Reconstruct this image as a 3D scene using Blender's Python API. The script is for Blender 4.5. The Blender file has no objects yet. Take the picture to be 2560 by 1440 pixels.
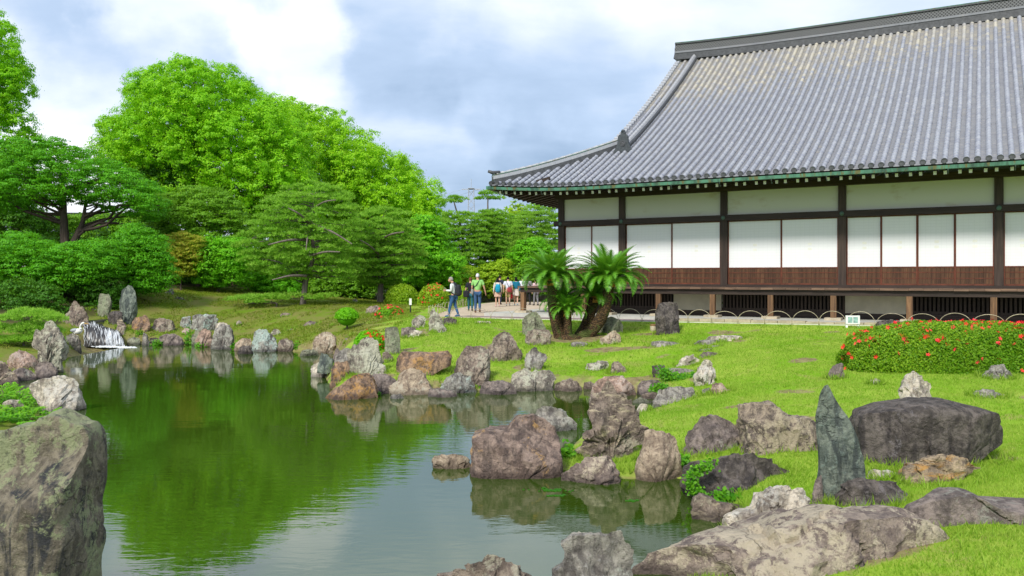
import bpy, math, random
import numpy as np
from mathutils import Vector, Matrix, noise

# ------------------------------------------------------------------ camera
F, CX, HY, CH = 2050.0, 1280.0, 692.0, 1.7      # focal length and horizon of the photograph, camera height
scene = bpy.context.scene
COL = scene.collection
cam_data = bpy.data.cameras.new("camera")
cam_data.sensor_width = 36.0
cam_data.lens = 36.0 * F / 2560.0
cam_data.shift_y = -(720.0 - HY) / 2560.0
cam_data.clip_start, cam_data.clip_end = 0.1, 5000.0
cam = bpy.data.objects.new("camera", cam_data)
cam.location = (0, 0, CH)
cam.rotation_euler = (math.radians(90), 0, 0)
COL.objects.link(cam)
scene.camera = cam

# ------------------------------------------------------------------ sky, sun, exposure
SUN_EL, SUN_AZ = math.radians(42), math.radians(205)      # azimuth clockwise from +Y: behind the camera, a little left
world = bpy.data.worlds.new("World")
scene.world = world
world.use_nodes = True
wn, wl = world.node_tree.nodes, world.node_tree.links
wn.clear()


def wnode(t, **kw):
    n = wn.new(t)
    for k, v in kw.items():
        setattr(n, k, v)
    return n


def wmath(op, a, b=None, c=None):
    n = wn.new("ShaderNodeMath")
    n.operation = op
    for i, x in enumerate((a, b, c)):
        if x is None:
            continue
        if isinstance(x, (int, float)):
            n.inputs[i].default_value = x
        else:
            wl.new(x, n.inputs[i])
    return n.outputs[0]


w_out = wnode("ShaderNodeOutputWorld")
w_tc = wnode("ShaderNodeTexCoord")
w_sky = wnode("ShaderNodeTexSky", sky_type="NISHITA", sun_disc=False, sun_elevation=SUN_EL, sun_rotation=SUN_AZ)
w_bg = wnode("ShaderNodeBackground")
w_bg.inputs["Strength"].default_value = 0.1
wl.new(w_sky.outputs[0], w_bg.inputs["Color"])
w_sep = wnode("ShaderNodeSeparateXYZ")
wl.new(w_tc.outputs["Generated"], w_sep.inputs[0])
zc = wmath("ADD", wmath("MAXIMUM", w_sep.outputs[2], 0.0), 0.30)
w_comb = wnode("ShaderNodeCombineXYZ")
wl.new(wmath("DIVIDE", w_sep.outputs[0], zc), w_comb.inputs[0])
wl.new(wmath("DIVIDE", w_sep.outputs[1], zc), w_comb.inputs[1])
w_map = wnode("ShaderNodeMapping")
w_map.inputs["Location"].default_value = (3.1, 0.6, 0.0)
w_map.inputs["Scale"].default_value = (1.0, 1.5, 1.0)
wl.new(w_comb.outputs[0], w_map.inputs[0])


def wnoise(scale, detail, rough, dist=0.0):
    n = wnode("ShaderNodeTexNoise")
    n.inputs["Scale"].default_value = scale
    n.inputs["Detail"].default_value = detail
    n.inputs["Roughness"].default_value = rough
    n.inputs["Distortion"].default_value = dist
    wl.new(w_map.outputs[0], n.inputs["Vector"])
    return n.outputs[0]


cloud_val = wmath("ADD", wmath("MULTIPLY", wnoise(0.75, 6, 0.5, 0.3), 0.62), wmath("MULTIPLY", wnoise(2.6, 7, 0.55, 0.2), 0.34))


w_wn = wnode("ShaderNodeTexNoise")                        # ragged edges for the cloud banks
w_wn.inputs["Scale"].default_value = 7.0
w_wn.inputs["Detail"].default_value = 6
wl.new(w_tc.outputs["Generated"], w_wn.inputs["Vector"])
w_ws = wnode("ShaderNodeVectorMath", operation="MULTIPLY_ADD")
wl.new(w_wn.outputs["Color"], w_ws.inputs[0])
w_ws.inputs[1].default_value = (0.30, 0.30, 0.22)
w_ws.inputs[2].default_value = (-0.15, -0.15, -0.11)
w_wa = wnode("ShaderNodeVectorMath", operation="ADD")
wl.new(w_tc.outputs["Generated"], w_wa.inputs[0])
wl.new(w_ws.outputs[0], w_wa.inputs[1])
w_warp = wnode("ShaderNodeVectorMath", operation="NORMALIZE")
wl.new(w_wa.outputs[0], w_warp.inputs[0])


def cloud_mass(u, v, spread, amount):
    """a bank of cloud in one direction of the sky: thicker and darker (amount < 0) or thinner and brighter"""
    d = Vector(((u - CX) / F, 1.0, -(v - HY) / F)).normalized()
    n = wn.new("ShaderNodeVectorMath")
    n.operation = "DOT_PRODUCT"
    wl.new(w_warp.outputs[0], n.inputs[0])
    n.inputs[1].default_value = d
    m = wn.new("ShaderNodeMapRange")
    m.interpolation_type = "SMOOTHERSTEP"
    m.inputs["From Min"].default_value = math.cos(math.radians(spread))
    m.inputs["From Max"].default_value = 1.0
    m.inputs["To Min"].default_value = 0.0
    m.inputs["To Max"].default_value = amount
    wl.new(n.outputs["Value"], m.inputs["Value"])
    return m.outputs[0]


for mass in [(1400, 250, 11, -0.17), (1050, 420, 8, -0.13), (1000, 130, 6, -0.08), (430, 230, 6, -0.12), (40, 60, 7, -0.10), (300, 90, 5, -0.04),
             (690, 170, 5, 0.16), (170, 260, 6, 0.17), (1180, 345, 4.0, 0.09), (1420, 60, 12, 0.12), (480, 10, 6, 0.13), (1350, 480, 5, -0.07)]:
    cloud_val = wmath("ADD", cloud_val, cloud_mass(*mass))
w_ramp = wnode("ShaderNodeValToRGB")
el = w_ramp.color_ramp.elements
el[0].position, el[0].color = 0.20, (0.25, 0.35, 0.50, 1)
el[1].position, el[1].color = 0.70, (0.92, 0.93, 0.95, 1)
e = el.new(0.37); e.color = (0.40, 0.51, 0.68, 1)
e = el.new(0.52); e.color = (0.63, 0.70, 0.81, 1)
wl.new(cloud_val, w_ramp.inputs[0])
w_cbg = wnode("ShaderNodeBackground")
w_cbg.inputs["Strength"].default_value = 0.93
wl.new(w_ramp.outputs[0], w_cbg.inputs["Color"])
w_mix = wnode("ShaderNodeMixShader")
w_mix.inputs[0].default_value = 0.93                      # nearly closed cloud cover over the clear sky
wl.new(w_bg.outputs[0], w_mix.inputs[1])
wl.new(w_cbg.outputs[0], w_mix.inputs[2])
wl.new(w_mix.outputs[0], w_out.inputs[0])

sun_data = bpy.data.lights.new("sun", "SUN")
sun_data.energy = 2.5
sun_data.angle = math.radians(8)
sun_data.color = (1.0, 0.95, 0.86)
sun = bpy.data.objects.new("sun", sun_data)
_sd = Vector((math.sin(SUN_AZ) * math.cos(SUN_EL), math.cos(SUN_AZ) * math.cos(SUN_EL), math.sin(SUN_EL)))
sun.rotation_euler = _sd.to_track_quat("Z", "Y").to_euler()
sun.location = _sd * 50
COL.objects.link(sun)

scene.view_settings.view_transform = "Standard"
scene.view_settings.look = "None"
scene.view_settings.exposure = 0.62
scene.view_settings.gamma = 1.0
scene.render.engine = "CYCLES"
scene.cycles.max_bounces = 6
scene.cycles.transparent_max_bounces = 4
scene.cycles.use_denoising = True


# ------------------------------------------------------------------ helpers
def at(u, v, Y):
    return Vector(((u - CX) / F * Y, Y, CH - (v - HY) / F * Y))


def tag(o, label=None, cat=None, group=None, kind=None):
    if label:
        o["label"] = label
    if cat:
        o["category"] = cat
    if group:
        o["group"] = group
    if kind:
        o["kind"] = kind
    return o


def link(o, parent=None):
    COL.objects.link(o)
    if parent is not None:
        o.parent = parent
    return o


def empty(name, loc, rz=0.0, label=None, cat=None, group=None):
    o = bpy.data.objects.new(name, None)
    o.location = loc
    o.rotation_euler = (0, 0, rz)
    o.empty_display_size = 0.2
    link(o)
    return tag(o, label, cat, group)


def np_mesh(name, V, Fc, mat=None, attr=None, smooth=False):
    """V (n,3), Fc (m,k) -> mesh"""
    V = np.asarray(V, dtype=np.float32)
    Fc = np.asarray(Fc, dtype=np.int32)
    me = bpy.data.meshes.new(name)
    m, k = Fc.shape
    me.vertices.add(len(V))
    me.vertices.foreach_set("co", V.ravel())
    me.loops.add(m * k)
    me.loops.foreach_set("vertex_index", Fc.ravel())
    me.polygons.add(m)
    me.polygons.foreach_set("loop_start", np.arange(0, m * k, k, dtype=np.int32))
    if smooth:
        me.polygons.foreach_set("use_smooth", np.ones(m, dtype=bool))
    if attr is not None:
        for an, av in attr.items():
            av = np.asarray(av, dtype=np.float32)
            if av.ndim == 1:
                a = me.attributes.new(an, "FLOAT", "POINT")
                a.data.foreach_set("value", av)
            else:
                a = me.attributes.new(an, "FLOAT_COLOR", "POINT")
                a.data.foreach_set("color", np.c_[av, np.ones(len(av), dtype=np.float32)].ravel().astype(np.float32))
    if mat is not None:
        me.materials.append(mat)
    me.update(calc_edges=True)
    me.validate()
    return me


def add(name, me, parent=None, loc=None):
    o = bpy.data.objects.new(name, me)
    if loc is not None:
        o.location = loc
    return link(o, parent)


class MB:
    """collects quads and triangles of one piece"""
    def __init__(self):
        self.v, self.f, self.m = [], [], []
        self.mi = 0

    def face(self, *idx):
        self.f.append(idx)
        self.m.append(self.mi)

    def box(self, x0, x1, y0, y1, z0, z1):
        b = len(self.v)
        self.v += [(x0, y0, z0), (x1, y0, z0), (x1, y1, z0), (x0, y1, z0), (x0, y0, z1), (x1, y0, z1), (x1, y1, z1), (x0, y1, z1)]
        for q in ((0, 3, 2, 1), (4, 5, 6, 7), (0, 1, 5, 4), (1, 2, 6, 5), (2, 3, 7, 6), (3, 0, 4, 7)):
            self.face(*[b + i for i in q])
        return self

    def beam(self, a, c, w, h):
        """a bar of width w and height h from a to c"""
        a, c = Vector(a), Vector(c)
        d = (c - a).normalized()
        side = d.cross(Vector((0, 0, 1)))
        if side.length < 1e-4:
            side = Vector((1, 0, 0))
        side.normalize()
        up = side.cross(d).normalized()
        b = len(self.v)
        for p in (a, c):
            for sx, sz in ((-1, -1), (1, -1), (1, 1), (-1, 1)):
                self.v.append(tuple(p + side * sx * w / 2 + up * sz * h / 2))
        for q in ((3, 2, 1, 0), (4, 5, 6, 7), (0, 1, 5, 4), (1, 2, 6, 5), (2, 3, 7, 6), (3, 0, 4, 7)):
            self.face(*[b + i for i in q])
        return self

    def tube(self, pts, rad, n=6, cap=True, jitter=0.0, rng=None):
        pts = [Vector(p) for p in pts]
        if isinstance(rad, (int, float)):
            rad = [rad] * len(pts)
        b = len(self.v)
        ref = Vector((0.31, 0.17, 0.94)) if abs((pts[-1] - pts[0]).normalized().z) < 0.8 else Vector((1, 0.1, 0))
        for i, p in enumerate(pts):
            d = (pts[min(i + 1, len(pts) - 1)] - pts[max(i - 1, 0)]).normalized()
            s = d.cross(ref).normalized()
            t = d.cross(s).normalized()
            for k in range(n):
                a = 2 * math.pi * k / n
                r = rad[i] * (1 + (rng.uniform(-jitter, jitter) if rng else 0))
                self.v.append(tuple(p + (s * math.cos(a) + t * math.sin(a)) * r))
        for i in range(len(pts) - 1):
            for k in range(n):
                k2 = (k + 1) % n
                self.face(b + i * n + k, b + i * n + k2, b + (i + 1) * n + k2, b + (i + 1) * n + k)
        if cap:
            self.face(*[b + k for k in range(n)][::-1])
            self.face(*[b + (len(pts) - 1) * n + k for k in range(n)])
        return self

    def ball(self, c, r, nu=12, nv=8):
        c = Vector(c)
        if isinstance(r, (int, float)):
            r = (r, r, r)
        b = len(self.v)
        for j in range(nv + 1):
            ph = math.pi * j / nv
            for i in range(nu):
                th = 2 * math.pi * i / nu
                self.v.append((c.x + r[0] * math.sin(ph) * math.cos(th), c.y + r[1] * math.sin(ph) * math.sin(th), c.z + r[2] * math.cos(ph)))
        for j in range(nv):
            for i in range(nu):
                i2 = (i + 1) % nu
                self.face(b + j * nu + i, b + (j + 1) * nu + i, b + (j + 1) * nu + i2, b + j * nu + i2)
        return self

    def mesh(self, name, *mats, smooth=False, off=None):
        v = self.v
        if off is not None:
            v = [(p[0] - off[0], p[1] - off[1], p[2] - off[2]) for p in v]
        me = bpy.data.meshes.new(name)
        me.from_pydata(v, [], self.f)
        for mt in mats:
            me.materials.append(mt)
        if len(mats) > 1:
            me.polygons.foreach_set("material_index", self.m)
        if smooth:
            me.polygons.foreach_set("use_smooth", [True] * len(me.polygons))
        me.update()
        return me

    def build(self, name, mat, parent=None, smooth=False, loc=None, off=None):
        mats = mat if isinstance(mat, (list, tuple)) else [mat]
        return add(name, self.mesh(name, *mats, smooth=smooth, off=off), parent, loc)


# ------------------------------------------------------------------ materials
class NT:
    def __init__(self, name):
        self.mat = bpy.data.materials.new(name)
        self.mat.use_nodes = True
        self.nt = self.mat.node_tree
        self.nodes, self.links = self.nt.nodes, self.nt.links
        self.bsdf = self.nodes["Principled BSDF"]
        self.out = self.nodes["Material Output"]
        self._obj = None

    def new(self, t, **kw):
        n = self.nodes.new(t)
        for k, v in kw.items():
            setattr(n, k, v)
        return n

    def put(self, sock, x):
        if isinstance(x, bpy.types.NodeSocket):
            self.links.new(x, sock)
        elif isinstance(x, (tuple, list)) and len(x) == 3 and sock.type == "RGBA":
            sock.default_value = (*x, 1)
        else:
            sock.default_value = x

    def obj(self, rand=True):
        if self._obj is None:
            tc = self.new("ShaderNodeTexCoord")
            if rand:
                oi = self.new("ShaderNodeObjectInfo")
                mu = self.new("ShaderNodeVectorMath", operation="SCALE")
                mu.inputs[0].default_value = (37.0, 53.0, 71.0)
                self.links.new(oi.outputs["Random"], mu.inputs["Scale"])
                ad = self.new("ShaderNodeVectorMath", operation="ADD")
                self.links.new(tc.outputs["Object"], ad.inputs[0])
                self.links.new(mu.outputs[0], ad.inputs[1])
                self._obj = ad.outputs[0]
            else:
                self._obj = tc.outputs["Object"]
        return self._obj

    def scaled(self, vec, sc):
        m = self.new("ShaderNodeMapping")
        m.inputs["Scale"].default_value = sc
        self.links.new(vec, m.inputs[0])
        return m.outputs[0]

    def noise(self, vec, scale, detail=4, rough=0.55, dist=0.0):
        n = self.new("ShaderNodeTexNoise")
        n.inputs["Scale"].default_value = scale
        n.inputs["Detail"].default_value = detail
        n.inputs["Roughness"].default_value = rough
        n.inputs["Distortion"].default_value = dist
        self.links.new(vec, n.inputs["Vector"])
        return n.outputs[0]

    def step(self, val, lo, hi):
        m = self.new("ShaderNodeMapRange", interpolation_type="SMOOTHSTEP")
        self.put(m.inputs["Value"], val)
        m.inputs["From Min"].default_value = lo
        m.inputs["From Max"].default_value = hi
        return m.outputs[0]

    def mix(self, fac, a, b, blend="MIX"):
        m = self.new("ShaderNodeMix", data_type="RGBA", blend_type=blend)
        self.put(m.inputs[0], fac)
        self.put(m.inputs[6], a)
        self.put(m.inputs[7], b)
        return m.outputs[2]

    def math(self, op, a, b=0.0):
        m = self.new("ShaderNodeMath", operation=op)
        self.put(m.inputs[0], a)
        self.put(m.inputs[1], b)
        return m.outputs[0]

    def attr(self, name, out="Fac"):
        a = self.new("ShaderNodeAttribute", attribute_name=name)
        return a.outputs[out]

    def bump(self, h, strength=0.5, dist=0.02, normal=None):
        b = self.new("ShaderNodeBump")
        b.inputs["Strength"].default_value = strength
        b.inputs["Distance"].default_value = dist
        self.links.new(h, b.inputs["Height"])
        if normal is not None:
            self.links.new(normal, b.inputs["Normal"])
        return b.outputs[0]

    def done(self, color, rough=0.8, normal=None, spec=0.3):
        self.put(self.bsdf.inputs["Base Color"], color)
        self.put(self.bsdf.inputs["Roughness"], rough)
        self.put(self.bsdf.inputs["Specular IOR Level"], spec)
        if normal is not None:
            self.links.new(normal, self.bsdf.inputs["Normal"])
        return self.mat


def rock_mat(name, c1, c2, lichen=(0.45, 0.46, 0.38), amount=0.5, streak=0.4, dark=(0.05, 0.04, 0.04), vein=None, grain=1.0):
    n = NT(name)
    v = n.obj()
    grey = lambda t, f: tuple(f * (0.66 * x + 0.34 * sum(t) / 3) * w for x, w in zip(t, (1.08, 1.02, 0.90)))
    col = n.mix(n.step(n.noise(v, 4.6 * grain, 10, 0.74, 0.5), 0.40, 0.60), grey(c1, 1.02), grey(c2, 1.5))
    st = n.noise(n.scaled(v, (5.0, 5.0, 0.9)), 1.5 * grain, 6, 0.6, 0.4)
    col = n.mix(n.math("MULTIPLY", n.step(st, 0.48, 0.62), min(1.0, 1.35 * streak)), col, dark)
    li = n.noise(v, 6.5 * grain, 10, 0.76, 0.3)
    big = n.noise(v, 1.1 * grain, 3, 0.5)
    lm = n.step(n.math("ADD", n.math("MULTIPLY", li, 0.65), n.math("MULTIPLY", big, 0.5)), 0.67 - 0.16 * amount, 0.72 - 0.16 * amount)
    col = n.mix(n.math("MULTIPLY", lm, 0.85), col, lichen)
    if vein:
        vv = n.noise(n.scaled(v, (1.2, 1.2, 5.0)), 2.0, 6, 0.6, 1.0)
        col = n.mix(n.step(vv, 0.52, 0.66), col, vein)
    cr = n.new("ShaderNodeTexVoronoi", feature="DISTANCE_TO_EDGE")
    cr.inputs["Scale"].default_value = 1.1 * grain
    dv = n.new("ShaderNodeVectorMath", operation="ADD")
    ns = n.new("ShaderNodeTexNoise")
    ns.inputs["Scale"].default_value = 2.5
    ns.inputs["Detail"].default_value = 5
    n.links.new(v, ns.inputs["Vector"])
    n.links.new(v, dv.inputs[0])
    n.links.new(ns.outputs["Color"], dv.inputs[1])
    n.links.new(dv.outputs[0], cr.inputs["Vector"])
    crack = n.math("MAXIMUM", n.step(cr.outputs["Distance"], 0.0, 0.02), n.step(n.noise(v, 1.3, 3, 0.5), 0.62, 0.50))
    col = n.mix(n.math("MULTIPLY", n.math("SUBTRACT", 1.0, crack), 0.4), col, dark)
    sp = n.noise(v, 38 * grain, 4, 0.7)
    sp2 = n.noise(v, 14 * grain, 7, 0.75)
    col = n.mix(n.math("MULTIPLY", n.step(sp2, 0.54, 0.66), 0.40), col, tuple(min(0.6, 1.9 * x) for x in c2))
    col = n.mix(n.math("MULTIPLY", n.step(sp2, 0.48, 0.34), 0.6), col, dark)
    ge = n.new("ShaderNodeNewGeometry")
    gs = n.new("ShaderNodeSeparateXYZ")
    n.links.new(ge.outputs["Position"], gs.inputs[0])
    damp = n.step(n.math("ADD", gs.outputs[2], n.math("MULTIPLY", n.noise(v, 5.0, 4, 0.6), -0.12)), -1.20, -1.33)
    col = n.mix(n.math("MULTIPLY", damp, 0.7), col, tuple(0.35 * x for x in c1))
    h = n.math("ADD", n.noise(v, 7 * grain, 10, 0.68, 0.3), n.math("MULTIPLY", crack, 0.25))
    h = n.math("ADD", n.math("ADD", h, n.math("MULTIPLY", sp, 0.2)), n.math("MULTIPLY", sp2, 0.5))
    return n.done(col, 0.88, n.bump(h, 1.0, 0.08), 0.25)


RM = {
    "brown": rock_mat("brown rock", (0.155, 0.115, 0.10), (0.24, 0.19, 0.155), (0.40, 0.37, 0.28), 0.35, 0.45),
    "purple": rock_mat("purple grey rock", (0.13, 0.105, 0.11), (0.205, 0.165, 0.16), (0.33, 0.32, 0.27), 0.2, 0.35),
    "orange": rock_mat("rust stained rock", (0.165, 0.105, 0.085), (0.30, 0.18, 0.10), (0.46, 0.26, 0.09), 0.35, 0.45),
    "lichen": rock_mat("lichen covered rock", (0.17, 0.155, 0.14), (0.27, 0.25, 0.21), (0.50, 0.50, 0.38), 0.75, 0.4),
    "pale": rock_mat("pale rock", (0.33, 0.30, 0.26), (0.48, 0.44, 0.38), (0.60, 0.57, 0.50), 0.5, 0.45, (0.12, 0.09, 0.085)),
    "mint": rock_mat("mint lichen rock", (0.15, 0.145, 0.145), (0.24, 0.25, 0.24), (0.42, 0.52, 0.46), 0.6, 0.5),
    "slate": rock_mat("green slate", (0.085, 0.125, 0.115), (0.145, 0.19, 0.165), (0.30, 0.36, 0.29), 0.15, 0.6, (0.05, 0.06, 0.06)),
    "dark": rock_mat("charcoal rock", (0.068, 0.058, 0.058), (0.115, 0.098, 0.098), (0.20, 0.18, 0.18), 0.15, 0.5, (0.03, 0.026, 0.028)),
    "grey": rock_mat("grey rock", (0.16, 0.155, 0.155), (0.25, 0.24, 0.23), (0.42, 0.42, 0.36), 0.3, 0.45),
    "tan": rock_mat("tan rock", (0.24, 0.175, 0.13), (0.36, 0.28, 0.20), (0.48, 0.43, 0.33), 0.4, 0.25, (0.09, 0.06, 0.05)),
    "cream": rock_mat("cream mottled rock", (0.17, 0.125, 0.12), (0.26, 0.205, 0.175), (0.56, 0.48, 0.35), 0.72, 0.2, (0.085, 0.065, 0.07)),
    "rust": rock_mat("purple brown rock with rust", (0.15, 0.10, 0.09), (0.235, 0.165, 0.14), (0.46, 0.28, 0.11), 0.12, 0.4),
    "mottle": rock_mat("mottled brown rock", (0.12, 0.095, 0.085), (0.26, 0.205, 0.155), (0.46, 0.39, 0.27), 0.42, 0.45, (0.05, 0.04, 0.04)),
    "mossy": rock_mat("moss streaked rock", (0.125, 0.105, 0.085), (0.19, 0.165, 0.125), (0.33, 0.36, 0.20), 0.66, 0.75, (0.05, 0.05, 0.055)),
    "moss": rock_mat("green mossy rock", (0.15, 0.165, 0.12), (0.215, 0.235, 0.165), (0.27, 0.31, 0.19), 0.4, 0.4),
    "band": rock_mat("orange banded rock", (0.20, 0.15, 0.11), (0.34, 0.25, 0.15), (0.46, 0.36, 0.22), 0.3, 0.1, (0.06, 0.045, 0.04), vein=(0.52, 0.28, 0.08)),
    "stripe": rock_mat("pale veined rock", (0.12, 0.09, 0.08), (0.20, 0.155, 0.13), (0.45, 0.40, 0.30), 0.3, 0.2, vein=(0.52, 0.44, 0.30)),
    "red": rock_mat("reddish rock", (0.24, 0.15, 0.125), (0.36, 0.23, 0.18), (0.50, 0.40, 0.34), 0.5, 0.3),
}


def plain(name, col, rough=0.7, spec=0.3, var=0.25, scale=6.0, bump=0.0, stretch=(1, 1, 1), rand=True):
    n = NT(name)
    v = n.scaled(n.obj(rand), stretch)
    f = n.noise(v, scale, 6, 0.6)
    dk = tuple(c * (1 - var) for c in col)
    lt = tuple(min(1, c * (1 + var)) for c in col)
    c = n.mix(n.step(f, 0.3, 0.7), dk, lt)
    nm = n.bump(n.noise(v, scale * 4, 6, 0.6), bump, 0.01) if bump else None
    return n.done(c, rough, nm, spec)


def wood_mat(name, c1, c2, rough=0.65, axis=2):
    n = NT(name)
    sc = [9.0, 9.0, 9.0]
    sc[axis] = 0.6
    v = n.scaled(n.obj(), tuple(sc))
    g = n.noise(v, 1.6, 8, 0.65, 0.5)
    oi = n.new("ShaderNodeObjectInfo")
    col = n.mix(n.step(g, 0.3, 0.72), c1, c2)
    col = n.mix(n.math("MULTIPLY", oi.outputs["Random"], 0.45), col, tuple(0.45 * c for c in c1))
    return n.done(col, rough, n.bump(g, 0.35, 0.01), 0.3)


def leaf_mat(name, ca, cb, cc=None, trans=0.35, gloss=0.25, rough=0.5):
    """leaves: colour varies from leaf to leaf, light passes through"""
    n = NT(name)
    r = n.attr("rnd")
    col = n.mix(r, ca, cb)
    tc = n.new("ShaderNodeTexCoord")
    pat = n.noise(tc.outputs["Object"], 0.45, 3, 0.5)
    col = n.mix(n.math("MULTIPLY", n.step(pat, 0.42, 0.66), 0.55), col, cc or ca)
    n.done(col, rough, None, gloss)
    tr = n.new("ShaderNodeBsdfTranslucent")
    n.put(tr.inputs["Color"], n.mix(0.35, col, (0.35, 0.55, 0.02)))
    ms = n.new("ShaderNodeMixShader")
    ms.inputs[0].default_value = trans
    n.links.new(n.bsdf.outputs[0], ms.inputs[1])
    n.links.new(tr.outputs[0], ms.inputs[2])
    n.links.new(ms.outputs[0], n.out.inputs[0])
    return n.mat


LM = {
    "camphor": leaf_mat("camphor leaves", (0.20, 0.54, 0.008), (0.40, 0.78, 0.02), (0.26, 0.63, 0.010), 0.5),
    "camphor2": leaf_mat("yellow green camphor leaves", (0.25, 0.58, 0.010), (0.46, 0.80, 0.025), (0.34, 0.68, 0.012), 0.5),
    "layer": leaf_mat("dark layered leaves", (0.055, 0.27, 0.006), (0.17, 0.54, 0.012), (0.10, 0.39, 0.008), 0.4),
    "deep": leaf_mat("deep green leaves", (0.04, 0.15, 0.010), (0.11, 0.31, 0.015), None, 0.33),
    "mid": leaf_mat("mid green leaves", (0.10, 0.28, 0.010), (0.23, 0.48, 0.020), (0.15, 0.36, 0.012), 0.38),
    "fresh": leaf_mat("fresh green leaves", (0.12, 0.44, 0.010), (0.27, 0.70, 0.02), None, 0.42),
    "yellow": leaf_mat("yellow green leaves", (0.24, 0.46, 0.012), (0.48, 0.66, 0.035), None, 0.42),
    "maple": leaf_mat("orange green maple leaves", (0.24, 0.42, 0.015), (0.55, 0.42, 0.05), None, 0.45),
    "pine": leaf_mat("pine needles", (0.17, 0.42, 0.03), (0.38, 0.66, 0.075), (0.24, 0.52, 0.04), 0.5),
    "pine2": leaf_mat("lighter pine needles", (0.22, 0.48, 0.04), (0.44, 0.72, 0.10), (0.30, 0.58, 0.05), 0.5),
    "box": leaf_mat("clipped shrub leaves", (0.10, 0.30, 0.008), (0.28, 0.55, 0.02), None, 0.35),
    "hedge": leaf_mat("azalea hedge leaves", (0.09, 0.26, 0.006), (0.30, 0.48, 0.02), None, 0.35),
    "dome": leaf_mat("yellow green clipped leaves", (0.18, 0.36, 0.008), (0.42, 0.60, 0.03), None, 0.4),
    "ball": leaf_mat("bright clipped leaves", (0.12, 0.42, 0.006), (0.27, 0.68, 0.015), None, 0.38),
    "vine": leaf_mat("vine leaves", (0.04, 0.20, 0.006), (0.16, 0.42, 0.012), None, 0.35),
    "fern": leaf_mat("fern leaves", (0.11, 0.38, 0.008), (0.26, 0.55, 0.02), None, 0.4),
    "cycad": leaf_mat("cycad leaflets", (0.05, 0.24, 0.010), (0.22, 0.48, 0.04), None, 0.3, 0.5, 0.4),
    "grass": leaf_mat("grass blades", (0.165, 0.335, 0.016), (0.40, 0.50, 0.085), (0.24, 0.40, 0.032), 0.35, 0.15),
}
M_BARK = wood_mat("bark", (0.055, 0.042, 0.032), (0.14, 0.11, 0.085), 0.9)
M_PINEBARK = wood_mat("pine bark", (0.10, 0.08, 0.068), (0.27, 0.23, 0.20), 0.9)
M_DARKWOOD = wood_mat("dark timber", (0.030, 0.020, 0.016), (0.075, 0.050, 0.038), 0.55)
M_DARKWOODX = wood_mat("dark timber rail", (0.028, 0.019, 0.015), (0.072, 0.048, 0.037), 0.55, 0)
M_PLANK = wood_mat("brown planks", (0.050, 0.024, 0.013), (0.15, 0.072, 0.034), 0.5)
M_SUPPORT = wood_mat("weathered support post", (0.10, 0.055, 0.030), (0.27, 0.15, 0.07), 0.7)
M_DECK = wood_mat("deck boards", (0.05, 0.036, 0.028), (0.16, 0.11, 0.08), 0.5, 0)
M_DECKEDGE = wood_mat("deck edge", (0.10, 0.06, 0.042), (0.24, 0.15, 0.10), 0.6, 0)
M_PLASTER = plain("white plaster", (0.70, 0.70, 0.66), 0.9, 0.2, 0.09, 1.2)
M_LOWPLASTER = plain("cream plaster", (0.50, 0.46, 0.36), 0.9, 0.2, 0.12, 1.5)
M_REDWOOD = plain("red brown frame", (0.12, 0.035, 0.018), 0.5, 0.3, 0.3, 5)
M_RAFTEREND = plain("white painted end", (0.72, 0.71, 0.66), 0.8, 0.2, 0.1, 8)
M_STONE = plain("beige stone", (0.42, 0.36, 0.26), 0.9, 0.2, 0.2, 4, 0.3)
M_CONCRETE = plain("pale paving", (0.46, 0.46, 0.41), 0.9, 0.2, 0.1, 2, 0.2, rand=False)
M_MAUVE = plain("mauve paving", (0.27, 0.20, 0.205), 0.9, 0.2, 0.12, 3, 0.2, rand=False)
M_PATH = plain("pale gravel path", (0.52, 0.42, 0.31), 0.95, 0.1, 0.12, 1.1, 0.3, rand=False)
M_KERB = plain("pale kerb stone", (0.55, 0.54, 0.46), 0.9, 0.2, 0.15, 4, rand=False)
M_BAMBOO = plain("weathered bamboo", (0.42, 0.36, 0.25), 0.45, 0.4, 0.35, 7)
M_COPPERRUST = None


def copper_mat():
    n = NT("green copper")
    v = n.scaled(n.obj(), (1.0, 1.0, 0.35))
    a = n.noise(v, 3.2, 7, 0.65, 0.4)
    col = n.mix(n.step(a, 0.30, 0.60), (0.014, 0.045, 0.028), (0.065, 0.20, 0.125))
    col = n.mix(n.step(n.noise(v, 3.5, 6, 0.7), 0.52, 0.60), col, (0.10, 0.10, 0.03))
    return n.done(col, 0.6, None, 0.4)


M_COPPER = copper_mat()


def tile_mat(name, g=1.0):
    n = NT(name)
    v = n.obj()
    t = n.attr("tint")
    col = n.mix(n.step(t, 0.55, 0.75), (0.345, 0.36, 0.40), (0.52, 0.475, 0.375))
    col = n.mix(n.math("MULTIPLY", n.step(n.attr("tone"), 0.0, 1.0), 0.6), col, (0.25, 0.26, 0.315))
    s = n.noise(v, 7, 7, 0.68)
    col = n.mix(n.math("MULTIPLY", n.step(s, 0.50, 0.68), 0.6), col, (0.50, 0.48, 0.47))
    col = n.mix(n.math("MULTIPLY", n.step(s, 0.46, 0.30), 0.5), col, (0.11, 0.11, 0.13))
    if g != 1.0:
        col = n.mix(1.0, col, (g, g, g), "MULTIPLY")
    return n.done(col, 0.5, n.bump(s, 0.2, 0.01), 0.4)


M_TILE = tile_mat("roof tile")
M_PAN = tile_mat("pan tile", 0.55)
M_TILEDARK = plain("dark tile", (0.065, 0.068, 0.075), 0.5, 0.4, 0.3, 9)
M_ORN = plain("dark ornament tile", (0.05, 0.058, 0.065), 0.5, 0.4, 0.3, 12)

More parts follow.
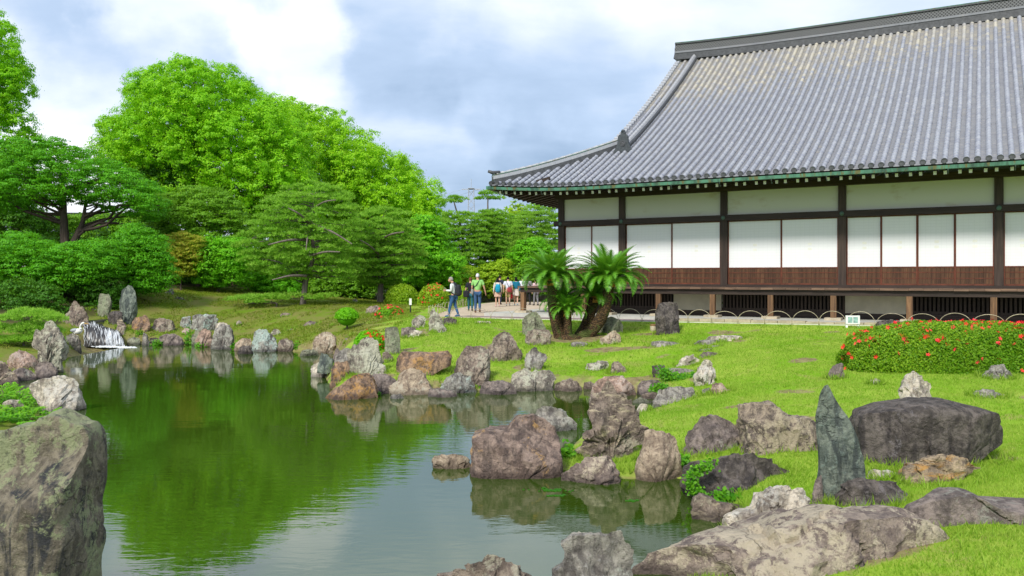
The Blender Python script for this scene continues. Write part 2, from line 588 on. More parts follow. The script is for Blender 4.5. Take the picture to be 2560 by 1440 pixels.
# ------------------------------------------------------------------ the building's own axes (s along the front, p outward, z up)
BC = Vector((2.2, 36.0, 0.0))
BX = Vector((0.8666, -0.499, 0.0))
BP = Vector((-0.499, -0.8666, 0.0))


def bw(s, p, z=0.0):
    return BC + BX * s + BP * p + Vector((0, 0, z))


def path_z(s):
    return 0.13 * min(1.0, max(0.0, s / 16.0))


# ------------------------------------------------------------------ terrain
ZW = -1.30                                                     # water level


def wpt(u, v):
    Y = (CH - ZW) * F / (v - HY)
    return ((u - CX) / F * Y, Y)


SHORE = [wpt(*q) for q in [
    (150, 1010), (70, 1030), (-20, 985), (10, 955), (100, 950), (160, 930), (165, 890), (205, 874), (212, 864), (330, 861), (400, 862), (470, 861), (540, 872),
    (600, 878), (690, 878), (745, 880), (830, 884), (850, 900), (800, 935), (822, 985), (950, 985), (1080, 984), (1200, 980), (1300, 974), (1460, 970), (1590, 985),
    (1640, 1000), (1660, 1012), (1640, 1024), (1560, 1040), (1480, 1062), (1420, 1085), (1390, 1110), (1330, 1165), (1400, 1195), (1560, 1212), (1700, 1205), (1735, 1240), (1755, 1310), (1640, 1385)]]
SHORE += [(1.0, 6.6), (0.5, 5.0), (-3.2, 4.5), (-6.0, 9.0), (-7.5, 14.0)]
SH = np.array(SHORE)


def pond_sd(x, y):
    """signed distance to the shore, positive on land; arrays"""
    x, y = np.asarray(x, float), np.asarray(y, float)
    inside = np.zeros(x.shape, bool)
    best = np.full(x.shape, 1e9)
    n = len(SH)
    for i in range(n):
        ax, ay = SH[i]
        bx, by = SH[(i + 1) % n]
        dx, dy = bx - ax, by - ay
        t = np.clip(((x - ax) * dx + (y - ay) * dy) / (dx * dx + dy * dy), 0, 1)
        best = np.minimum(best, np.hypot(x - ax - t * dx, y - ay - t * dy))
        c = ((ay > y) != (by > y)) & (x < (bx - ax) * (y - ay) / (by - ay + 1e-12) + ax)
        inside ^= c
    return np.where(inside, -best, best)


CTRL = [tuple(at(u, v, Y)) for (u, v, Y) in [
    (2300, 1440, 7.2), (2300, 1300, 8.7), (2300, 1180, 10.8), (2300, 1010, 15.2), (2300, 940, 18), (2300, 880, 21.5), (2300, 822, 26.3),
    (2700, 1400, 7.3), (2700, 1180, 10.8), (2700, 940, 18), (2700, 850, 23.5),
    (1640, 1035, 17.0), (1830, 985, 17.5), (2000, 1020, 15), (1900, 960, 18.5), (1900, 900, 21), (1900, 850, 24.5), (1900, 816, 28.3), (1960, 1190, 10.9), (1850, 1150, 12.0), (1700, 1090, 14.2), (1560, 1090, 14.8), (1950, 1300, 9.5), (1850, 1266, 10.7), (2050, 1290, 9.5), (1850, 1340, 9.1), (1750, 1560, 6.9), (2150, 1600, 6.5), (2000, 1480, 7.4), (2200, 1240, 9.9),
    (1600, 955, 21.7), (1690, 952, 21.2), (1700, 985, 19.8), (1765, 985, 19.0), (1700, 900, 23.4), (1600, 900, 24), (1600, 850, 27), (1600, 818, 30.0), (1250, 945, 21.8), (1250, 860, 26.5), (1250, 812, 31),
    (1420, 850, 27.5), (1420, 905, 24.0), (1000, 900, 24), (1000, 875, 26), (1000, 835, 29), (1000, 800, 33), (1100, 830, 29.5), (900, 790, 37), (900, 758, 46),
    (1030, 783, 38.3), (1000, 762, 50), (600, 745, 46), (600, 790, 40.5), (600, 835, 38), (700, 770, 42.5), (700, 830, 36.5), (800, 800, 38.5), (800, 850, 33.5),
    (450, 735, 46), (450, 800, 40), (300, 704, 43.5), (300, 760, 40.5), (180, 735, 41), (60, 720, 42), (60, 790, 36), (30, 880, 29.5), (20, 975, 21), (-150, 900, 26), (-150, 760, 38),
    (755, 770, 41.5), (950, 755, 47), (520, 715, 52), (750, 730, 53)]]
CTRL += [(-60, 60, 1.0), (-30, 70, 0.8), (0, 70, 0.25), (40, 70, 0.3), (-80, 30, 0.5), (60, 20, 0.2), (30, 5, -0.6), (-30, 10, -0.3), (0, 0, -0.2), (-90, 120, 1), (60, 120, 0.5), (0, 120, 0.5),
         (-4, 62, 0.15), (-1, 56, 0.1), (-2, 46, 0.0), (20, 30, 0.1), (5, 45, 0.1), (10, -5, -0.6), (-8, 2, -0.6)]
CT = np.array(CTRL)


def _phi(r2):
    return np.where(r2 > 1e-9, r2 * np.log(r2 + 1e-12), 0.0)


_n = len(CT)
_K = _phi(((CT[:, None, :2] - CT[None, :, :2]) ** 2).sum(-1)) + np.eye(_n) * 6.0
_P = np.c_[np.ones(_n), CT[:, :2]]
_W = np.linalg.solve(np.block([[_K, _P], [_P.T, np.zeros((3, 3))]]), np.r_[CT[:, 2], np.zeros(3)])


def sstep(x, a, b):
    t = np.clip((x - a) / (b - a), 0, 1)
    return t * t * (3 - 2 * t)


def ground_z(x, y):
    x, y = np.atleast_1d(np.asarray(x, float)), np.atleast_1d(np.asarray(y, float))
    sh = x.shape
    xf, yf = x.ravel(), y.ravel()
    z = np.empty(len(xf))
    for i in range(0, len(xf), 20000):
        q = np.c_[xf[i:i + 20000], yf[i:i + 20000]]
        z[i:i + 20000] = _phi(((q[:, None, :] - CT[None, :, :2]) ** 2).sum(-1)) @ _W[:_n] + _W[_n] + q @ _W[_n + 1:]
    far = sstep(np.hypot(xf, yf - 30), 70, 110)
    z = z * (1 - far) + 0.5 * far
    z = np.clip(z, ZW + 0.06, 2.2)
    # level ground under the path and the palace
    rx, ry = xf - BC.x, yf - BC.y
    s = rx * BX.x + ry * BX.y
    p = rx * BP.x + ry * BP.y
    m = sstep(p, 5.0, 3.9) * sstep(s, -7.0, -5.4)
    m = np.maximum(m, sstep(p, 5.2, 4.0) * sstep(xf, -4.5, -3.3))
    zp = 0.13 * np.clip(s / 16.0, 0, 1) - 0.004
    z = z * (1 - m) + zp * m
    sd = pond_sd(xf, yf)
    k = sstep(sd, -0.05, 0.55)
    z = (ZW - 0.12 - 0.5 * sstep(-sd, 0, 1.5)) * (1 - k) + z * k
    return z.reshape(sh)


def gz(x, y):
    return float(ground_z(x, y)[0])


_hit_Y = np.concatenate([np.arange(5, 30, 0.04), np.arange(30, 75, 0.1)])


def hit(u, v):
    """where the ray through a pixel of the photograph meets the ground or the water"""
    X = (u - CX) / F * _hit_Y
    Z = CH - (v - HY) / F * _hit_Y
    g = np.maximum(ground_z(X, _hit_Y), ZW)
    i = np.nonzero(Z <= g)[0]
    k = i[0] if len(i) else len(_hit_Y) - 1
    return Vector((X[k], _hit_Y[k], g[k]))


def axis(lo, hi, a, b, fine, ratio=1.18):
    c = list(np.arange(a, b + 1e-6, fine))
    st = fine
    left, x = [], a
    while x > lo:
        st *= ratio
        x -= st
        left.append(x)
    st, x, right = fine, b, []
    while x < hi:
        st *= ratio
        x += st
        right.append(x)
    return np.array(left[::-1] + c + right)


gx, gy = axis(-1500, 1500, -17, 17, 0.18), axis(-300, 2500, 5, 56, 0.19)
GX, GY = np.meshgrid(gx, gy)
GZ = ground_z(GX, GY)
nz = np.array([noise.fractal(Vector((a * 0.9, b * 0.9, 0)), 1.0, 2.0, 3) for a, b in zip(GX.ravel(), GY.ravel())]).reshape(GX.shape)
near = sstep(np.hypot(GX, GY - 25), 60, 40)
rxg, ryg = GX - BC.x, GY - BC.y
pg_ = rxg * BP.x + ryg * BP.y
sg_ = rxg * BX.x + ryg * BX.y
onpath = sstep(pg_, 4.6, 4.0) * np.maximum(sstep(sg_, -6.5, -5.4), sstep(GX, -4.2, -3.4))
GZ = GZ + 0.035 * nz * near * (1 - onpath) * sstep(pond_sd(GX, GY), 0, 1)
# what grows where: R moss mound, G bare earth, B leaf litter under the wood
gu, gv = CX + GX / np.maximum(GY, 1) * F, GY
moss = sstep(GX, -4.2, -6.5) * sstep(GY, 25, 30)
moss = np.maximum(moss, sstep(GX, -3.5, -5.0) * sstep(GY, 34.5, 37) * sstep(GX, -4.5, -7.5))
moss = np.maximum(moss, sstep(GX, -7, -8.5))
lit = np.maximum(sstep(GY, 51.5, 55), sstep(GX, -18.5, -20.5) * sstep(GY, 32, 36))
cyc = hit(1420, 846)
earth = sstep(np.hypot((GX - cyc.x - 0.1) / 1.6, (GY - cyc.y) / 1.3), 1.0, 0.45)
earth = np.maximum(earth, 0.62 * sstep(pond_sd(GX, GY), 1.0, 0.2))
worn = np.array([noise.noise(Vector((p_ * 0.8, q_ * 0.8, 5))) if abs(p_) < 20 and 5 < q_ < 60 else 0.0 for p_, q_ in zip(GX.ravel(), GY.ravel())]).reshape(GX.shape)
earth = np.maximum(earth, 0.75 * sstep(worn, 0.20, 0.50) * (1 - moss))
ny, nx = GX.shape
idx = np.arange(nx * ny).reshape(ny, nx)
quads = np.c_[idx[:-1, :-1].ravel(), idx[:-1, 1:].ravel(), idx[1:, 1:].ravel(), idx[1:, :-1].ravel()]


def ground_mat():
    n = NT("ground")
    tc = n.new("ShaderNodeTexCoord").outputs["Object"]
    sep = n.new("ShaderNodeSeparateColor")
    n.links.new(n.attr("cover", "Color"), sep.inputs[0])
    a = n.noise(tc, 0.55, 5, 0.6, 0.3)
    b = n.noise(tc, 5.0, 6, 0.65)
    c = n.noise(n.scaled(tc, (1, 0.5, 1)), 60, 3, 0.7)
    g = n.mix(n.step(a, 0.36, 0.64), (0.17, 0.34, 0.012), (0.30, 0.41, 0.05))
    g = n.mix(n.math("MULTIPLY", n.step(b, 0.5, 0.66), 0.5), g, (0.30, 0.34, 0.06))
    g = n.mix(n.math("MULTIPLY", n.step(n.noise(tc, 0.9, 7, 0.7, 0.8), 0.53, 0.66), 0.7), g, (0.33, 0.29, 0.10))
    g = n.mix(n.math("MULTIPLY", n.step(c, 0.5, 0.7), 0.35), g, (0.10, 0.27, 0.006))
    m = n.mix(n.step(n.noise(tc, 0.8, 6, 0.62, 0.4), 0.38, 0.60), (0.13, 0.215, 0.012), (0.19, 0.185, 0.05))
    m = n.mix(n.math("MULTIPLY", n.step(b, 0.52, 0.68), 0.55), m, (0.115, 0.20, 0.010))
    m = n.mix(n.math("MULTIPLY", n.step(c, 0.55, 0.7), 0.3), m, (0.32, 0.28, 0.14))
    jag = n.math("MULTIPLY", n.math("SUBTRACT", n.noise(tc, 1.3, 6, 0.6), 0.5), 0.9)
    col = n.mix(n.step(n.math("ADD", sep.outputs[0], jag), 0.35, 0.65), g, m)
    d = n.mix(n.step(b, 0.4, 0.6), (0.20, 0.155, 0.08), (0.28, 0.25, 0.11))
    col = n.mix(n.step(n.math("ADD", sep.outputs[1], jag), 0.4, 0.7), col, d)
    f = n.mix(n.step(a, 0.4, 0.6), (0.045, 0.055, 0.018), (0.09, 0.085, 0.03))
    col = n.mix(n.step(n.math("ADD", sep.outputs[2], jag), 0.4, 0.7), col, f)
    h = n.math("ADD", n.noise(tc, 22, 5, 0.7), c)
    return n.done(col, 0.95, n.bump(h, 0.6, 0.03), 0.1)


cov = np.stack([moss.ravel(), earth.ravel(), lit.ravel()], 1)
ground = add("ground", np_mesh("ground", np.c_[GX.ravel(), GY.ravel(), GZ.ravel()], quads, ground_mat(), {"cover": cov}, True))
tag(ground, "grassy garden ground with mossy mound and lawns round the pond", kind="structure")


def water_mat():
    n = NT("pond water")
    tc = n.new("ShaderNodeTexCoord").outputs["Object"]
    warp = n.noise(n.scaled(tc, (0.25, 0.25, 1)), 1.0, 3, 0.5)
    r1 = n.noise(n.scaled(tc, (1.1, 3.6, 1)), 1.7, 3, 0.5, 0.6)
    r2 = n.noise(n.scaled(tc, (0.5, 1.3, 1)), 0.9, 2, 0.5)
    r3 = n.noise(n.scaled(tc, (4, 11, 1)), 2.0, 2, 0.5)
    h = n.math("ADD", n.math("ADD", n.math("MULTIPLY", r1, n.step(warp, 0.30, 0.70)), n.math("MULTIPLY", r2, 0.9)), n.math("MULTIPLY", r3, 0.10))
    b = n.bump(h, 0.016, 0.25)
    n.done((0.032, 0.062, 0.005), 0.012, b, 0.5)
    n.bsdf.inputs["IOR"].default_value = 2.1
    return n.mat


wx0, wx1, wy0, wy1 = -16.5, 8.0, 3.5, 37.6
water = MB()
water.v = [(wx0, wy0, ZW), (wx1, wy0, ZW), (wx1, wy1, ZW), (wx0, wy1, ZW)]
water.face(0, 1, 2, 3)
tag(water.build("water", water_mat()), "green pond water mirroring the trees", kind="structure")

# ------------------------------------------------------------------ path and paving
front = [(-3.5, 33.9), (-1.32, 33.55), (1.87, 32.2)] + [tuple(bw(s, p).xy) for s, p in ((6, 3.5), (14, 3.3), (24, 3.15))]


def sheet(name, pts, mat, label, dz=0.004):
    m = MB()
    for x, y in pts:
        s = (x - BC.x) * BX.x + (y - BC.y) * BX.y
        m.v.append((x, y, path_z(s) + dz))
    m.face(*range(len(pts)))
    return tag(m.build(name, mat), label, kind="structure")


sheet("path", front + [tuple(bw(24, -2).xy), tuple(bw(-2.0, -2).xy), tuple(bw(-2, -18).xy), (3.0, 55.5), (-1.2, 54.6), (-2.4, 50.0), (-2.7, 46.0), (-3.3, 40)], M_PATH, "pale gravel path between lawn and palace", 0.0045)
sheet("pavement", [tuple(bw(s, p).xy) for s, p in ((-3.2, 3.0), (6.0, 3.35), (6.0, 2.2), (-2.6, 2.2))], M_MAUVE, "mauve paved strip in front of the palace", 0.009)
pl = MB().box(-2.6, 24, -2.3, 14, -0.1, 0.15)
plat = add("terrace", pl.mesh("terrace", M_CONCRETE), None, BC)
plat.rotation_euler = (0, 0, math.atan2(BX.y, BX.x))
tag(plat, "pale paved terrace the palace stands on", kind="structure")
stone = MB().box(-0.46, 0.46, -0.2, 0.2, -0.14, 0.0)
stone_me = stone.mesh("edging_stone", M_STONE)
for i in range(19):
    s = 6.5 + i * 0.935
    o = add("edging_stone", stone_me, plat, (s, -2.51, 0.158 + 0.006 * ((i * 7) % 5 - 2)))
    o.scale = (0.99 + 0.005 * (i % 3), 1, 1)
kb = MB()
for (a, b2) in zip(front[:-1], front[1:]):
    va = Vector((a[0], a[1], path_z((a[0] - BC.x) * BX.x + (a[1] - BC.y) * BX.y)))
    vb = Vector((b2[0], b2[1], path_z((b2[0] - BC.x) * BX.x + (b2[1] - BC.y) * BX.y)))
    kb.beam(va + Vector((0, -0.05, 0)), vb + Vector((0, -0.05, 0)), 0.07, 0.05)
tag(kb.build("kerb", M_KERB), "thin pale kerb between lawn and path", kind="structure")

# ------------------------------------------------------------------ the palace
palace = empty("palace", BC, math.atan2(BX.y, BX.x), "long timber palace with white paper screens under a huge grey tiled roof", "palace")


def s_at(u, p):
    r = (u - CX) / F
    return (r * (BC.y - 0.8666 * p) - BC.x + 0.499 * p) / (0.8666 + 0.499 * r)


EAVE, RISE0, RISE1, RIDGE_Q = 2.34, 0.452, 0.0098, 14.14
SEND = 23.0
ZE = 5.40


def roof_up(s, q):
    return 0.27 * max(0.0, 1 - (s + EAVE) / 5.0) ** 2 * max(0.0, 1 - q / 6.0)


def roof_z(s, q):
    return ZE + RISE0 * q + RISE1 * q * q + roof_up(s, q)


def rp(s, q, h=0.0):
    """a point of the roof surface in the palace's own axes, h above it"""
    return Vector((s, q - EAVE, roof_z(s, q) + h))


# posts, rails, plaster
POSTS = [0.0, 2.855, 7.157, 11.53, 16.49, 20.9]
post_me = MB().box(-0.135, 0.135, -0.13, 0.13, 1.26, 5.06).mesh("post", M_DARKWOOD)
for s in POSTS:
    add("post", post_me, palace, (s, 0, 0))
cover_me = MB().ball((0, 0, 0), (0.085, 0.03, 0.085), 10, 6).mesh("nail_cover", plain("bronze green", (0.055, 0.11, 0.085), 0.5, 0.5), smooth=True)
for s in POSTS:
    add("nail_cover", cover_me, palace, (s, -0.20, 4.02))
MB().box(-0.32, 22.0, -0.19, -0.132, 3.91, 4.13).build("head_rail", M_DARKWOODX, palace)
MB().box(-0.25, 22.0, -0.22, 0.12, 5.063, 5.33).build("wall_plate", M_DARKWOODX, palace)
MB().box(-0.16, 22.0, -0.16, 0.14, 1.302, 1.40).build("floor_sill", M_DARKWOODX, palace)
stain = NT("stained plaster")
_v = stain.obj()
_st = stain.step(stain.noise(stain.scaled(_v, (0.8, 1, 1.6)), 1.0, 5, 0.6), 0.56, 0.72)
stain.done(stain.mix(stain.math("MULTIPLY", _st, 0.45), (0.62, 0.62, 0.57), (0.40, 0.33, 0.20)), 0.9, None, 0.2)
for a, b2 in zip(POSTS[:-1], POSTS[1:]):
    add("plaster_panel", MB().box(-(b2 - a) / 2 + 0.137, (b2 - a) / 2 - 0.137, -0.03, 0.03, 4.135, 5.061).mesh("plaster_panel", stain.mat), palace, ((a + b2) / 2, 0, 0))


def paper_mat():
    n = NT("screen paper")
    tc = n.new("ShaderNodeTexCoord").outputs["Object"]
    sp = n.new("ShaderNodeSeparateXYZ")
    n.links.new(tc, sp.inputs[0])
    lines = None
    for k, per in ((0, 0.165), (2, 0.105)):
        w = n.math("PINGPONG", sp.outputs[k], per / 2)
        l = n.step(w, 0.012, 0.0)
        lines = l if lines is None else n.math("MAXIMUM", lines, l)
    col = n.mix(n.math("MULTIPLY", lines, 0.55), (0.76, 0.77, 0.80), (0.66, 0.68, 0.70))
    col = n.mix(n.math("MULTIPLY", n.step(n.noise(tc, 1.4, 4, 0.6), 0.5, 0.7), 0.3), col, (0.72, 0.74, 0.70))
    return n.done(col, 0.85, None, 0.2)


M_PAPER = paper_mat()
M_PATCH = plain("paper patch", (0.74, 0.74, 0.69), 0.9, 0.1, 0.05)
BAYS = [(0, 1, 2), (1, 2, 2), (2, 3, 2), (3, 4, 4), (4, 5, 4)]
for i0, i1, n in BAYS:
    a, b2 = POSTS[i0] + 0.14, POSTS[i1] - 0.14
    w = (b2 - a) / n
    nb = max(5, round(w / 0.155))
    pw = (w - 0.08) / nb
    fr = MB()
    hw = w / 2 - 0.002
    for x0, x1, z0, z1 in ((-hw, -hw + 0.035, 1.402, 3.905), (hw - 0.035, hw, 1.402, 3.905), (-hw + 0.036, hw - 0.036, 3.865, 3.905), (-hw + 0.036, hw - 0.036, 2.02, 2.065), (-hw + 0.036, hw - 0.036, 1.402, 1.455),
                           (-hw + 0.036, hw - 0.036, 1.63, 1.665), (-hw + 0.036, hw - 0.036, 1.84, 1.875)):
        fr.box(x0, x1, -0.022, 0.022, z0, z1)
    fr_me = fr.mesh("screen", M_REDWOOD)
    pa_me = MB().box(-hw + 0.03, hw - 0.03, 0.002, 0.012, 2.06, 3.87).mesh("paper", M_PAPER)
    pk_me = MB().box(-pw / 2 + 0.003, pw / 2 - 0.003, -0.010, 0.010, 1.40, 2.03).mesh("plank", M_PLANK)
    pt_me = MB().box(-0.07, 0.07, -0.003, 0.0, -0.045, 0.045).mesh("paper_patch", M_PATCH)
    for k in range(n):
        y = -0.03 if k % 2 else 0.02
        scr = add("screen", fr_me, palace, (a + w * (k + 0.5), y, 0))
        add("paper", pa_me, scr)
        for z in (2.75, 2.93):
            add("paper_patch", pt_me, scr, (0.02, 0.001, z))
        for j in range(nb):
            add("plank", pk_me, scr, (-w / 2 + 0.04 + pw * (j + 0.5), 0.003 * (j % 2), 0))

# deck round the building
bd = MB().box(-0.222, 0.222, -1.38, -0.165, -0.075, 0.0)
bd_me = bd.mesh("deck_board", M_DECKEDGE)
rng = random.Random(5)
for i in range(52):
    add("deck_board", bd_me, palace, (-1.25 + i * 0.45, rng.uniform(-0.012, 0.012), 1.30 + rng.uniform(-0.004, 0.004)))
sb_me = MB().box(-1.47, -0.165, -0.222, 0.222, -0.075, 0.0).mesh("deck_board", M_DECKEDGE)
for i in range(22):
    add("deck_board", sb_me, palace, (0, 0.062 + i * 0.45, 1.30 + rng.uniform(-0.004, 0.004)))
MB().box(-1.40, 22, -1.27, -1.09, 1.03, 1.222).build("deck_beam", M_DARKWOODX, palace)
MB().box(-1.38, -1.2, -1.085, 10, 1.03, 1.222).build("deck_beam", M_DARKWOODX, palace)
MB().box(-0.1, 22, -0.155, -0.1, 1.10, 1.30).build("floor_beam", M_DARKWOODX, palace)
pad_me = MB().box(-0.28, 0.28, -0.28, 0.28, 0.10, 0.24).mesh("stone_pad", M_STONE)
sup_me = MB().box(-0.095, 0.095, -0.095, 0.095, 0.24, 1.03).mesh("support_post", M_SUPPORT)
SUPS = [(-1.29, 1.18)] + [(s_at(u, 1.18), 1.18) for u in (1520, 1647, 1782, 1927, 2084, 2274, 2484)] + [(20.6, 1.18), (-1.29, -1.5), (-1.29, -4.5), (1.6, 1.18)]
for s, p in SUPS:
    add("support_post", sup_me, palace, (s, -p, 0))
    add("stone_pad", pad_me, palace, (s, -p, 0))
# under the floor: plaster panels, dark slatted openings
MB().box(-0.1, 22, -0.02, 0.16, 0.13, 0.36).build("plinth_beam", M_DARKWOODX, palace)
PLA = [(s_at(1684, 0), s_at(1803, 0)), (s_at(2113, 0), s_at(2265, 0))]
edges = [0.0] + [x for q in PLA for x in q] + [22.0]
for a, b2 in PLA:
    MB().box(a, b2, 0.0, 0.10, 0.362, 1.095).build("low_plaster_panel", M_LOWPLASTER, palace)
for a, b2 in zip(edges[0::2], edges[1::2]):
    L = MB()
    x = a + 0.05
    L.box(a, b2, 0.03, 0.08, 0.362, 0.48)
    L.box(a, b2, 0.03, 0.08, 0.99, 1.095)
    while x < b2 - 0.08:
        L.box(x, x + 0.075, 0.02, 0.075, 0.482, 0.988)
        x += 0.135
    L.build("lattice", M_DARKWOOD, palace)
    MB().box(a, b2, 0.30, 0.34, 0.36, 1.2).build("void_shade_board", plain("painted void shade", (0.02, 0.017, 0.015), 0.9), palace)  # near-black colour stands for the shade of the void behind the slats
# the other walls and the inside of the storey, out of the photograph's sight
MB().box(-0.08, 0.05, 0.14, 23.4, 0.13, 5.3).build("end_wall", M_LOWPLASTER, palace)
MB().box(0.3, 22, 0.45, 0.5, 1.2, 5.3).build("inner_wall", M_LOWPLASTER, palace)
MB().box(-0.08, 22, 23.42, 23.6, 0.13, 5.3).build("rear_wall", M_LOWPLASTER, palace)

# eaves
raf = MB()
a, b2 = Vector((0, 0.35, 5.56)), Vector((0, -2.12, 5.10))
raf.beam(a, b2, 0.095, 0.12)
raf.m = [0, 1, 0, 0, 0, 0]
raf_me = raf.mesh("rafter", M_DARKWOOD, M_RAFTEREND)
nr = 0
s = -1.9
while s < 22.5:
    o = add("rafter", raf_me, palace, (s, 0, roof_up(s, 0) * 0.95))
    s += 0.42 if nr % 2 else 0.30
    nr += 1
raf2 = MB()
raf2.beam(Vector((0.35, 0, 5.56)), Vector((-2.12, 0, 5.10)), 0.10, 0.14)
raf2_me = raf2.mesh("rafter", M_DARKWOOD)
for i in range(26):
    add("rafter", raf2_me, palace, (0, -1.85 + i * 0.42, 0.25 * max(0, 1 - i * 0.42 / 5) ** 2))
sof = MB()
ss = list(np.linspace(-EAVE + 0.05, SEND, 40))
for i, s in enumerate(ss):
    inn = 0.3 if s > 0 else min(0.3, -(-s) + 0.0)
    sof.v += [(s, -EAVE + 0.06, 5.21 + roof_up(s, 0)), (s, max(-EAVE + 0.07, inn), 5.66)]
for i in range(len(ss) - 1):
    sof.face(2 * i, 2 * i + 1, 2 * i + 3, 2 * i + 2)
sof.build("soffit", M_DARKWOODX, palace)
sof = MB()
yy = list(np.linspace(-EAVE + 0.05, 20, 30))
for y in yy:
    up = 0.27 * max(0, 1 - (y + EAVE) / 5) ** 2
    sof.v += [(-EAVE + 0.06, y, 5.21 + up), (min(0.3, max(-EAVE + 0.07, y)), y, 5.66)]
for i in range(len(yy) - 1):
    sof.face(2 * i, 2 * i + 2, 2 * i + 3, 2 * i + 1)
sof.build("soffit", M_DARKWOODX, palace)


def sweep(m, path, prof, side):
    """profile points (offset along side, height) carried along a path"""
    b = len(m.v)
    n = len(prof)
    side = Vector(side)
    for p in path:
        for dx, dz in prof:
            m.v.append(tuple(Vector(p) + side * dx + Vector((0, 0, dz))))
    for i in range(len(path) - 1):
        for k in range(n):
            k2 = (k + 1) % n
            m.face(b + i * n + k, b + i * n + k2, b + (i + 1) * n + k2, b + (i + 1) * n + k)
    m.face(*[b + k for k in range(n)][::-1])
    m.face(*[b + (len(path) - 1) * n + k for k in range(n)])


fas = MB()
sl = list(np.linspace(-EAVE, 3, 14)) + list(np.linspace(4, SEND, 12))
sweep(fas, [Vector((s, -EAVE, roof_up(s, 0))) for s in sl], [(-0.09, 5.185), (0.10, 5.185), (0.10, 5.30), (-0.09, 5.30)], (0, 1, 0))
fas.build("copper_fascia", M_COPPER, palace)
fas = MB()
yl = list(np.linspace(-EAVE - 0.08, 3, 14)) + [8, 20]
sweep(fas, [Vector((-EAVE, y, 0.27 * max(0, 1 - (y + EAVE) / 5) ** 2)) for y in yl], [(-0.088, 5.183), (0.10, 5.183), (0.10, 5.302), (-0.088, 5.302)], (1, 0, 0))
fas.build("copper_fascia", M_COPPER, palace)
# gutter hooks under the eave
hk = MB().tube([(0, -2.40, 5.30), (0, -2.44, 5.12), (0, -2.36, 5.02), (0, -2.26, 5.06)], 0.012, 4)
hk_me = hk.mesh("gutter_hook", plain("verdigris iron", (0.06, 0.09, 0.07), 0.6))
for i in range(13):
    s = -1.6 + i * 1.85
    add("gutter_hook", hk_me, palace, (s, 0, roof_up(s, 0)))

# roof: boarded surface, then the tiles
GAB = 1.55                     # the gable verge
roof_m = MB()
qs = list(np.linspace(0, RIDGE_Q, 15))
for a, b2 in ((GAB, SEND),):
    b = len(roof_m.v)
    for q in qs:
        for s in (a, b2):
            roof_m.v.append(tuple(rp(s, q, -0.06)))
    for i in range(len(qs) - 1):
        roof_m.face(b + 2 * i, b + 2 * i + 1, b + 2 * i + 3, b + 2 * i + 2)
b = len(roof_m.v)
for s in np.linspace(-EAVE, GAB, 14):
    roof_m.v += [tuple(rp(s, 0, -0.06)), tuple(rp(s, s + EAVE, -0.06))]
for i in range(13):
    roof_m.face(b + 2 * i, b + 2 * i + 2, b + 2 * i + 3, b + 2 * i + 1)
b = len(roof_m.v)              # left hip
QG = GAB + EAVE
for k in range(8):
    q = QG * k / 7
    z = ZE + RISE0 * q + RISE1 * q * q - 0.06
    roof_m.v += [(-EAVE + q, -EAVE + q, z + (0.27 * (1 - q / 6) * (1 - q / 5) ** 2 if q < 5 else 0)), (-EAVE + q, 25.9 - q, z)]
for i in range(7):
    roof_m.face(b + 2 * i, b + 2 * i + 2, b + 2 * i + 3, b + 2 * i + 1)
b = len(roof_m.v)              # rear slope
for q in qs:
    for s in (GAB, SEND):
        p = rp(s, q, -0.06)
        roof_m.v.append((p.x, 2 * (RIDGE_Q - EAVE) - p.y, p.z))
for i in range(len(qs) - 1):
    roof_m.face(b + 2 * i + 1, b + 2 * i, b + 2 * i + 2, b + 2 * i + 3)
b = len(roof_m.v)              # gable face
for q in qs:
    if q >= QG - 0.5:
        p = rp(GAB + 0.25, q, -0.1)
        roof_m.v += [tuple(p), (p.x, 2 * (RIDGE_Q - EAVE) - p.y, p.z)]
for i in range((len(roof_m.v) - b) // 2 - 1):
    roof_m.face(b + 2 * i, b + 2 * i + 2, b + 2 * i + 3, b + 2 * i + 1)
roof = roof_m.build("roof", M_TILEDARK, palace)

arc_q = np.linspace(0, RIDGE_Q, 600)
arc_l = np.r_[0, np.cumsum(np.hypot(np.diff(arc_q), np.diff(ZE + RISE0 * arc_q + RISE1 * arc_q ** 2)))]


def q_of(l):
    return float(np.interp(l, arc_l, arc_q))


def roll_tile(r, ln):
    V = []
    for y, rr in ((0.0, r), (0.05, r * 1.0), (0.055, r * 0.90), (ln, r * 0.93)):
        for k in range(7):
            an = math.pi * k / 6
            V.append((rr * math.cos(an), y, rr * math.sin(an) * 1.05))
    Fq = []
    for j in range(3):
        for k in range(6):
            Fq.append((j * 7 + k, j * 7 + k + 1, (j + 1) * 7 + k + 1, (j + 1) * 7 + k))
    Fq.append((0, 3, 2, 1)); Fq.append((0, 6, 5, 3)); Fq.append((3, 5, 4, 4))
    return np.array(V), np.array([f for f in Fq[:-1]])


TV, TF = roll_tile(0.092, 0.315)
STEP = 0.30
ROWP = 0.312
rngn = np.random.RandomState(4)
tile_rows = []
s = -EAVE + 0.12
while s < SEND:
    tile_rows.append(s)
    s += ROWP
cands = []
for s in tile_rows:
    qend = RIDGE_Q - 0.25 if s >= GAB else s + EAVE - 0.12
    lend = float(np.interp(qend, arc_q, arc_l))
    l = 0.0
    while l < lend - 0.1:
        q = q_of(l)
        cands.append((s, q, l))
        l += STEP


def tint_of(s, q):
    n = noise.fractal(Vector((s * 1.1, q * 0.30, 3.0)), 1.0, 2.0, 3) * 0.7
    hi = min(1, max(0, (q - 6.5 - 0.10 * max(0, s - 4) * 2.5) / 4.0))
    return min(1, max(0, 0.28 + 0.46 * hi + 0.25 * n + rngn.uniform(-0.15, 0.15)))


RM_PAL = Matrix.Translation(BC) @ Matrix.Rotation(math.atan2(BX.y, BX.x), 4, "Z")


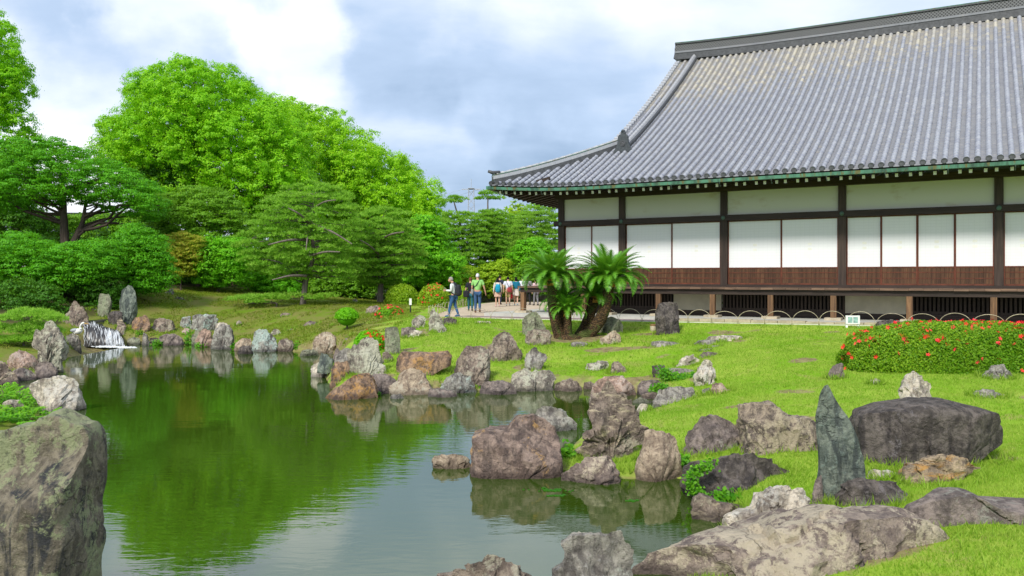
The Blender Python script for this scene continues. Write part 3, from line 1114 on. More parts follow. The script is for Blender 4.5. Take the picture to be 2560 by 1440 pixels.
def cam_uv(pl):
    w = RM_PAL @ pl
    return CX + F * w.x / w.y, HY - F * (w.z - CH) / w.y, w.length


scored = []
for i, (s, q, l) in enumerate(cands):
    u, v, d = cam_uv(rp(s, q))
    if u < 2550 and v > 2:
        scored.append((d, i))
scored.sort()
single = set(i for d, i in scored[:300])
tile_kinds = []
for k in range(10):
    tv = k / 9
    tile_kinds.append([np_mesh("roof_tile", TV, TF, M_TILE, {"tint": np.full(len(TV), 0.25 + 0.5 * tv), "tone": np.full(len(TV), x)}, True) for x in (0.05, 0.5, 0.95)])
allV, allF, allT, allN = [], [], [], []
off = 0
for i, (s, q, l) in enumerate(cands):
    sl_ = math.atan(RISE0 + 2 * RISE1 * q)
    base = rp(s, q, 0.0)
    t = tint_of(s, q)
    tone = rngn.uniform()
    if i in single:
        k = min(9, max(0, int((t - 0.25) / 0.5 * 9)))
        o = add("roof_tile", tile_kinds[k][min(2, int(tone * 3))], roof, base)
        o.rotation_euler = (sl_, rngn.uniform(-0.02, 0.02), rngn.uniform(-0.012, 0.012))
    else:
        c, sn = math.cos(sl_), math.sin(sl_)
        jit = rngn.uniform(-0.006, 0.006)
        W = np.c_[TV[:, 0] + base.x + jit, TV[:, 1] * c - TV[:, 2] * sn + base.y, TV[:, 1] * sn + TV[:, 2] * c + base.z]
        allV.append(W)
        allF.append(TF + off)
        off += len(TV)
        allT.append(np.full(len(TV), t))
        allN.append(np.full(len(TV), tone))
o = add("roll_tile_mass", np_mesh("roll_tile_mass", np.concatenate(allV), np.concatenate(allF), M_TILE, {"tint": np.concatenate(allT), "tone": np.concatenate(allN)}, True), roof)
tag(o, kind="stuff")
# pan tiles between the rolls
prof = [(-0.5, 0.012), (-0.25, -0.028), (0.25, -0.028), (0.5, 0.012)]
allV, allF, allT, allN = [], [], [], []
off = 0
fq = np.array([(0, 1, 5, 4), (1, 2, 6, 5), (2, 3, 7, 6), (8, 9, 1, 0), (9, 10, 2, 1), (10, 11, 3, 2)])
for s in tile_rows:
    sc_ = s + ROWP / 2
    qend = RIDGE_Q - 0.2 if sc_ >= GAB else sc_ + EAVE - 0.1
    lend = float(np.interp(qend, arc_q, arc_l))
    l = -0.04
    while l < lend:
        q0, q1 = q_of(max(l, 0)), q_of(l + 0.21)
        a, b2 = rp(sc_, q0), rp(sc_, q1)
        if l < 0:
            a.y -= 0.04
        W = []
        for dx, dz in prof:
            W.append((a.x + dx * ROWP, a.y, a.z + dz + 0.018))
        for dx, dz in prof:
            W.append((b2.x + dx * ROWP, b2.y, b2.z + dz - 0.012))
        for dx, dz in prof:
            W.append((a.x + dx * ROWP, a.y + 0.004, a.z + dz - 0.022))
        allV.append(np.array(W))
        allF.append(fq + off)
        off += 12
        allT.append(np.full(12, tint_of(s, q0) + 0.12))
        allN.append(np.full(12, rngn.uniform(0.3, 1)))
        l += 0.20
o = add("pan_tile_mass", np_mesh("pan_tile_mass", np.concatenate(allV), np.concatenate(allF), M_PAN, {"tint": np.concatenate(allT), "tone": np.concatenate(allN)}), roof)
tag(o, kind="stuff")
# round end tiles along the eave
et = MB().tube([(0, 0.03, 0.02), (0, -0.045, 0.0)], 0.098, 12)
et.tube([(0, -0.046, 0.0), (0, -0.056, 0.0)], 0.075, 12)
et_me = et.mesh("eave_tile", M_TILEDARK, smooth=False)
for s in tile_rows:
    o = add("eave_tile", et_me, roof, rp(s, 0.0, 0.035))

# ridges
M_RIDGE = NT("patterned ridge tiles")
_t = M_RIDGE.new("ShaderNodeTexCoord").outputs["Object"]
_w1 = M_RIDGE.new("ShaderNodeSeparateXYZ")
M_RIDGE.links.new(_t, _w1.inputs[0])
_a = M_RIDGE.math("PINGPONG", M_RIDGE.math("ADD", _w1.outputs[0], _w1.outputs[2]), 0.075)
_b = M_RIDGE.math("PINGPONG", M_RIDGE.math("SUBTRACT", _w1.outputs[0], _w1.outputs[2]), 0.075)
_l = M_RIDGE.step(M_RIDGE.math("MINIMUM", _a, _b), 0.012, 0.03)
M_RIDGE = M_RIDGE.done(M_RIDGE.mix(_l, (0.17, 0.175, 0.18), (0.035, 0.036, 0.038)), 0.6, None, 0.3)
zr = roof_z(10, RIDGE_Q)
yr = RIDGE_Q - EAVE


def ridge_lift(s):
    return 0.16 * max(0.0, 1 - (s - GAB) / 7.0) ** 2


sr = [GAB - 0.28, GAB + 0.6, 2.5, 4, 6, 9, 14, SEND]
for nm, hw, z0, z1, mt in (("ridge_base", 0.42, -0.25, 0.10, M_TILEDARK), ("ridge_course", 0.45, 0.101, 0.20, M_PAN), ("ridge_lattice", 0.36, 0.201, 0.60, M_RIDGE), ("ridge_course", 0.42, 0.601, 0.66, M_TILEDARK), ("ridge_cap", 0.38, 0.661, 0.71, M_COPPER)):
    m = MB()
    sweep(m, [Vector((s, yr, zr + ridge_lift(s))) for s in sr], [(-hw, z0), (hw, z0), (hw, z1), (-hw, z1)], (0, 1, 0))
    m.build(nm, mt, roof)
# descending ridge on the slope and the hip ridge to the corner
SK = 2.35
kq = list(np.linspace(3.75, RIDGE_Q - 0.2, 22))
for nm, hw, z0, z1, mt in (("descending_ridge", 0.18, -0.05, 0.18, M_TILEDARK), ("descending_ridge", 0.14, 0.181, 0.28, M_PAN)):
    m = MB()
    sweep(m, [rp(SK, q) for q in kq], [(-hw, z0), (hw, z0), (hw, z1), (-hw, z1)], (1, 0, 0))
    m.build(nm, mt, roof)
sg = [(q, q_of(l)) for q, l in ((0, x) for x in np.arange(arc_l[160], arc_l[-8], 0.30))]
seg_me = np_mesh("ridge_roll", TV * np.array([1.0, 1, 1.0]), TF, M_TILE, {"tint": np.full(len(TV), 0.6), "tone": np.full(len(TV), 0.25)}, True)
for _, q in sg:
    o = add("ridge_roll", seg_me, roof, rp(SK, q, 0.27))
    o.rotation_euler = (math.atan(RISE0 + 2 * RISE1 * q), 0, 0)
hipq = list(np.linspace(0.12, QG + 0.6, 16))


def hip(q, h=0.0):
    p = rp(-EAVE + q, q)
    return Vector((p.x, p.y, p.z + h))


hs = Vector((1, -1, 0)).normalized()
for nm, hw, z0, z1, mt in (("hip_ridge", 0.21, -0.12, 0.16, M_TILEDARK), ("hip_ridge", 0.18, 0.161, 0.33, M_TILE), ("hip_ridge_cap", 0.20, 0.331, 0.355, M_COPPER)):
    m = MB()
    sweep(m, [hip(q) for q in hipq], [(-hw, z0), (hw, z0), (hw, z1), (-hw, z1)], hs)
    m.build(nm, mt, roof)
for q in np.arange(0.25, QG + 0.4, 0.215):
    o = add("ridge_roll", seg_me, roof, hip(q, 0.33))
    o.rotation_euler = (math.atan((RISE0 + 2 * RISE1 * q) / 1.414), 0, -math.pi / 4)
# verge rolls showing their round ends along the gable edge
vt = MB().tube([(-0.16, 0, 0.05), (0.10, 0, 0.05)], 0.10, 10)
vt_me = vt.mesh("verge_tile", M_TILE, smooth=False)
for l in np.arange(float(np.interp(QG + 0.4, arc_q, arc_l)), arc_l[-1] - 0.2, 0.335):
    add("verge_tile", vt_me, roof, rp(GAB - 0.08, q_of(l)))
m = MB()
sweep(m, [rp(GAB - 0.05, q) for q in np.linspace(QG, RIDGE_Q, 12)], [(-0.06, -0.45), (0.02, -0.45), (0.02, -0.065), (-0.06, -0.065)], (1, 0, 0))
m.build("barge_board", M_DARKWOOD, roof)


def ornament(scale):
    """a shield-shaped ridge-end tile with curled feet, a knob and a round flower crest"""
    half = [(0.0, 1.16), (0.09, 1.13), (0.13, 1.05), (0.10, 0.98), (0.20, 0.95), (0.27, 0.85), (0.29, 0.62), (0.33, 0.42), (0.42, 0.22), (0.50, 0.14), (0.53, 0.03), (0.46, -0.03), (0.30, 0.0), (0.12, 0.03)]
    out = half + [(-x, z) for x, z in half[::-1] if x > 0]
    m = MB()
    for y in (-0.09, 0.09):
        m.v += [(x * scale, y * scale, z * scale) for x, z in out]
    n = len(out)
    m.face(*range(n))
    m.face(*range(2 * n - 1, n - 1, -1))
    for k in range(n):
        k2 = (k + 1) % n
        m.face(k2, k, n + k, n + k2)
    crest = MB()
    crest.tube([(0, -0.092 * scale, 0.48 * scale), (0, -0.12 * scale, 0.48 * scale)], 0.17 * scale, 16)
    for k in range(12):
        an = 2 * math.pi * k / 12
        crest.ball((0.11 * scale * math.cos(an), -0.12 * scale, (0.48 + 0.11 * math.sin(an)) * scale), (0.032 * scale, 0.02 * scale, 0.032 * scale), 6, 4)
    crest.ball((0, -0.12 * scale, 0.48 * scale), (0.045 * scale, 0.03 * scale, 0.045 * scale), 8, 4)
    knob = MB().ball((0, 0, 1.14 * scale), (0.11 * scale, 0.16 * scale, 0.10 * scale), 8, 6)
    return m.mesh("ridge_ornament", M_ORN), crest.mesh("crest", M_TILEDARK), knob.mesh("knob", M_ORN)


def put_ornament(loc, rz, sc):
    a, c, k = ornament(sc)
    o = add("ridge_end_tile", a, roof, loc)
    o.rotation_euler = (0, 0, rz)
    add("ridge_end_tile", c, roof, loc).rotation_euler = (0, 0, rz)
    add("ridge_end_tile", k, roof, loc).rotation_euler = (0, 0, rz)


put_ornament(rp(SK, 3.62, -0.02), 0, 0.82)
put_ornament(hip(0.15, 0.0), -math.pi / 4, 0.42)
cu = MB().tube([hip(0.35, 0.40), hip(0.12, 0.46), hip(-0.02, 0.56)], [0.09, 0.08, 0.06], 8)
cu.build("ridge_end_roll", M_TILEDARK, roof, smooth=True)
put_ornament(Vector((GAB - 0.30, yr, zr + 0.0)), -math.pi / 2, 0.72)

# ------------------------------------------------------------------ rocks
def resample(poly, n):
    P = np.array(poly, float)
    Q = np.r_[P, P[:1]]
    L = np.r_[0, np.cumsum(np.hypot(*(np.diff(Q, axis=0).T)))]
    t = np.linspace(0, L[-1], n, endpoint=False)
    return np.c_[np.interp(t, L, Q[:, 0]), np.interp(t, L, Q[:, 1])]


ROCK_AT = {}
FOOT = []


def rock(key, label, poly, mat, depth=0.42, box=2.6, rough=1.0, facets=7, Y=None, base=None, group=None, name="boulder", sink=0.22, slope=0.0, cat="rock"):
    """a boulder whose front outline is traced at its place; depth = half thickness as a share of its width, box = how square it is front to back"""
    P = np.array(poly, float)
    u0, u1, v0, v1 = P[:, 0].min(), P[:, 0].max(), P[:, 1].min(), P[:, 1].max()
    vb = base if base is not None else v1
    if Y is None:
        ub = P[P[:, 1] > v1 - 0.18 * (v1 - v0)][:, 0].mean()
        h = hit(ub, vb)
        Yf = h.y
    else:
        Yf = Y
    wpx = u1 - u0
    D = max(0.05, min(depth * wpx, 0.9 * max(wpx, v1 - v0)) * Yf / F)
    Yc = Yf + D * 0.62
    n = 40 if wpx < 45 else (60 if wpx < 130 else 120)
    rings = 13 if wpx < 45 else (21 if wpx < 130 else 41)
    R = resample(P, n)
    X = (R[:, 0] - CX) / F * Yc
    Z = CH - (R[:, 1] - HY) / F * Yc
    zb = CH - (vb - HY) / F * Yf
    zlow = Z.min()
    cx = 0.5 * (X.min() + X.max())
    # lower edge is buried
    k = sstep(Z, zlow + 0.35 * (Z.max() - zlow), zlow)
    Z = Z - k * max(0.0, zlow - zb + sink)
    zlo = Z.min()
    ths = np.linspace(-math.pi / 2, math.pi / 2, rings)
    s = np.sin(ths)
    g = np.clip(1 - np.abs(s) ** box, 0, 1) ** (1 / box)
    g = np.maximum(g, 0.02)
    rr = random.Random(sum(ord(ch) * (i + 3) for i, ch in enumerate(key)))
    V = []
    for si, gi in zip(s, g):
        gt = gi ** 0.8
        V.append(np.c_[(cx + (X - cx) * gi), np.full(n, Yc + D * si), zlo + (Z - zlo) * gt + slope * D * si])
    V = np.concatenate(V)
    c = np.array([cx, Yc, zb])
    size = max(X.max() - X.min(), Z.max() - zb)
    hgt = Z.max() - zb
    # broken faces: flat facets cut back into the depth of the stone, the traced outline stays
    ctr = np.array([cx, Yc, zb + 0.4 * hgt])
    for _ in range(facets + (5 if box < 3.5 else 0)):
        sg = -1.0 if rr.random() < 0.75 else 1.0
        nv = np.array([rr.uniform(-1.1, 1.1), sg, rr.uniform(-0.25, 1.2)])
        nv /= np.linalg.norm(nv)
        q = V - ctr
        d = q @ nv
        cut = d.max() * rr.uniform(0.55, 0.86)
        over = np.maximum(0, d - cut)
        dy = over / abs(nv[1])
        room = np.maximum(0, sg * (V[:, 1] - Yc)) * 0.92
        V[:, 1] -= sg * np.minimum(dy, room)
    # weathering: lumps, ledges, grain
    o3 = Vector((rr.uniform(0, 50), rr.uniform(0, 50), rr.uniform(0, 50)))
    cc = np.array([cx, Yc, zb + 0.35 * hgt])
    dirs = V - cc
    dirs /= np.linalg.norm(dirs, axis=1)[:, None] + 1e-9
    amp = 0.06 * size * rough
    tl = rr.uniform(-1, 1)
    f1, f2 = 2.2 / size, 6.0 / size
    disp = np.empty(len(V))
    cellv = np.zeros(len(V))
    for i in range(len(V)):
        q = Vector(V[i])
        a = noise.fractal(q * f1 + o3, 0.9, 2.1, 4)
        b = noise.ridged_multi_fractal(q * f2 + o3, 0.9, 2.2, 4, 1.0, 2.0) if rough > 0.5 else 0.8
        led = noise.noise(Vector((0.35 * q.x, 0.35 * q.y, q.z * 1.0 + 0.5 * q.x * tl)) * (7.0 / size) + o3)
        wq = q * (2.6 / size) + o3 + Vector((a, -a, 0.6 * a)) * 0.22
        vd, vp = noise.voronoi(wq)
        cell = noise.cell(vp[0] * 3.7) - 0.5
        crack_ = max(0.0, 1 - (vd[1] - vd[0]) / 0.09)
        cellv[i] = cell * amp * 0.85 - crack_ * amp * 0.45
        disp[i] = a * amp * 0.7 + (b - 0.9) * amp * 0.7 + (round(led * 3) / 3) * amp * 0.22
    V = V + dirs * (disp + cellv * (0.9 if box < 3.5 else 0.6))[:, None]
    idx = np.arange(rings * n).reshape(rings, n)
    nx_ = np.roll(idx, -1, axis=1)
    Fq = np.c_[idx[:-1].ravel(), idx[1:].ravel(), nx_[1:].ravel(), nx_[:-1].ravel()]
    loc = Vector((cx, Yc, zb))
    V = V - np.array(loc)
    me = np_mesh(name, V, Fq, RM[mat], None, True)
    me.set_sharp_from_angle(angle=math.radians(30))
    o = add(name, me, None, loc)
    tag(o, label, cat, group)
    ROCK_AT[key] = (cx, Yf, zb, D, hgt)
    FOOT.append((cx, Yc, (X.max() - X.min()) / 2, D))
    return o


G1, G2, G3, G4, G5, G6 = "rocks round the waterfall", "rocks along the far shore", "rocks of the lawn point", "rocks round the inlet", "rocks of the near shore", "stepping stones in the lawn"
R = rock
# round the waterfall and the left bank
R("a", "tall dark triangular boulder just left of the waterfall", [(156, 838), (160, 810), (166, 782), (184, 752), (208, 767), (222, 789), (222, 813), (206, 838)], "brown", 0.35, group=G1, Y=36.0)
R("a2", "grey boulder at the water below the heron", [(160, 874), (164, 842), (178, 834), (198, 838), (201, 874)], "grey", 0.4, group=G1)
R("b", "smaller of two upright green slabs above the waterfall", [(244, 797), (245, 755), (250, 735), (273, 734), (280, 755), (270, 797)], "moss", 0.25, 3.5, 0.6, group=G1, Y=38.2, name="standing_stone")
R("c", "tallest upright grey green slab right above the waterfall", [(299, 774), (300, 742), (305, 724), (322, 709), (339, 724), (343, 750), (339, 789), (328, 810), (311, 808)], "slate", 0.25, 3.5, 0.6, group=G1, Y=37.8, name="standing_stone")
R("d", "dark rounded rock between the two upright slabs", [(270, 806), (272, 782), (289, 775), (305, 781), (308, 806)], "dark", 0.4, group=G1, Y=37.2)
R("d2", "dark block wedged behind the upright slabs above the falls", [(222, 800), (224, 778), (240, 770), (248, 776), (248, 802)], "dark", 0.5, group=G1, Y=38.8)
R("e", "narrow rock with a white streak right of the falls", [(290, 838), (293, 801), (303, 797), (314, 815), (316, 838)], "stripe", 0.5, group=G1, Y=36.6)
R("f", "brown boulder with rusty face at foot of tallest slab", [(327, 836), (330, 808), (339, 792), (364, 788), (375, 805), (373, 834)], "orange", 0.45, group=G1, Y=37.0)
R("g", "grey brown boulder on the moss right of the falls", [(378, 838), (380, 812), (384, 798), (405, 796), (430, 800), (436, 815), (425, 838)], "brown", 0.45, group=G1, Y=37.4)
R("g2", "small pointed rock standing at the waterline by the falls", [(354, 864), (356, 838), (359, 829), (366, 836), (376, 864)], "grey", 0.5, group=G1)
R("g3", "small dark rock at the waterline right of the falls", [(372, 861), (373, 846), (385, 842), (398, 847), (398, 861)], "dark", 0.5, group=G1)
R("g4", "low mossy rock just below the foot of the tall slab", [(318, 862), (322, 846), (336, 840), (350, 846), (354, 862)], "moss", 0.5, group=G1)
R("h", "tall craggy grey rock with a knob on the left bank", [(82, 930), (83, 860), (91, 827), (109, 821), (111, 805), (120, 801), (139, 810), (147, 828), (162, 836), (166, 875), (160, 905), (156, 930)], "lichen", 0.4, 2.6, 1.5, group=G1, base=926)
R("i", "pinkish dome shaped boulder on the left bank", [(13, 926), (18, 902), (30, 884), (48, 873), (66, 876), (80, 890), (90, 905), (90, 926)], "red", 0.5, 2.2, 0.7, group=G1, base=926)
R("j", "purple sloping slab in front of the craggy rock", [(84, 947), (87, 912), (100, 903), (125, 906), (141, 926), (140, 947)], "purple", 0.5, 2.6, 0.6, group=G1)
R("k", "low purple slab under the pink dome", [(30, 952), (32, 926), (60, 920), (82, 926), (94, 940), (92, 952)], "purple", 0.4, 3, 0.6, group=G1)
R("l", "dark pale edged rock at the left picture edge", [(-40, 962), (-30, 900), (10, 905), (40, 935), (50, 962)], "stripe", 0.45, group=G1)
R("m", "pale pink and cream block standing in the water at left", [(77, 972), (82, 958), (101, 945), (150, 941), (188, 944), (198, 965), (204, 1012), (182, 1026), (109, 1032), (97, 1014)], "pale", 0.42, 3.2, 0.8, group=G1)
R("n", "small whitish rock among the ferns", [(8, 1020), (14, 1002), (30, 997), (48, 998), (62, 1014), (60, 1022)], "pale", 0.5, group=G1, base=1018)
R("o", "huge square rock with green streaks in the near left corner", [(-170, 1700), (-170, 1092), (-60, 1084), (2, 1076), (15, 1064), (60, 1057), (90, 1050), (95, 1037), (124, 1028), (161, 1034), (170, 1042), (190, 1056), (212, 1064), (224, 1087), (230, 1125), (229, 1200), (218, 1256), (226, 1312), (217, 1388), (206, 1440), (197, 1700)], "mossy", 0.34, 6.5, 0.36, 2, Y=6.4, base=1690, group=G5)
# far shore
R("p", "pyramid rock with pale green lichen on the moss mound", [(426, 782), (427, 766), (434, 747), (445, 741), (458, 746), (473, 763), (473, 782)], "mint", 0.42, group=G2, Y=43.0, base=780)
R("q", "blue grey block half hidden under leaves on the mound", [(398, 750), (402, 736), (416, 728), (432, 722), (438, 735), (437, 750)], "grey", 0.4, 3, group=G2, Y=44.0)
R("r1", "small green stained block left of the wide green block", [(449, 822), (451, 805), (457, 793), (477, 790), (480, 812), (478, 822)], "mint", 0.5, group=G2, Y=38.6)
R("r2", "wide flat topped block with green streaks on the far bank", [(476, 830), (480, 790), (494, 786), (542, 787), (546, 796), (540, 818), (532, 830)], "mint", 0.35, 4, 0.7, group=G2, Y=38.2)
R("s", "small pink rock below the green streaked block", [(452, 838), (456, 826), (463, 819), (473, 822), (476, 838)], "red", 0.5, group=G2, Y=37.4)
R("t", "long low purplish boulder lying along the far waterline", [(395, 864), (396, 842), (410, 835), (445, 836), (459, 846), (458, 864)], "purple", 0.35, 3, 0.7, group=G2)
R("u", "pale green stone left of the red crumbly rock", [(479, 864), (480, 840), (489, 826), (502, 828), (505, 864)], "moss", 0.5, group=G2)
R("v", "crumbly red rock at the far waterline", [(487, 868), (489, 844), (502, 822), (516, 818), (528, 828), (530, 866)], "red", 0.42, 2.4, 1.5, group=G2)
R("w", "tall blue grey split block at the far waterline", [(527, 875), (530, 836), (536, 821), (550, 814), (573, 812), (581, 824), (582, 846), (580, 875)], "grey", 0.42, 3, 0.9, group=G2)
R("w2", "small pale block behind the blue grey split block", [(539, 822), (540, 808), (560, 805), (571, 812), (571, 822)], "pale", 0.4, group=G2, Y=37.8)
R("x", "tiny rock alone on the moss slope of far bank", [(587, 816), (592, 803), (598, 799), (604, 805), (603, 816)], "brown", 0.5, group=G2)
R("y", "beige rounded boulder next to the mint lichen rock", [(585, 878), (590, 856), (606, 845), (626, 846), (634, 878)], "tan", 0.45, 2.2, 0.6, group=G2)
R("z", "dark low rock at the waterline before the beige boulder", [(592, 886), (597, 867), (606, 862), (622, 864), (636, 886)], "dark", 0.4, group=G2)
R("aa", "big grey rock blotched with mint lichen on far shore", [(628, 878), (628, 852), (633, 827), (648, 818), (666, 820), (677, 835), (691, 860), (694, 880)], "mint", 0.42, 2.6, 1.0, group=G2)
R("bb", "pale rock behind right of the mint blotched rock", [(676, 858), (675, 835), (685, 824), (698, 825), (706, 836), (706, 858)], "lichen", 0.45, group=G2, Y=35.8)
R("cc", "pinkish boulder at the waterline right of mint blotched rock", [(693, 880), (697, 851), (715, 844), (730, 852), (735, 866), (730, 880)], "brown", 0.45, 2.3, 0.7, group=G2)
R("dd", "grey rock upslope between pale rock and sloping slab", [(710, 848), (713, 827), (727, 821), (741, 828), (742, 848)], "grey", 0.5, group=G2, Y=36.6)
R("ee", "sloping purple slab lying on the mound", [(741, 846), (746, 826), (762, 807), (776, 802), (791, 806), (799, 822), (788, 838), (768, 846)], "purple", 0.35, 3, 0.6, group=G2, Y=37.0)
R("ff", "low mossy rock islet at the tip of far shore", [(748, 890), (757, 876), (775, 871), (795, 878), (801, 890)], "moss", 0.4, group=G2)
R("gg", "triangular rock with rust and cream lichen at the far point", [(778, 884), (782, 860), (795, 842), (816, 829), (833, 832), (846, 854), (846, 884)], "tan", 0.42, 2.6, 1.0, group=G2)
R("hh", "flat sided grey rock left of the clipped ball shrub", [(830, 840), (833, 828), (843, 817), (862, 817), (872, 827), (868, 840)], "grey", 0.45, group=G2, Y=36.0)
R("ii", "pale pink rock right of the clipped ball shrub", [(882, 820), (885, 806), (891, 798), (916, 797), (921, 812), (918, 820)], "pale", 0.45, group=G2, Y=37.0)
R("jj", "dark rock peeping out left behind the ball shrub", [(830, 815), (833, 797), (843, 793), (850, 798), (850, 815)], "dark", 0.5, group=G2, Y=38.0)
R("kk", "dark slanting slab between the two red azaleas", [(921, 842), (923, 812), (934, 806), (948, 803), (968, 818), (966, 842)], "purple", 0.4, 3, 0.6, group=G3, Y=34.5)
R("ll", "flat pale stone under the round red azalea", [(966, 818), (970, 808), (984, 805), (1002, 810), (1003, 818)], "pale", 0.4, group=G3, Y=35.2)
R("mm", "small flat stone left of the yellow lichen rock", [(1002, 816), (1007, 805), (1027, 804), (1030, 816)], "brown", 0.4, group=G3, Y=34.8)
R("nn", "leaning rock with yellow lichen near the path corner", [(1025, 820), (1036, 794), (1049, 786), (1066, 797), (1064, 812), (1050, 820)], "lichen", 0.4, group=G3)
R("oo", "pointed white topped rock in front of the hoop fence", [(1069, 806), (1077, 781), (1083, 771), (1098, 785), (1111, 802), (1113, 818), (1090, 829), (1074, 822)], "lichen", 0.45, 2.4, 0.9, group=G3)
R("pp", "small speckled rock leaning on the pointed white topped rock", [(1083, 831), (1087, 812), (1093, 806), (1102, 806), (1117, 823), (1114, 831)], "lichen", 0.45, group=G3)
R("qq", "grey log shaped stone lying by the path edge", [(1108, 812), (1110, 796), (1130, 793), (1143, 798), (1143, 808), (1122, 813)], "dark", 0.4, group=G3)
R("rr", "dark block beside the slate pillar on the lawn edge", [(1002, 844), (1002, 820), (1020, 817), (1038, 818), (1042, 830), (1036, 843)], "purple", 0.45, 3, group=G3)
R("ss", "low white topped slab on the lawn edge", [(1010, 845), (1016, 830), (1026, 824), (1045, 826), (1059, 828), (1048, 837), (1030, 845)], "pale", 0.4, group=G3)
R("tt", "upright flat topped slate pillar on the lawn point", [(961, 884), (960, 852), (962, 818), (985, 814), (994, 819), (1000, 849), (1002, 880), (978, 886)], "moss", 0.32, 3.6, 0.5, group=G3, name="standing_stone")
R("uu", "small dark rock left of the low red azalea", [(862, 872), (863, 846), (880, 841), (886, 853), (886, 872)], "purple", 0.5, group=G3, Y=31.0)
R("vv", "big grey peak rock covered in pale lichen on point", [(868, 950), (871, 900), (876, 878), (884, 865), (902, 851), (916, 840), (929, 842), (944, 854), (953, 890), (963, 924), (962, 945), (910, 952)], "lichen", 0.42, 2.6, 1.2, group=G3, Y=22.2)
R("ww", "grey rock tucked left behind the lichen peak rock", [(833, 915), (837, 895), (847, 877), (867, 865), (881, 871), (880, 915)], "grey", 0.45, 2.6, 1.0, group=G3, Y=23.6)
R("xx", "tiny purple rock left of the grey tucked rock", [(832, 896), (836, 878), (842, 869), (849, 873), (848, 896)], "purple", 0.5, group=G3, Y=24.5)
R("yy", "dark green grey rock above the white pond rock", [(793, 914), (798, 892), (804, 883), (818, 886), (834, 898), (836, 914)], "slate", 0.5, group=G3, Y=24.2)
R("zz", "white lichen rock standing in water at the point", [(777, 943), (780, 916), (796, 905), (822, 907), (830, 917), (832, 943)], "pale", 0.45, 2.5, 1.0, group=G3)
R("ab", "rock with bright orange top beside lichen peak rock", [(824, 962), (828, 926), (838, 906), (865, 899), (873, 909), (873, 940), (862, 962)], "orange", 0.42, 2.6, 0.8, group=G3)
R("ac", "low rusty wedge rock pointing left into the pond", [(797, 999), (833, 971), (876, 942), (910, 933), (926, 939), (938, 962), (946, 994), (892, 998)], "orange", 0.35, 2.6, 0.8, group=G3)
R("ad", "purple grey boulder between the wedge and dome rocks", [(923, 984), (924, 940), (940, 933), (964, 931), (981, 941), (991, 956), (990, 984)], "purple", 0.42, 2.6, 0.7, group=G3)
R("ae", "tan dome rock with a notch at the lawn point waterline", [(972, 989), (975, 965), (992, 953), (996, 937), (1009, 924), (1028, 919), (1049, 922), (1060, 931), (1080, 972), (1078, 989)], "tan", 0.42, 2.3, 0.7, group=G3)
R("af", "low grey stone barely above water below the dome rock", [(970, 998), (980, 984), (1000, 984), (1013, 998)], "grey", 0.4, group=G3)
R("ag", "long rust streaked block across the lawn point", [(990, 928), (992, 894), (1003, 878), (1079, 879), (1119, 877), (1129, 892), (1128, 912), (1068, 936)], "orange", 0.26, 5.0, 0.5, 3, group=G3)
R("ag2", "small brown rock left of the long rust streaked block", [(953, 902), (955, 882), (970, 879), (982, 892), (980, 904)], "brown", 0.45, group=G3)
R("ah", "big leaning brown boulder in the middle lawn", [(1131, 930), (1136, 905), (1149, 885), (1163, 862), (1186, 858), (1208, 860), (1221, 878), (1222, 934), (1212, 957), (1190, 960), (1160, 945)], "brown", 0.42, 2.6, 0.9, group=G3)
R("ai", "brown peak with pale crest right of leaning boulder", [(1219, 905), (1219, 873), (1238, 843), (1259, 828), (1271, 829), (1287, 843), (1307, 882), (1306, 893), (1262, 905)], "brown", 0.38, 2.8, 0.9, group=G3)
R("aj", "small blue grey rock with a nub on the lawn", [(1308, 926), (1316, 885), (1330, 869), (1342, 867), (1347, 876), (1360, 881), (1367, 894), (1360, 910), (1338, 926)], "grey", 0.42, 2.6, 0.8, group=G3)
R("ak", "broad boulder streaked yellow green at the inlet waterline", [(1280, 978), (1282, 938), (1307, 923), (1358, 920), (1380, 930), (1390, 948), (1387, 978)], "lichen", 0.38, 3.0, 0.8, group=G3)
R("al", "flat topped purple slab at the waterline", [(1195, 987), (1203, 966), (1211, 955), (1276, 954), (1286, 968), (1293, 987)], "purple", 0.36, 3.2, 0.6, group=G3)
R("am", "dome rock with mint lichen below the leaning boulder", [(1097, 984), (1102, 960), (1116, 942), (1135, 928), (1160, 932), (1180, 950), (1192, 972), (1190, 984)], "mint", 0.4, 2.4, 0.9, group=G3)
R("an", "low purple rock before the mint dome rock", [(1070, 994), (1074, 972), (1103, 970), (1122, 976), (1142, 975), (1146, 994)], "purple", 0.35, 2.6, 0.7, group=G3)
# inlet
R("ao", "speckled low boulder left of the small round inlet rock", [(1385, 979), (1390, 962), (1400, 952), (1420, 948), (1446, 950), (1457, 966), (1456, 979)], "brown", 0.4, 2.6, 0.9, group=G4)
R("ap", "small round rock between two inlet boulders", [(1456, 974), (1459, 955), (1476, 952), (1487, 960), (1486, 974)], "brown", 0.5, group=G4)
R("aq", "wide pink brown boulder at head of the inlet", [(1476, 988), (1482, 966), (1492, 951), (1506, 940), (1556, 941), (1579, 960), (1596, 990), (1560, 992)], "red", 0.38, 2.6, 0.8, group=G4)
R("ar", "small upright brown rock behind the wide pink boulder", [(1519, 944), (1529, 911), (1543, 902), (1553, 906), (1567, 927), (1566, 944)], "brown", 0.45, group=G4, Y=22.6)
R("as", "flat speckled stone set in the lawn above inlet", [(1461, 922), (1466, 909), (1478, 905), (1518, 904), (1524, 914), (1510, 924), (1480, 926)], "lichen", 0.4, group=G4, slope=0.2)
R("at", "smooth purple boulder left of the ivy", [(1591, 992), (1592, 964), (1606, 952), (1647, 948), (1656, 957), (1650, 992)], "purple", 0.4, 2.4, 0.5, group=G4, Y=20.8)
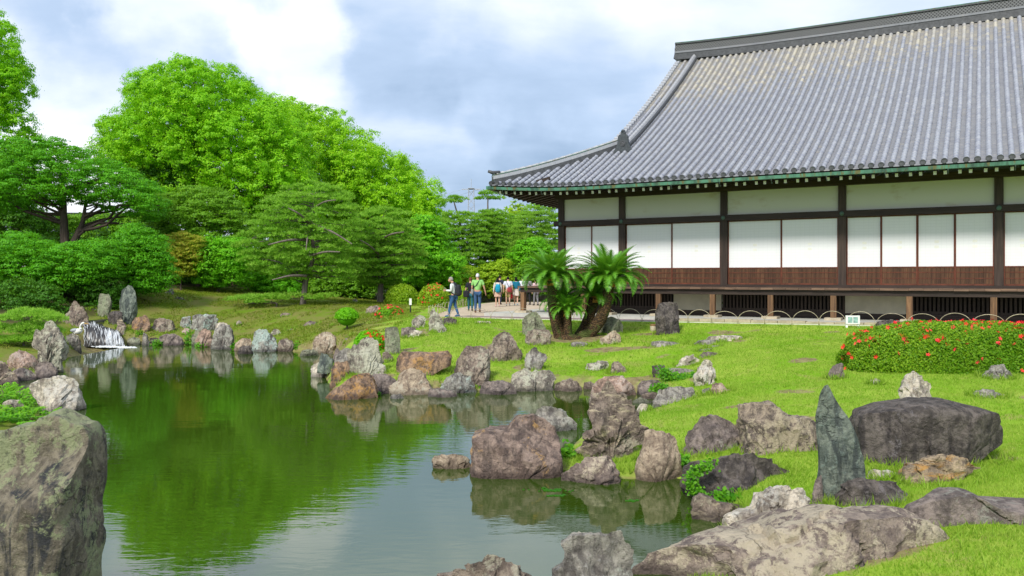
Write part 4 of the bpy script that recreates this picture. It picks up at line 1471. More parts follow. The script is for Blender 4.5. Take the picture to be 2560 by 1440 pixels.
R("au", "square dark stone post at the ivy's left end", [(1631, 955), (1631, 914), (1662, 912), (1665, 928), (1663, 955)], "dark", 0.45, 4, 0.6, group=G4, Y=21.8)
R("av", "grey stone slab bridging behind the ivy", [(1668, 945), (1668, 921), (1700, 920), (1738, 925), (1740, 945)], "grey", 0.3, 4, 0.5, group=G4, Y=21.6)
R("aw", "upright twisted pale stone at the ivy's right end", [(1733, 975), (1733, 945), (1745, 916), (1750, 904), (1768, 896), (1779, 906), (1786, 927), (1786, 950), (1776, 975)], "pale", 0.4, 2.4, 1.3, group=G4, name="standing_stone", Y=20.0)
R("ax", "low white grey folded stone above the stone slab", [(1687, 914), (1695, 905), (1710, 896), (1731, 888), (1752, 900), (1754, 914)], "pale", 0.4, 2.4, 1.3, group=G4)
R("ay", "large smooth wedge shaped block behind the near mound", [(1618, 1040), (1625, 1022), (1643, 985), (1646, 970), (1668, 964), (1731, 965), (1743, 981), (1753, 1004), (1700, 1025), (1650, 1040)], "grey", 0.32, 3.2, 0.6, group=G4, Y=18.3)
R("az", "small grey rock right of the wedge shaped block", [(1751, 1000), (1757, 973), (1774, 969), (1780, 1000)], "grey", 0.5, group=G4, Y=18.4)
R("ba", "pinkish rough rock at the top edge of near mound", [(1774, 996), (1781, 960), (1806, 958), (1815, 970), (1833, 980), (1826, 996)], "red", 0.42, group=G4, Y=18.2)
R("bb2", "small pointed pale rock at the mound's left edge", [(1583, 1036), (1594, 1020), (1604, 1009), (1619, 1012), (1625, 1036)], "pale", 0.45, group=G4, Y=17.6)
R("bc", "low mossy flat stone in the inlet", [(1579, 1010), (1586, 1000), (1602, 995), (1634, 1003), (1634, 1010)], "moss", 0.4, group=G4)
R("bc2", "brown flat stone above the mossy inlet stone", [(1598, 998), (1606, 986), (1619, 980), (1645, 982), (1645, 998)], "brown", 0.4, group=G4)
# stones of the lawn by the cycads
R("bd", "tall dark squared stone standing before the hoop fence", [(1640, 834), (1638, 802), (1638, 785), (1645, 761), (1660, 757), (1692, 757), (1697, 780), (1696, 812), (1699, 830), (1668, 836)], "dark", 0.4, 3.6, 0.8, name="standing_stone", group="stones round the cycads")
R("be", "tall rounded mossy rock left of the cycads", [(1306, 842), (1304, 806), (1314, 790), (1328, 779), (1342, 780), (1354, 796), (1366, 823), (1366, 842)], "moss", 0.42, 2.4, 0.6, group="stones round the cycads")
R("bf", "squat brown rock before the mossy rock and cycad trunk", [(1312, 862), (1314, 842), (1320, 829), (1336, 823), (1372, 824), (1380, 837), (1376, 862)], "brown", 0.42, 2.6, 0.8, group="stones round the cycads")
R("bg", "smooth green dome rock right of the cycads", [(1484, 835), (1492, 818), (1506, 800), (1529, 790), (1550, 800), (1558, 816), (1556, 835)], "moss", 0.42, 2.2, 0.4, group="stones round the cycads")
R("bh", "rough pale brown rock below the green dome rock", [(1491, 860), (1500, 846), (1514, 836), (1537, 826), (1555, 843), (1552, 860)], "tan", 0.4, 2.4, 1.1, group="stones round the cycads")
R("bi", "flat grey stone in the bare earth under cycads", [(1422, 868), (1428, 858), (1436, 855), (1466, 855), (1474, 868)], "grey", 0.4, group="stones round the cycads")
R("bk2", "grey rock by the fence left of the azalea hedge", [(2187, 822), (2200, 803), (2230, 797), (2255, 804), (2259, 822)], "dark", 0.4, group="stones round the cycads")
for nm, poly, lab in (("st1", [(1622, 866), (1630, 854), (1650, 852), (1690, 855), (1722, 864), (1690, 868), (1640, 868)], "leftmost long flat stepping stone in the lawn"),
                      ("st2", [(1735, 858), (1745, 851), (1770, 848), (1797, 849), (1805, 857), (1770, 861)], "dark stepping stone just below the widest pale one"),
                      ("st3", [(1768, 848), (1775, 841), (1800, 838), (1850, 839), (1860, 845), (1835, 852), (1790, 851)], "widest pale stepping stone nearest the fence"),
                      ("st4", [(1763, 870), (1775, 864), (1806, 862), (1806, 868), (1785, 871)], "thin sunken stepping stone below the dark one"),
                      ("st5", [(1740, 879), (1752, 873), (1782, 870), (1780, 876), (1760, 880)], "narrow sunken stepping stone above the triangular one"),
                      ("st6", [(1745, 894), (1758, 879), (1796, 882), (1788, 893), (1765, 897)], "triangular purple stepping stone above the folded pale stone"),
                      ("st7", [(1184, 806), (1195, 802), (1225, 803), (1228, 807), (1200, 808)], "flat pale stone in the lawn near the path")):
    R(nm, lab, poly, "purple" if nm in ("st6",) else ("pale" if nm in ("st3", "st7") else "grey"), 0.35, 2.4, 0.5, 2, group=G6, name="stepping_stone", sink=0.08, cat="stone")
# near shore
R("bj", "massive red brown boulder at the tip of near shore", [(1175, 1178), (1177, 1120), (1180, 1082), (1216, 1067), (1270, 1069), (1293, 1047), (1332, 1038), (1383, 1050), (1402, 1098), (1407, 1148), (1402, 1190), (1310, 1186)], "rust", 0.36, 4.5, 0.55, 4, group=G5)
R("bk", "small flat tan rock alone in water by red boulder", [(1074, 1174), (1078, 1152), (1090, 1140), (1130, 1132), (1165, 1144), (1184, 1174)], "tan", 0.36, 2.4, 0.9, group=G5)
R("bl", "pale grey rock behind the massive red brown boulder", [(1335, 1080), (1338, 1035), (1350, 1015), (1391, 1017), (1418, 1032), (1448, 1062), (1440, 1080)], "grey", 0.36, 2.6, 0.9, group=G5)
R("bm", "tall jagged grey and orange rock on the near shore", [(1430, 1128), (1465, 1094), (1488, 1071), (1476, 1043), (1480, 1000), (1503, 981), (1515, 965), (1538, 966), (1566, 993), (1593, 1036), (1618, 1072), (1604, 1120), (1585, 1172), (1552, 1186), (1500, 1172), (1455, 1142)], "stripe", 0.36, 2.6, 1.6, 9, group=G5, Y=13.1)
R("bn", "low pale lumpy rock at water below the jagged rock", [(1396, 1212), (1405, 1186), (1433, 1167), (1472, 1147), (1519, 1145), (1542, 1176), (1572, 1212)], "cream", 0.36, 2.4, 1.1, group=G5)
R("bo", "smooth tan boulder right of the jagged rock", [(1583, 1202), (1588, 1160), (1597, 1129), (1612, 1078), (1655, 1070), (1686, 1090), (1702, 1133), (1706, 1202)], "tan", 0.42, 2.6, 0.7, group=G5)
R("bp", "purple grey boulder behind the vine covered rock", [(1704, 1160), (1708, 1120), (1720, 1078), (1756, 1038), (1807, 1040), (1850, 1073), (1858, 1160)], "purple", 0.42, 2.8, 0.7, group=G5, Y=12.7)
R("bq", "square mottled cream and brown block on near bank", [(1850, 1130), (1850, 1018), (1907, 1009), (1930, 1008), (1962, 1034), (2036, 1046), (2046, 1101), (2036, 1150), (1965, 1176), (1900, 1165)], "mottle", 0.36, 5.0, 0.8, 3, group=G5, Y=12.3)
R("br", "pointed upright blue green slate slab", [(2040, 1275), (2042, 1150), (2038, 1037), (2050, 982), (2068, 961), (2086, 991), (2118, 1037), (2146, 1092), (2157, 1170), (2164, 1275)], "slate", 0.26, 3.6, 0.45, 5, group=G5, Y=9.9, name="standing_stone")
R("bs", "massive flat topped charcoal boulder on the right", [(2143, 1150), (2141, 1064), (2150, 1027), (2201, 1009), (2292, 999), (2375, 1004), (2462, 1022), (2486, 1064), (2487, 1100), (2416, 1140), (2325, 1165), (2247, 1190), (2180, 1182)], "dark", 0.30, 5.5, 0.4, 3, group=G5, Y=11.2)
R("bt", "small grey and white upright rock above charcoal boulder", [(2243, 1006), (2251, 972), (2283, 930), (2306, 934), (2325, 963), (2329, 1006)], "pale", 0.42, 2.6, 1.2, group=G5, Y=14.6)
R("bu", "grey rock at the left foot of the hedge", [(2066, 947), (2072, 928), (2084, 914), (2105, 907), (2114, 947)], "purple", 0.45, group=G5)
R("bv", "grey rock at the right front foot of hedge", [(2450, 946), (2465, 928), (2482, 916), (2508, 912), (2533, 940), (2520, 948)], "grey", 0.4, group=G5)
R("bw", "tiny pale stone in the lawn before the hedge", [(2172, 961), (2176, 951), (2190, 946), (2204, 953), (2202, 961)], "pale", 0.45, group=G5)
R("bx", "flat grey stone sunk in the lawn at right", [(2430, 992), (2440, 978), (2467, 972), (2520, 988), (2500, 995)], "grey", 0.4, 2.2, 0.6, 2, group=G5, sink=0.1)
R("by", "flat stone with orange bands below the charcoal boulder", [(2246, 1216), (2250, 1190), (2260, 1170), (2315, 1147), (2375, 1132), (2430, 1141), (2460, 1168), (2400, 1190), (2310, 1216)], "band", 0.34, 2.6, 0.9, group=G5)
R("bz", "rough dark boulder draped with bright green vine", [(1703, 1245), (1706, 1190), (1718, 1168), (1745, 1154), (1779, 1146), (1834, 1132), (1889, 1136), (1944, 1164), (1975, 1190), (1970, 1230), (1920, 1258), (1843, 1266), (1770, 1258)], "dark", 0.36, 2.4, 1.2, group=G5, Y=10.9)
R("ca", "brown rock with slanting cream stripes at the water", [(1730, 1300), (1732, 1268), (1740, 1245), (1757, 1237), (1797, 1256), (1864, 1266), (1860, 1310), (1800, 1326)], "stripe", 0.36, 3.0, 0.8, group=G5, Y=10.0)
R("cb", "lumpy whitish rock left of the blue green slab", [(1810, 1340), (1818, 1295), (1835, 1282), (1880, 1266), (1889, 1238), (1926, 1210), (1972, 1207), (2013, 1229), (2022, 1280), (2015, 1330)], "pale", 0.36, 2.6, 1.3, group=G5, Y=9.2)
R("cc2", "narrow purple stone wedged left of the blue green slab", [(2026, 1285), (2030, 1230), (2040, 1192), (2054, 1182), (2066, 1285)], "purple", 0.5, 3, 0.6, group=G5, Y=9.7)
R("cd", "dark layered rock right of the blue green slab's foot", [(2076, 1275), (2095, 1240), (2118, 1219), (2164, 1205), (2242, 1205), (2260, 1232), (2240, 1262), (2160, 1275)], "dark", 0.36, 2.6, 0.9, group=G5, Y=9.5)
R("ce", "pale rock wedged under the charcoal boulder", [(2160, 1218), (2168, 1190), (2180, 1173), (2237, 1178), (2254, 1218)], "pale", 0.4, group=G5, Y=10.6)
R("cf", "flat dark outcrop running out of the picture at right", [(2245, 1290), (2256, 1262), (2302, 1242), (2370, 1221), (2416, 1224), (2462, 1246), (2560, 1251), (2700, 1262), (2720, 1300), (2500, 1306), (2347, 1300)], "purple", 0.30, 2.2, 0.5, 2, group=G5, Y=8.3, base=1315)
R("cg", "huge cream and brown mottled rock in the near foreground", [(1490, 1600), (1515, 1460), (1590, 1388), (1700, 1348), (1850, 1308), (2000, 1272), (2120, 1260), (2260, 1266), (2342, 1296), (2397, 1365), (2400, 1410), (2340, 1480), (2260, 1600)], "cream", 0.46, 2.0, 0.75, 2, group=G5, Y=7.35, base=1520, slope=-0.10)
R("ch", "grey block with bluish flat top at the bottom edge", [(1380, 1530), (1383, 1430), (1410, 1413), (1414, 1382), (1402, 1362), (1433, 1339), (1480, 1330), (1550, 1332), (1570, 1362), (1580, 1392), (1575, 1530)], "grey", 0.36, 3.4, 0.9, group=G5, Y=7.2, base=1520)
R("ci", "brown craggy rock cut by the bottom edge", [(1075, 1530), (1087, 1440), (1126, 1413), (1181, 1408), (1231, 1398), (1278, 1412), (1314, 1440), (1330, 1530)], "brown", 0.34, 2.4, 1.4, group=G5, Y=7.2, base=1520)
R("cj", "brown flat topped rock behind the round red azalea", [(912, 784), (916, 772), (924, 764), (946, 763), (952, 771), (950, 784)], "brown", 0.4, group=G3)
R("ck", "small grey stone on the far lawn by pines", [(878, 757), (881, 749), (892, 747), (897, 757)], "grey", 0.5, group=G3)
R("cl", "low brown stone on the mound by the pine foot", [(697, 792), (703, 783), (716, 780), (727, 785), (728, 792)], "brown", 0.4, group=G2)

# ------------------------------------------------------------------ foliage
def unit(v):
    return v / (np.linalg.norm(v, axis=1)[:, None] + 1e-9)


def leaf_quads(P, N, size, rg, aspect=0.55):
    n = len(P)
    N = unit(N)
    T = unit(np.cross(N, rg.normal(size=(n, 3))))
    B = np.cross(N, T)
    sz = (size * rg.uniform(0.65, 1.3, n))[:, None]
    V = np.empty((n, 4, 3))
    V[:, 0] = P - T * sz
    V[:, 1] = P + B * sz * aspect + N * sz * 0.12
    V[:, 2] = P + T * sz
    V[:, 3] = P - B * sz * aspect + N * sz * 0.12
    return V.reshape(-1, 3), np.arange(4 * n).reshape(n, 4), np.repeat(rg.uniform(0, 1, n), 4)


def leaf_tris(P, N, size, rg, aspect=0.55):
    n = len(P)
    N = unit(N)
    T = unit(np.cross(N, rg.normal(size=(n, 3))))
    B = np.cross(N, T)
    sz = (1.12 * size * rg.uniform(0.65, 1.3, n))[:, None]
    V = np.empty((n, 3, 3))
    V[:, 0] = P + T * sz
    V[:, 1] = P - T * sz * 0.6 + B * sz * aspect
    V[:, 2] = P - T * sz * 0.6 - B * sz * aspect
    return V.reshape(-1, 3), np.arange(3 * n).reshape(n, 3), np.repeat(rg.uniform(0, 1, n), 3)


def needle_tris(P, rg, length, width, k=5, up=0.8):
    n = len(P)
    PP = np.repeat(P, k, axis=0)
    D = rg.normal(size=(n * k, 3)) * 0.8
    D[:, 2] = np.abs(D[:, 2]) * 0.7 + up * rg.uniform(0.2, 1.0, n * k)
    D = unit(D)
    S = unit(np.cross(D, rg.normal(size=(n * k, 3))))
    L = (length * rg.uniform(0.7, 1.25, n * k))[:, None]
    V = np.empty((n * k, 3, 3))
    V[:, 0] = PP - S * width
    V[:, 1] = PP + S * width
    V[:, 2] = PP + D * L
    return V.reshape(-1, 3), np.arange(3 * n * k).reshape(-1, 3), np.repeat(np.repeat(rg.uniform(0, 1, n), k), 3)


def poly_ed(poly, x, y):
    """signed distance inside a polygon (positive inside)"""
    P = np.array(poly, float)
    inside = np.zeros(x.shape, bool)
    best = np.full(x.shape, 1e9)
    for i in range(len(P)):
        ax, ay = P[i]
        bx, by = P[(i + 1) % len(P)]
        dx, dy = bx - ax, by - ay
        t = np.clip(((x - ax) * dx + (y - ay) * dy) / (dx * dx + dy * dy + 1e-9), 0, 1)
        best = np.minimum(best, np.hypot(x - ax - t * dx, y - ay - t * dy))
        c = ((ay > y) != (by > y)) & (x < (bx - ax) * (y - ay) / (by - ay + 1e-12) + ax)
        inside ^= c
    return np.where(inside, best, -best)


def clumps(poly, Y, thick, cr, rg, flat=1.0, gap=0.85, tries=5000, nmax=400, shell=0.5):
    """centres of leaf clumps filling a crown whose outline the photograph gives"""
    P = np.array(poly, float)
    crpx = cr * F / Y
    u = rg.uniform(P[:, 0].min(), P[:, 0].max(), tries)
    v = rg.uniform(P[:, 1].min(), P[:, 1].max(), tries)
    ed = poly_ed(poly, u, v)
    ok = ed > crpx * 0.22 * max(flat, 0.35)
    u, v, ed = u[ok], v[ok], ed[ok]
    edm = np.percentile(ed, 95) if len(ed) else 1
    t = np.clip(ed / edm, 0, 1)
    half = thick * np.sqrt(np.clip(1 - (1 - t) ** 2, 0, 1))
    y = Y + half * np.sign(rg.uniform(-1, 1, len(u)) - 0.15) * rg.uniform(0, 1, len(u)) ** shell
    C = np.c_[(u - CX) / F * y, y, CH - (v - HY) / F * y]
    keep = []
    sc = np.array([1, 1, 1 / max(flat, 0.2)])
    for c in C:
        if all((((c - k) * sc) ** 2).sum() > (cr * gap) ** 2 for k in keep):
            keep.append(c)
            if len(keep) >= nmax:
                break
    keep = [k for i, k in enumerate(keep) if k[1] < Y + 0.35 * thick or i % 2]      # thinner where the crown itself hides it
    return np.array(keep)


def puff_leaves(C, cr, per, leaf, rg, flat=1.0, up=0.45, aspect=0.55, mess=0.4):
    """leaves over each clump in sprays, thickest on its upper outside"""
    nc = len(C)
    per = int(per * 0.92)
    n = nc * per
    sub = 26
    sd = rg.normal(size=(nc, sub, 3))
    sd[:, :, 2] = sd[:, :, 2] * 0.8 + up
    sd /= np.linalg.norm(sd, axis=2)[:, :, None]
    rad = cr * (rg.uniform(0.7, 1.2, nc) if flat > 0.6 else rg.uniform(0.5, 1.3, nc))
    sr = rad[:, None] * rg.uniform(0.72 if mess > 0.3 else 0.84, 1.06, (nc, sub))
    ci = np.repeat(np.arange(nc), per)
    si = rg.randint(0, sub, n)
    d = sd[ci, si]
    off = rg.normal(size=(n, 3))
    off[:, 2] *= 0.6
    P = C[ci] + (d * sr[ci, si][:, None] + off * (rad[ci] * (0.16 if flat > 0.6 else 0.22))[:, None]) * np.array([1, 1, flat])
    N = d * 0.9 + off * 0.35 + rg.normal(size=(n, 3)) * mess + np.array([0, 0, 0.3])
    return leaf_tris(P, N, leaf, rg, aspect)


def pad_needles(C, cr, per, rg, flat=0.28, ln=0.17, wd=0.022):
    n = len(C) * per
    cc = np.repeat(C, per, axis=0)
    rad = np.repeat(cr * rg.uniform(0.65, 1.35, len(C)), per)[:, None]
    d = unit(rg.normal(size=(n, 3)))
    d[:, 2] = np.abs(d[:, 2]) * 1.1 - 0.15
    P = cc + d * rad * np.array([1, 1, flat]) * rg.uniform(0.3, 1.0, n)[:, None] ** 0.5
    return needle_tris(P, rg, ln, wd)


def smooth_path(pts, n=10):
    pts = [Vector(p) for p in pts]
    if len(pts) == 2:
        return [pts[0].lerp(pts[1], i / (n - 1)) for i in range(n)]
    out = []
    P = [2 * pts[0] - pts[1]] + pts + [2 * pts[-1] - pts[-2]]
    for i in range(1, len(P) - 2):
        for k in range(n):
            t = k / n
            a, b, c, d = P[i - 1], P[i], P[i + 1], P[i + 2]
            out.append(0.5 * ((2 * b) + (c - a) * t + (2 * a - 5 * b + 4 * c - d) * t * t + (3 * b - a - 3 * c + d) * t ** 3))
    out.append(pts[-1])
    return out


def limbs(m, trunk_pts, C, rg, r0, every=3, rise=0.25, minr=0.015, rsh=0.45):
    """limbs from the stems out to the clumps"""
    T = [(Vector(p), k) for p, k in trunk_pts]
    for c in C[::every]:
        c = Vector(c)
        cand = [t for t in T if t[0].z < c.z - rise * (t[0].xy - c.xy).length] or [min(T, key=lambda t: t[0].z)]
        st, k = min(cand, key=lambda t: (t[0] - c).length)
        L = (c - st).length
        wob = 0.12 * L
        a = st.lerp(c, 0.35) + Vector((rg.uniform(-wob, wob), rg.uniform(-wob, wob), rg.uniform(-0.3, 1.0) * wob))
        b = st.lerp(c, 0.7) + Vector((rg.uniform(-wob, wob), rg.uniform(-wob, wob), rg.uniform(-0.2, 1.2) * wob))
        pts = smooth_path([st, a, b, c], 2)
        ra = min(r0 * (1 - 0.75 * k) * rsh, 0.02 + 0.022 * L)
        m.tube(pts, [max(minr, ra * (1 - 0.8 * i / (len(pts) - 1))) for i in range(len(pts))], 4, cap=False)


def tree(name, label, cat, base, stem, crowns, bark, r0, seed, group=None, limb_every=3, extra=None, rise=0.25, rsh=0.45):
    """base: root point; stem: list of stem paths (world points); crowns: (V, F, rnd, material, centres)"""
    rg = np.random.RandomState(seed)
    root = empty(name, base, 0, label, cat, group)
    m = MB()
    rr = random.Random(seed)
    for k, st in enumerate(stem):
        pts = smooth_path(st, 7)
        rs = r0 * (1 if k == 0 else 0.7)
        n = len(pts)
        rad = [rs * (1.25 if i == 0 else 1) * (1 - 0.8 * i / (n - 1)) for i in range(n)]
        m.tube(pts, rad, 9, cap=False, jitter=0.10, rng=rr)
        if k == 0:
            main = pts
    for (Cn, (V, Fc, rd), mt) in crowns:
        if limb_every:
            pool = []
            for s_ in stem:
                sp_ = smooth_path(s_, 7)
                pool += [(q, i / len(sp_)) for i, q in enumerate(sp_) if i > 0.25 * len(sp_) or s_ is not stem[0]]
            limbs(m, pool, Cn, rg, r0, limb_every, rise, rsh=rsh)
        me = np_mesh("crown", V - np.array(base), Fc, mt, {"rnd": rd})
        add("crown", me, root)
    if extra:
        extra(m)
    m.build("trunk", bark, root, smooth=True, off=base)
    return root


def fallback_root(u, Y, dv=0):
    x = (u - CX) / F * Y
    return Vector((x, Y, gz(x, Y) - 0.05))


def broad(label, outline, Y, base_u, thick, cr, per, leaf, mat, seed, r0=0.35, flat=1.0, group=None, stem_px=None, every=3, name="broadleaf_tree", gap=1.0, nmax=400, up=0.45, cat="tree", bark=None, aspect=0.55, shell=0.5, mess=0.4):
    rg = np.random.RandomState(seed)
    C = clumps(outline, Y, thick, cr, rg, flat, gap, nmax=nmax, shell=shell)
    L = puff_leaves(C, cr, per, leaf, rg, flat, up, aspect, mess)
    base = fallback_root(base_u, Y)
    top = C[np.argmax(C[:, 2])]
    cen = C.mean(axis=0)
    if stem_px is None:
        stem = [[base, Vector((base.x * 0.7 + cen[0] * 0.3, Y, base.z + 0.45 * (cen[2] - base.z))), Vector((cen[0], Y, cen[2] * 0.75 + top[2] * 0.25))]]
    else:
        stem = []
        for sp in stem_px:
            stem.append([at(a, b2, Y) for a, b2 in sp])
        stem[0].insert(0, base)
    return tree(name, label, cat, base, stem, [(C, L, LM[mat])], bark or M_BARK, r0, seed, group, every)


def pine(label, pads_px, outline, Y, stem_px, cr, per, mat, seed, r0=0.2, thick=1.6, group=None, flat=0.26, every=1, ln=0.17, wd=0.022, gap=0.95, nmax=90, name="pine_tree", base_u=None, extra=None):
    rg = np.random.RandomState(seed)
    C = []
    if outline:
        C.append(clumps(outline, Y, thick, cr, rg, flat * 1.7, gap, nmax=nmax))
    if pads_px:
        C.append(np.array([tuple(at(u, v, Y + rg.uniform(-0.4, 0.4) * thick)) for u, v in pads_px]))
    C = np.concatenate(C)
    L = pad_needles(C, cr, per, rg, flat, ln, wd)
    base = fallback_root(base_u if base_u is not None else stem_px[0][0][0], Y)
    stem = []
    for sp in stem_px:
        stem.append([at(a, b2, Y) for a, b2 in sp])
    stem[0].insert(0, base)
    return tree(name, label, "tree", base, stem, [(C, L, LM[mat])], M_PINEBARK, r0, seed, group, every, extra, -0.15, 0.3)


GT, GP, GB = "broadleaf trees behind the pond", "garden pines", "shrubs under the trees"
# the camphors on the skyline
broad("tall bright green tree cut by the left picture edge", [(-260, 40), (-60, 20), (0, 48), (38, 110), (60, 180), (68, 240), (52, 290), (82, 330), (90, 400), (40, 470), (-260, 470)], 58, -90, 3.0, 1.0, 950, 0.082, "camphor", 11, 0.45, group=GT, gap=1.15, mess=0.26, up=0.3)
broad("biggest bright green rounded tree left of centre", [(240, 380), (262, 300), (308, 288), (318, 225), (370, 175), (420, 168), (455, 150), (520, 172), (570, 175), (602, 210), (650, 212), (690, 262), (722, 288), (752, 330), (790, 450), (810, 560), (600, 575), (430, 500), (340, 460), (255, 420)], 62, 480, 5.5, 1.0, 950, 0.082, "camphor", 12, 0.5, group=GT, gap=1.15, mess=0.26, up=0.3,
      stem_px=[[(478, 560), (470, 460), (500, 330), (490, 220)], [(470, 470), (430, 380), (380, 280)], [(600, 640), (600, 520), (650, 420), (620, 300)]], every=2)
broad("lighter green tree right of the biggest tree", [(620, 330), (650, 262), (710, 252), (760, 268), (800, 276), (850, 290), (890, 335), (940, 355), (962, 396), (1012, 396), (1048, 458), (1062, 520), (1066, 620), (960, 640), (800, 600), (740, 430)], 72, 880, 5.5, 1.1, 950, 0.092, "camphor2", 13, 0.45, group=GT, gap=1.12, mess=0.26, up=0.3)
broad("slim bright green tree at right end of the skyline", [(1050, 500), (1062, 474), (1082, 462), (1100, 488), (1108, 560), (1104, 650), (1050, 650)], 66, 1080, 1.6, 0.85, 600, 0.085, "camphor2", 14, 0.25, group=GT)
# middle layer
broad("tree with layered dark foliage and forked trunk at left", [(-80, 360), (60, 343), (150, 347), (240, 386), (310, 416), (400, 474), (424, 520), (372, 556), (250, 520), (200, 510), (90, 520), (0, 540), (-80, 540)], 47, 165, 2.6, 0.58, 330, 0.055, "layer", 21, 0.34, 0.42, GT,
      stem_px=[[(165, 640), (160, 560), (158, 480), (150, 400)], [(178, 620), (205, 560), (215, 500)], [(158, 490), (90, 440), (30, 410)], [(160, 480), (260, 450), (350, 470)]], every=6, gap=1.0)
broad("low spreading tree hanging over the waterfall", [(-80, 590), (60, 585), (150, 615), (230, 600), (290, 610), (300, 690), (250, 700), (200, 728), (150, 738), (60, 722), (-80, 726)], 40.5, 132, 2.2, 0.5, 320, 0.05, "layer", 22, 0.26, 0.45, GT,
      stem_px=[[(134, 760), (128, 700), (120, 640)]], every=6, gap=1.0)
broad("small tree right of the falls with drooping leaf pads", [(280, 585), (340, 560), (400, 590), (428, 650), (424, 722), (330, 738), (318, 700), (290, 680)], 41.5, 325, 1.3, 0.45, 300, 0.048, "layer", 23, 0.16, 0.5, GT,
      stem_px=[[(325, 700), (322, 650), (335, 600)]], every=4, gap=1.0)
broad("dark shrub in the hollow behind the waterfall", [(185, 705), (215, 690), (300, 705), (300, 775), (240, 790), (200, 770)], 40.0, 240, 0.6, 0.42, 260, 0.05, "deep", 33, 0.05, 0.8, "shrubs under the trees", name="shrub", cat="shrub", gap=0.85)
broad("dark shrub behind the low pine bush", [(-40, 715), (60, 705), (150, 725), (160, 790), (100, 800), (-40, 770)], 37.5, 70, 0.6, 0.45, 260, 0.05, "deep", 34, 0.05, 0.8, "shrubs under the trees", name="shrub", cat="shrub", gap=0.85)
broad("dark evergreen mass behind the forked tree", [(-80, 430), (60, 440), (100, 520), (90, 640), (-80, 700)], 54, 10, 2.0, 1.0, 500, 0.085, "deep", 24, 0.3, 0.8, GT)
broad("dark evergreen left of centre behind the layered tree", [(90, 600), (140, 590), (300, 600), (420, 560), (440, 690), (300, 720), (100, 720)], 52, 260, 2.0, 0.95, 500, 0.08, "deep", 25, 0.3, 0.7, GT)
broad("sparse green tree before the white storehouse", [(60, 530), (140, 545), (300, 540), (420, 540), (420, 640), (60, 640)], 57, 300, 1.2, 0.8, 420, 0.075, "mid", 32, 0.12, 0.5, GT, gap=0.95)
broad("dark tree under the biggest tree's left side", [(330, 440), (400, 400), (480, 430), (500, 520), (440, 560), (350, 530)], 60, 400, 1.5, 0.95, 500, 0.085, "deep", 26, 0.25, 0.8, GT)
broad("mid green layered tree in front of the biggest tree", [(400, 490), (470, 465), (560, 480), (612, 530), (626, 620), (600, 690), (480, 700), (410, 640), (385, 560)], 51, 500, 2.2, 0.58, 330, 0.058, "mid", 27, 0.22, 0.42, GT, gap=0.95)
broad("small maple tinged orange between green trees", [(400, 620), (425, 585), (470, 580), (508, 600), (505, 650), (480, 690), (430, 690), (405, 660)], 47.5, 452, 0.8, 0.4, 300, 0.045, "maple", 28, 0.06, 0.45, GT, name="maple_tree")
broad("fresh green young tree beside the orange maple", [(485, 610), (530, 592), (590, 605), (622, 640), (620, 705), (560, 722), (490, 712)], 48.5, 545, 1.1, 0.65, 520, 0.06, "fresh", 29, 0.1, 0.6, GT)
broad("bright fresh leaved tree beside the right pine", [(1005, 570), (1055, 540), (1100, 560), (1114, 612), (1152, 650), (1144, 695), (1090, 716), (1030, 706), (1016, 640)], 52, 1085, 1.5, 0.7, 520, 0.075, "fresh", 30, 0.12, 0.7, GT)
broad("dark bushy tree behind the two middle pines", [(600, 590), (760, 560), (900, 560), (1020, 580), (1030, 700), (900, 730), (620, 730)], 56, 820, 2.0, 0.9, 520, 0.08, "mid", 31, 0.2, 0.8, GT)
# pines
def dead_wood(px, Y):
    def f(m):
        for a, b2, r in px:
            pts = smooth_path([at(*a, Y - 0.9), (at(*a, Y - 1.6) + at(*b2, Y - 2.1)) / 2 + Vector((0.05, -0.2, 0.10)), at(*b2, Y - 2.3)], 4)
            m.tube(pts, [1.45 * r * (1 - 0.6 * i / (len(pts) - 1)) for i in range(len(pts))], 5, cap=False)
    return f


pine("gnarled pine with bare grey branches at centre left", None, [(590, 640), (602, 590), (622, 560), (650, 508), (700, 470), (780, 452), (860, 478), (902, 530), (896, 600), (905, 690), (860, 720), (800, 700), (700, 705), (640, 690)], 43.5, [[(757, 760), (765, 700), (783, 640), (778, 560), (786, 490)]], 0.52, 62, "pine", 41, 0.20, 1.9, GP, flat=0.36, gap=1.0, nmax=250, every=2,
     extra=dead_wood([((770, 600), (670, 612), 0.06), ((775, 560), (720, 520), 0.05), ((765, 690), (680, 700), 0.055), ((780, 560), (880, 610), 0.05), ((784, 520), (840, 500), 0.04), ((775, 640), (850, 630), 0.05), ((770, 590), (765, 625), 0.04)], 43.5))
pine("dense pine with thick trunk right of the gnarled pine", None, [(862, 600), (900, 540), (950, 518), (1010, 528), (1052, 600), (1056, 690), (985, 712), (900, 720), (865, 690)], 47, [[(950, 748), (952, 690), (945, 620), (958, 540)]], 0.52, 62, "pine", 42, 0.23, 1.7, GP, flat=0.36, gap=1.0, nmax=210, every=2,
     extra=dead_wood([((950, 640), (900, 600), 0.05), ((948, 600), (1010, 580), 0.05)], 47))
pine("low pine boughs sweeping over the mound's grass", [(600, 750), (625, 745), (650, 748), (680, 742), (705, 748), (735, 742), (790, 748), (815, 742), (640, 757)], None, 43.0, [[(690, 758), (660, 752), (640, 752)]], 0.75, 120, "pine2", 43, 0.05, 0.8, GP, every=3)
pine("tall pine topped by a single flat puff", [(1118, 505), (1135, 494), (1152, 500), (1140, 506)], [(1100, 560), (1120, 530), (1180, 528), (1205, 560), (1215, 620), (1205, 680), (1110, 690), (1096, 620)], 58, [[(1158, 692), (1160, 620), (1150, 560), (1135, 505)]], 0.58, 80, "pine", 44, 0.20, 1.5, GP, flat=0.34, gap=0.95, nmax=150, every=2)
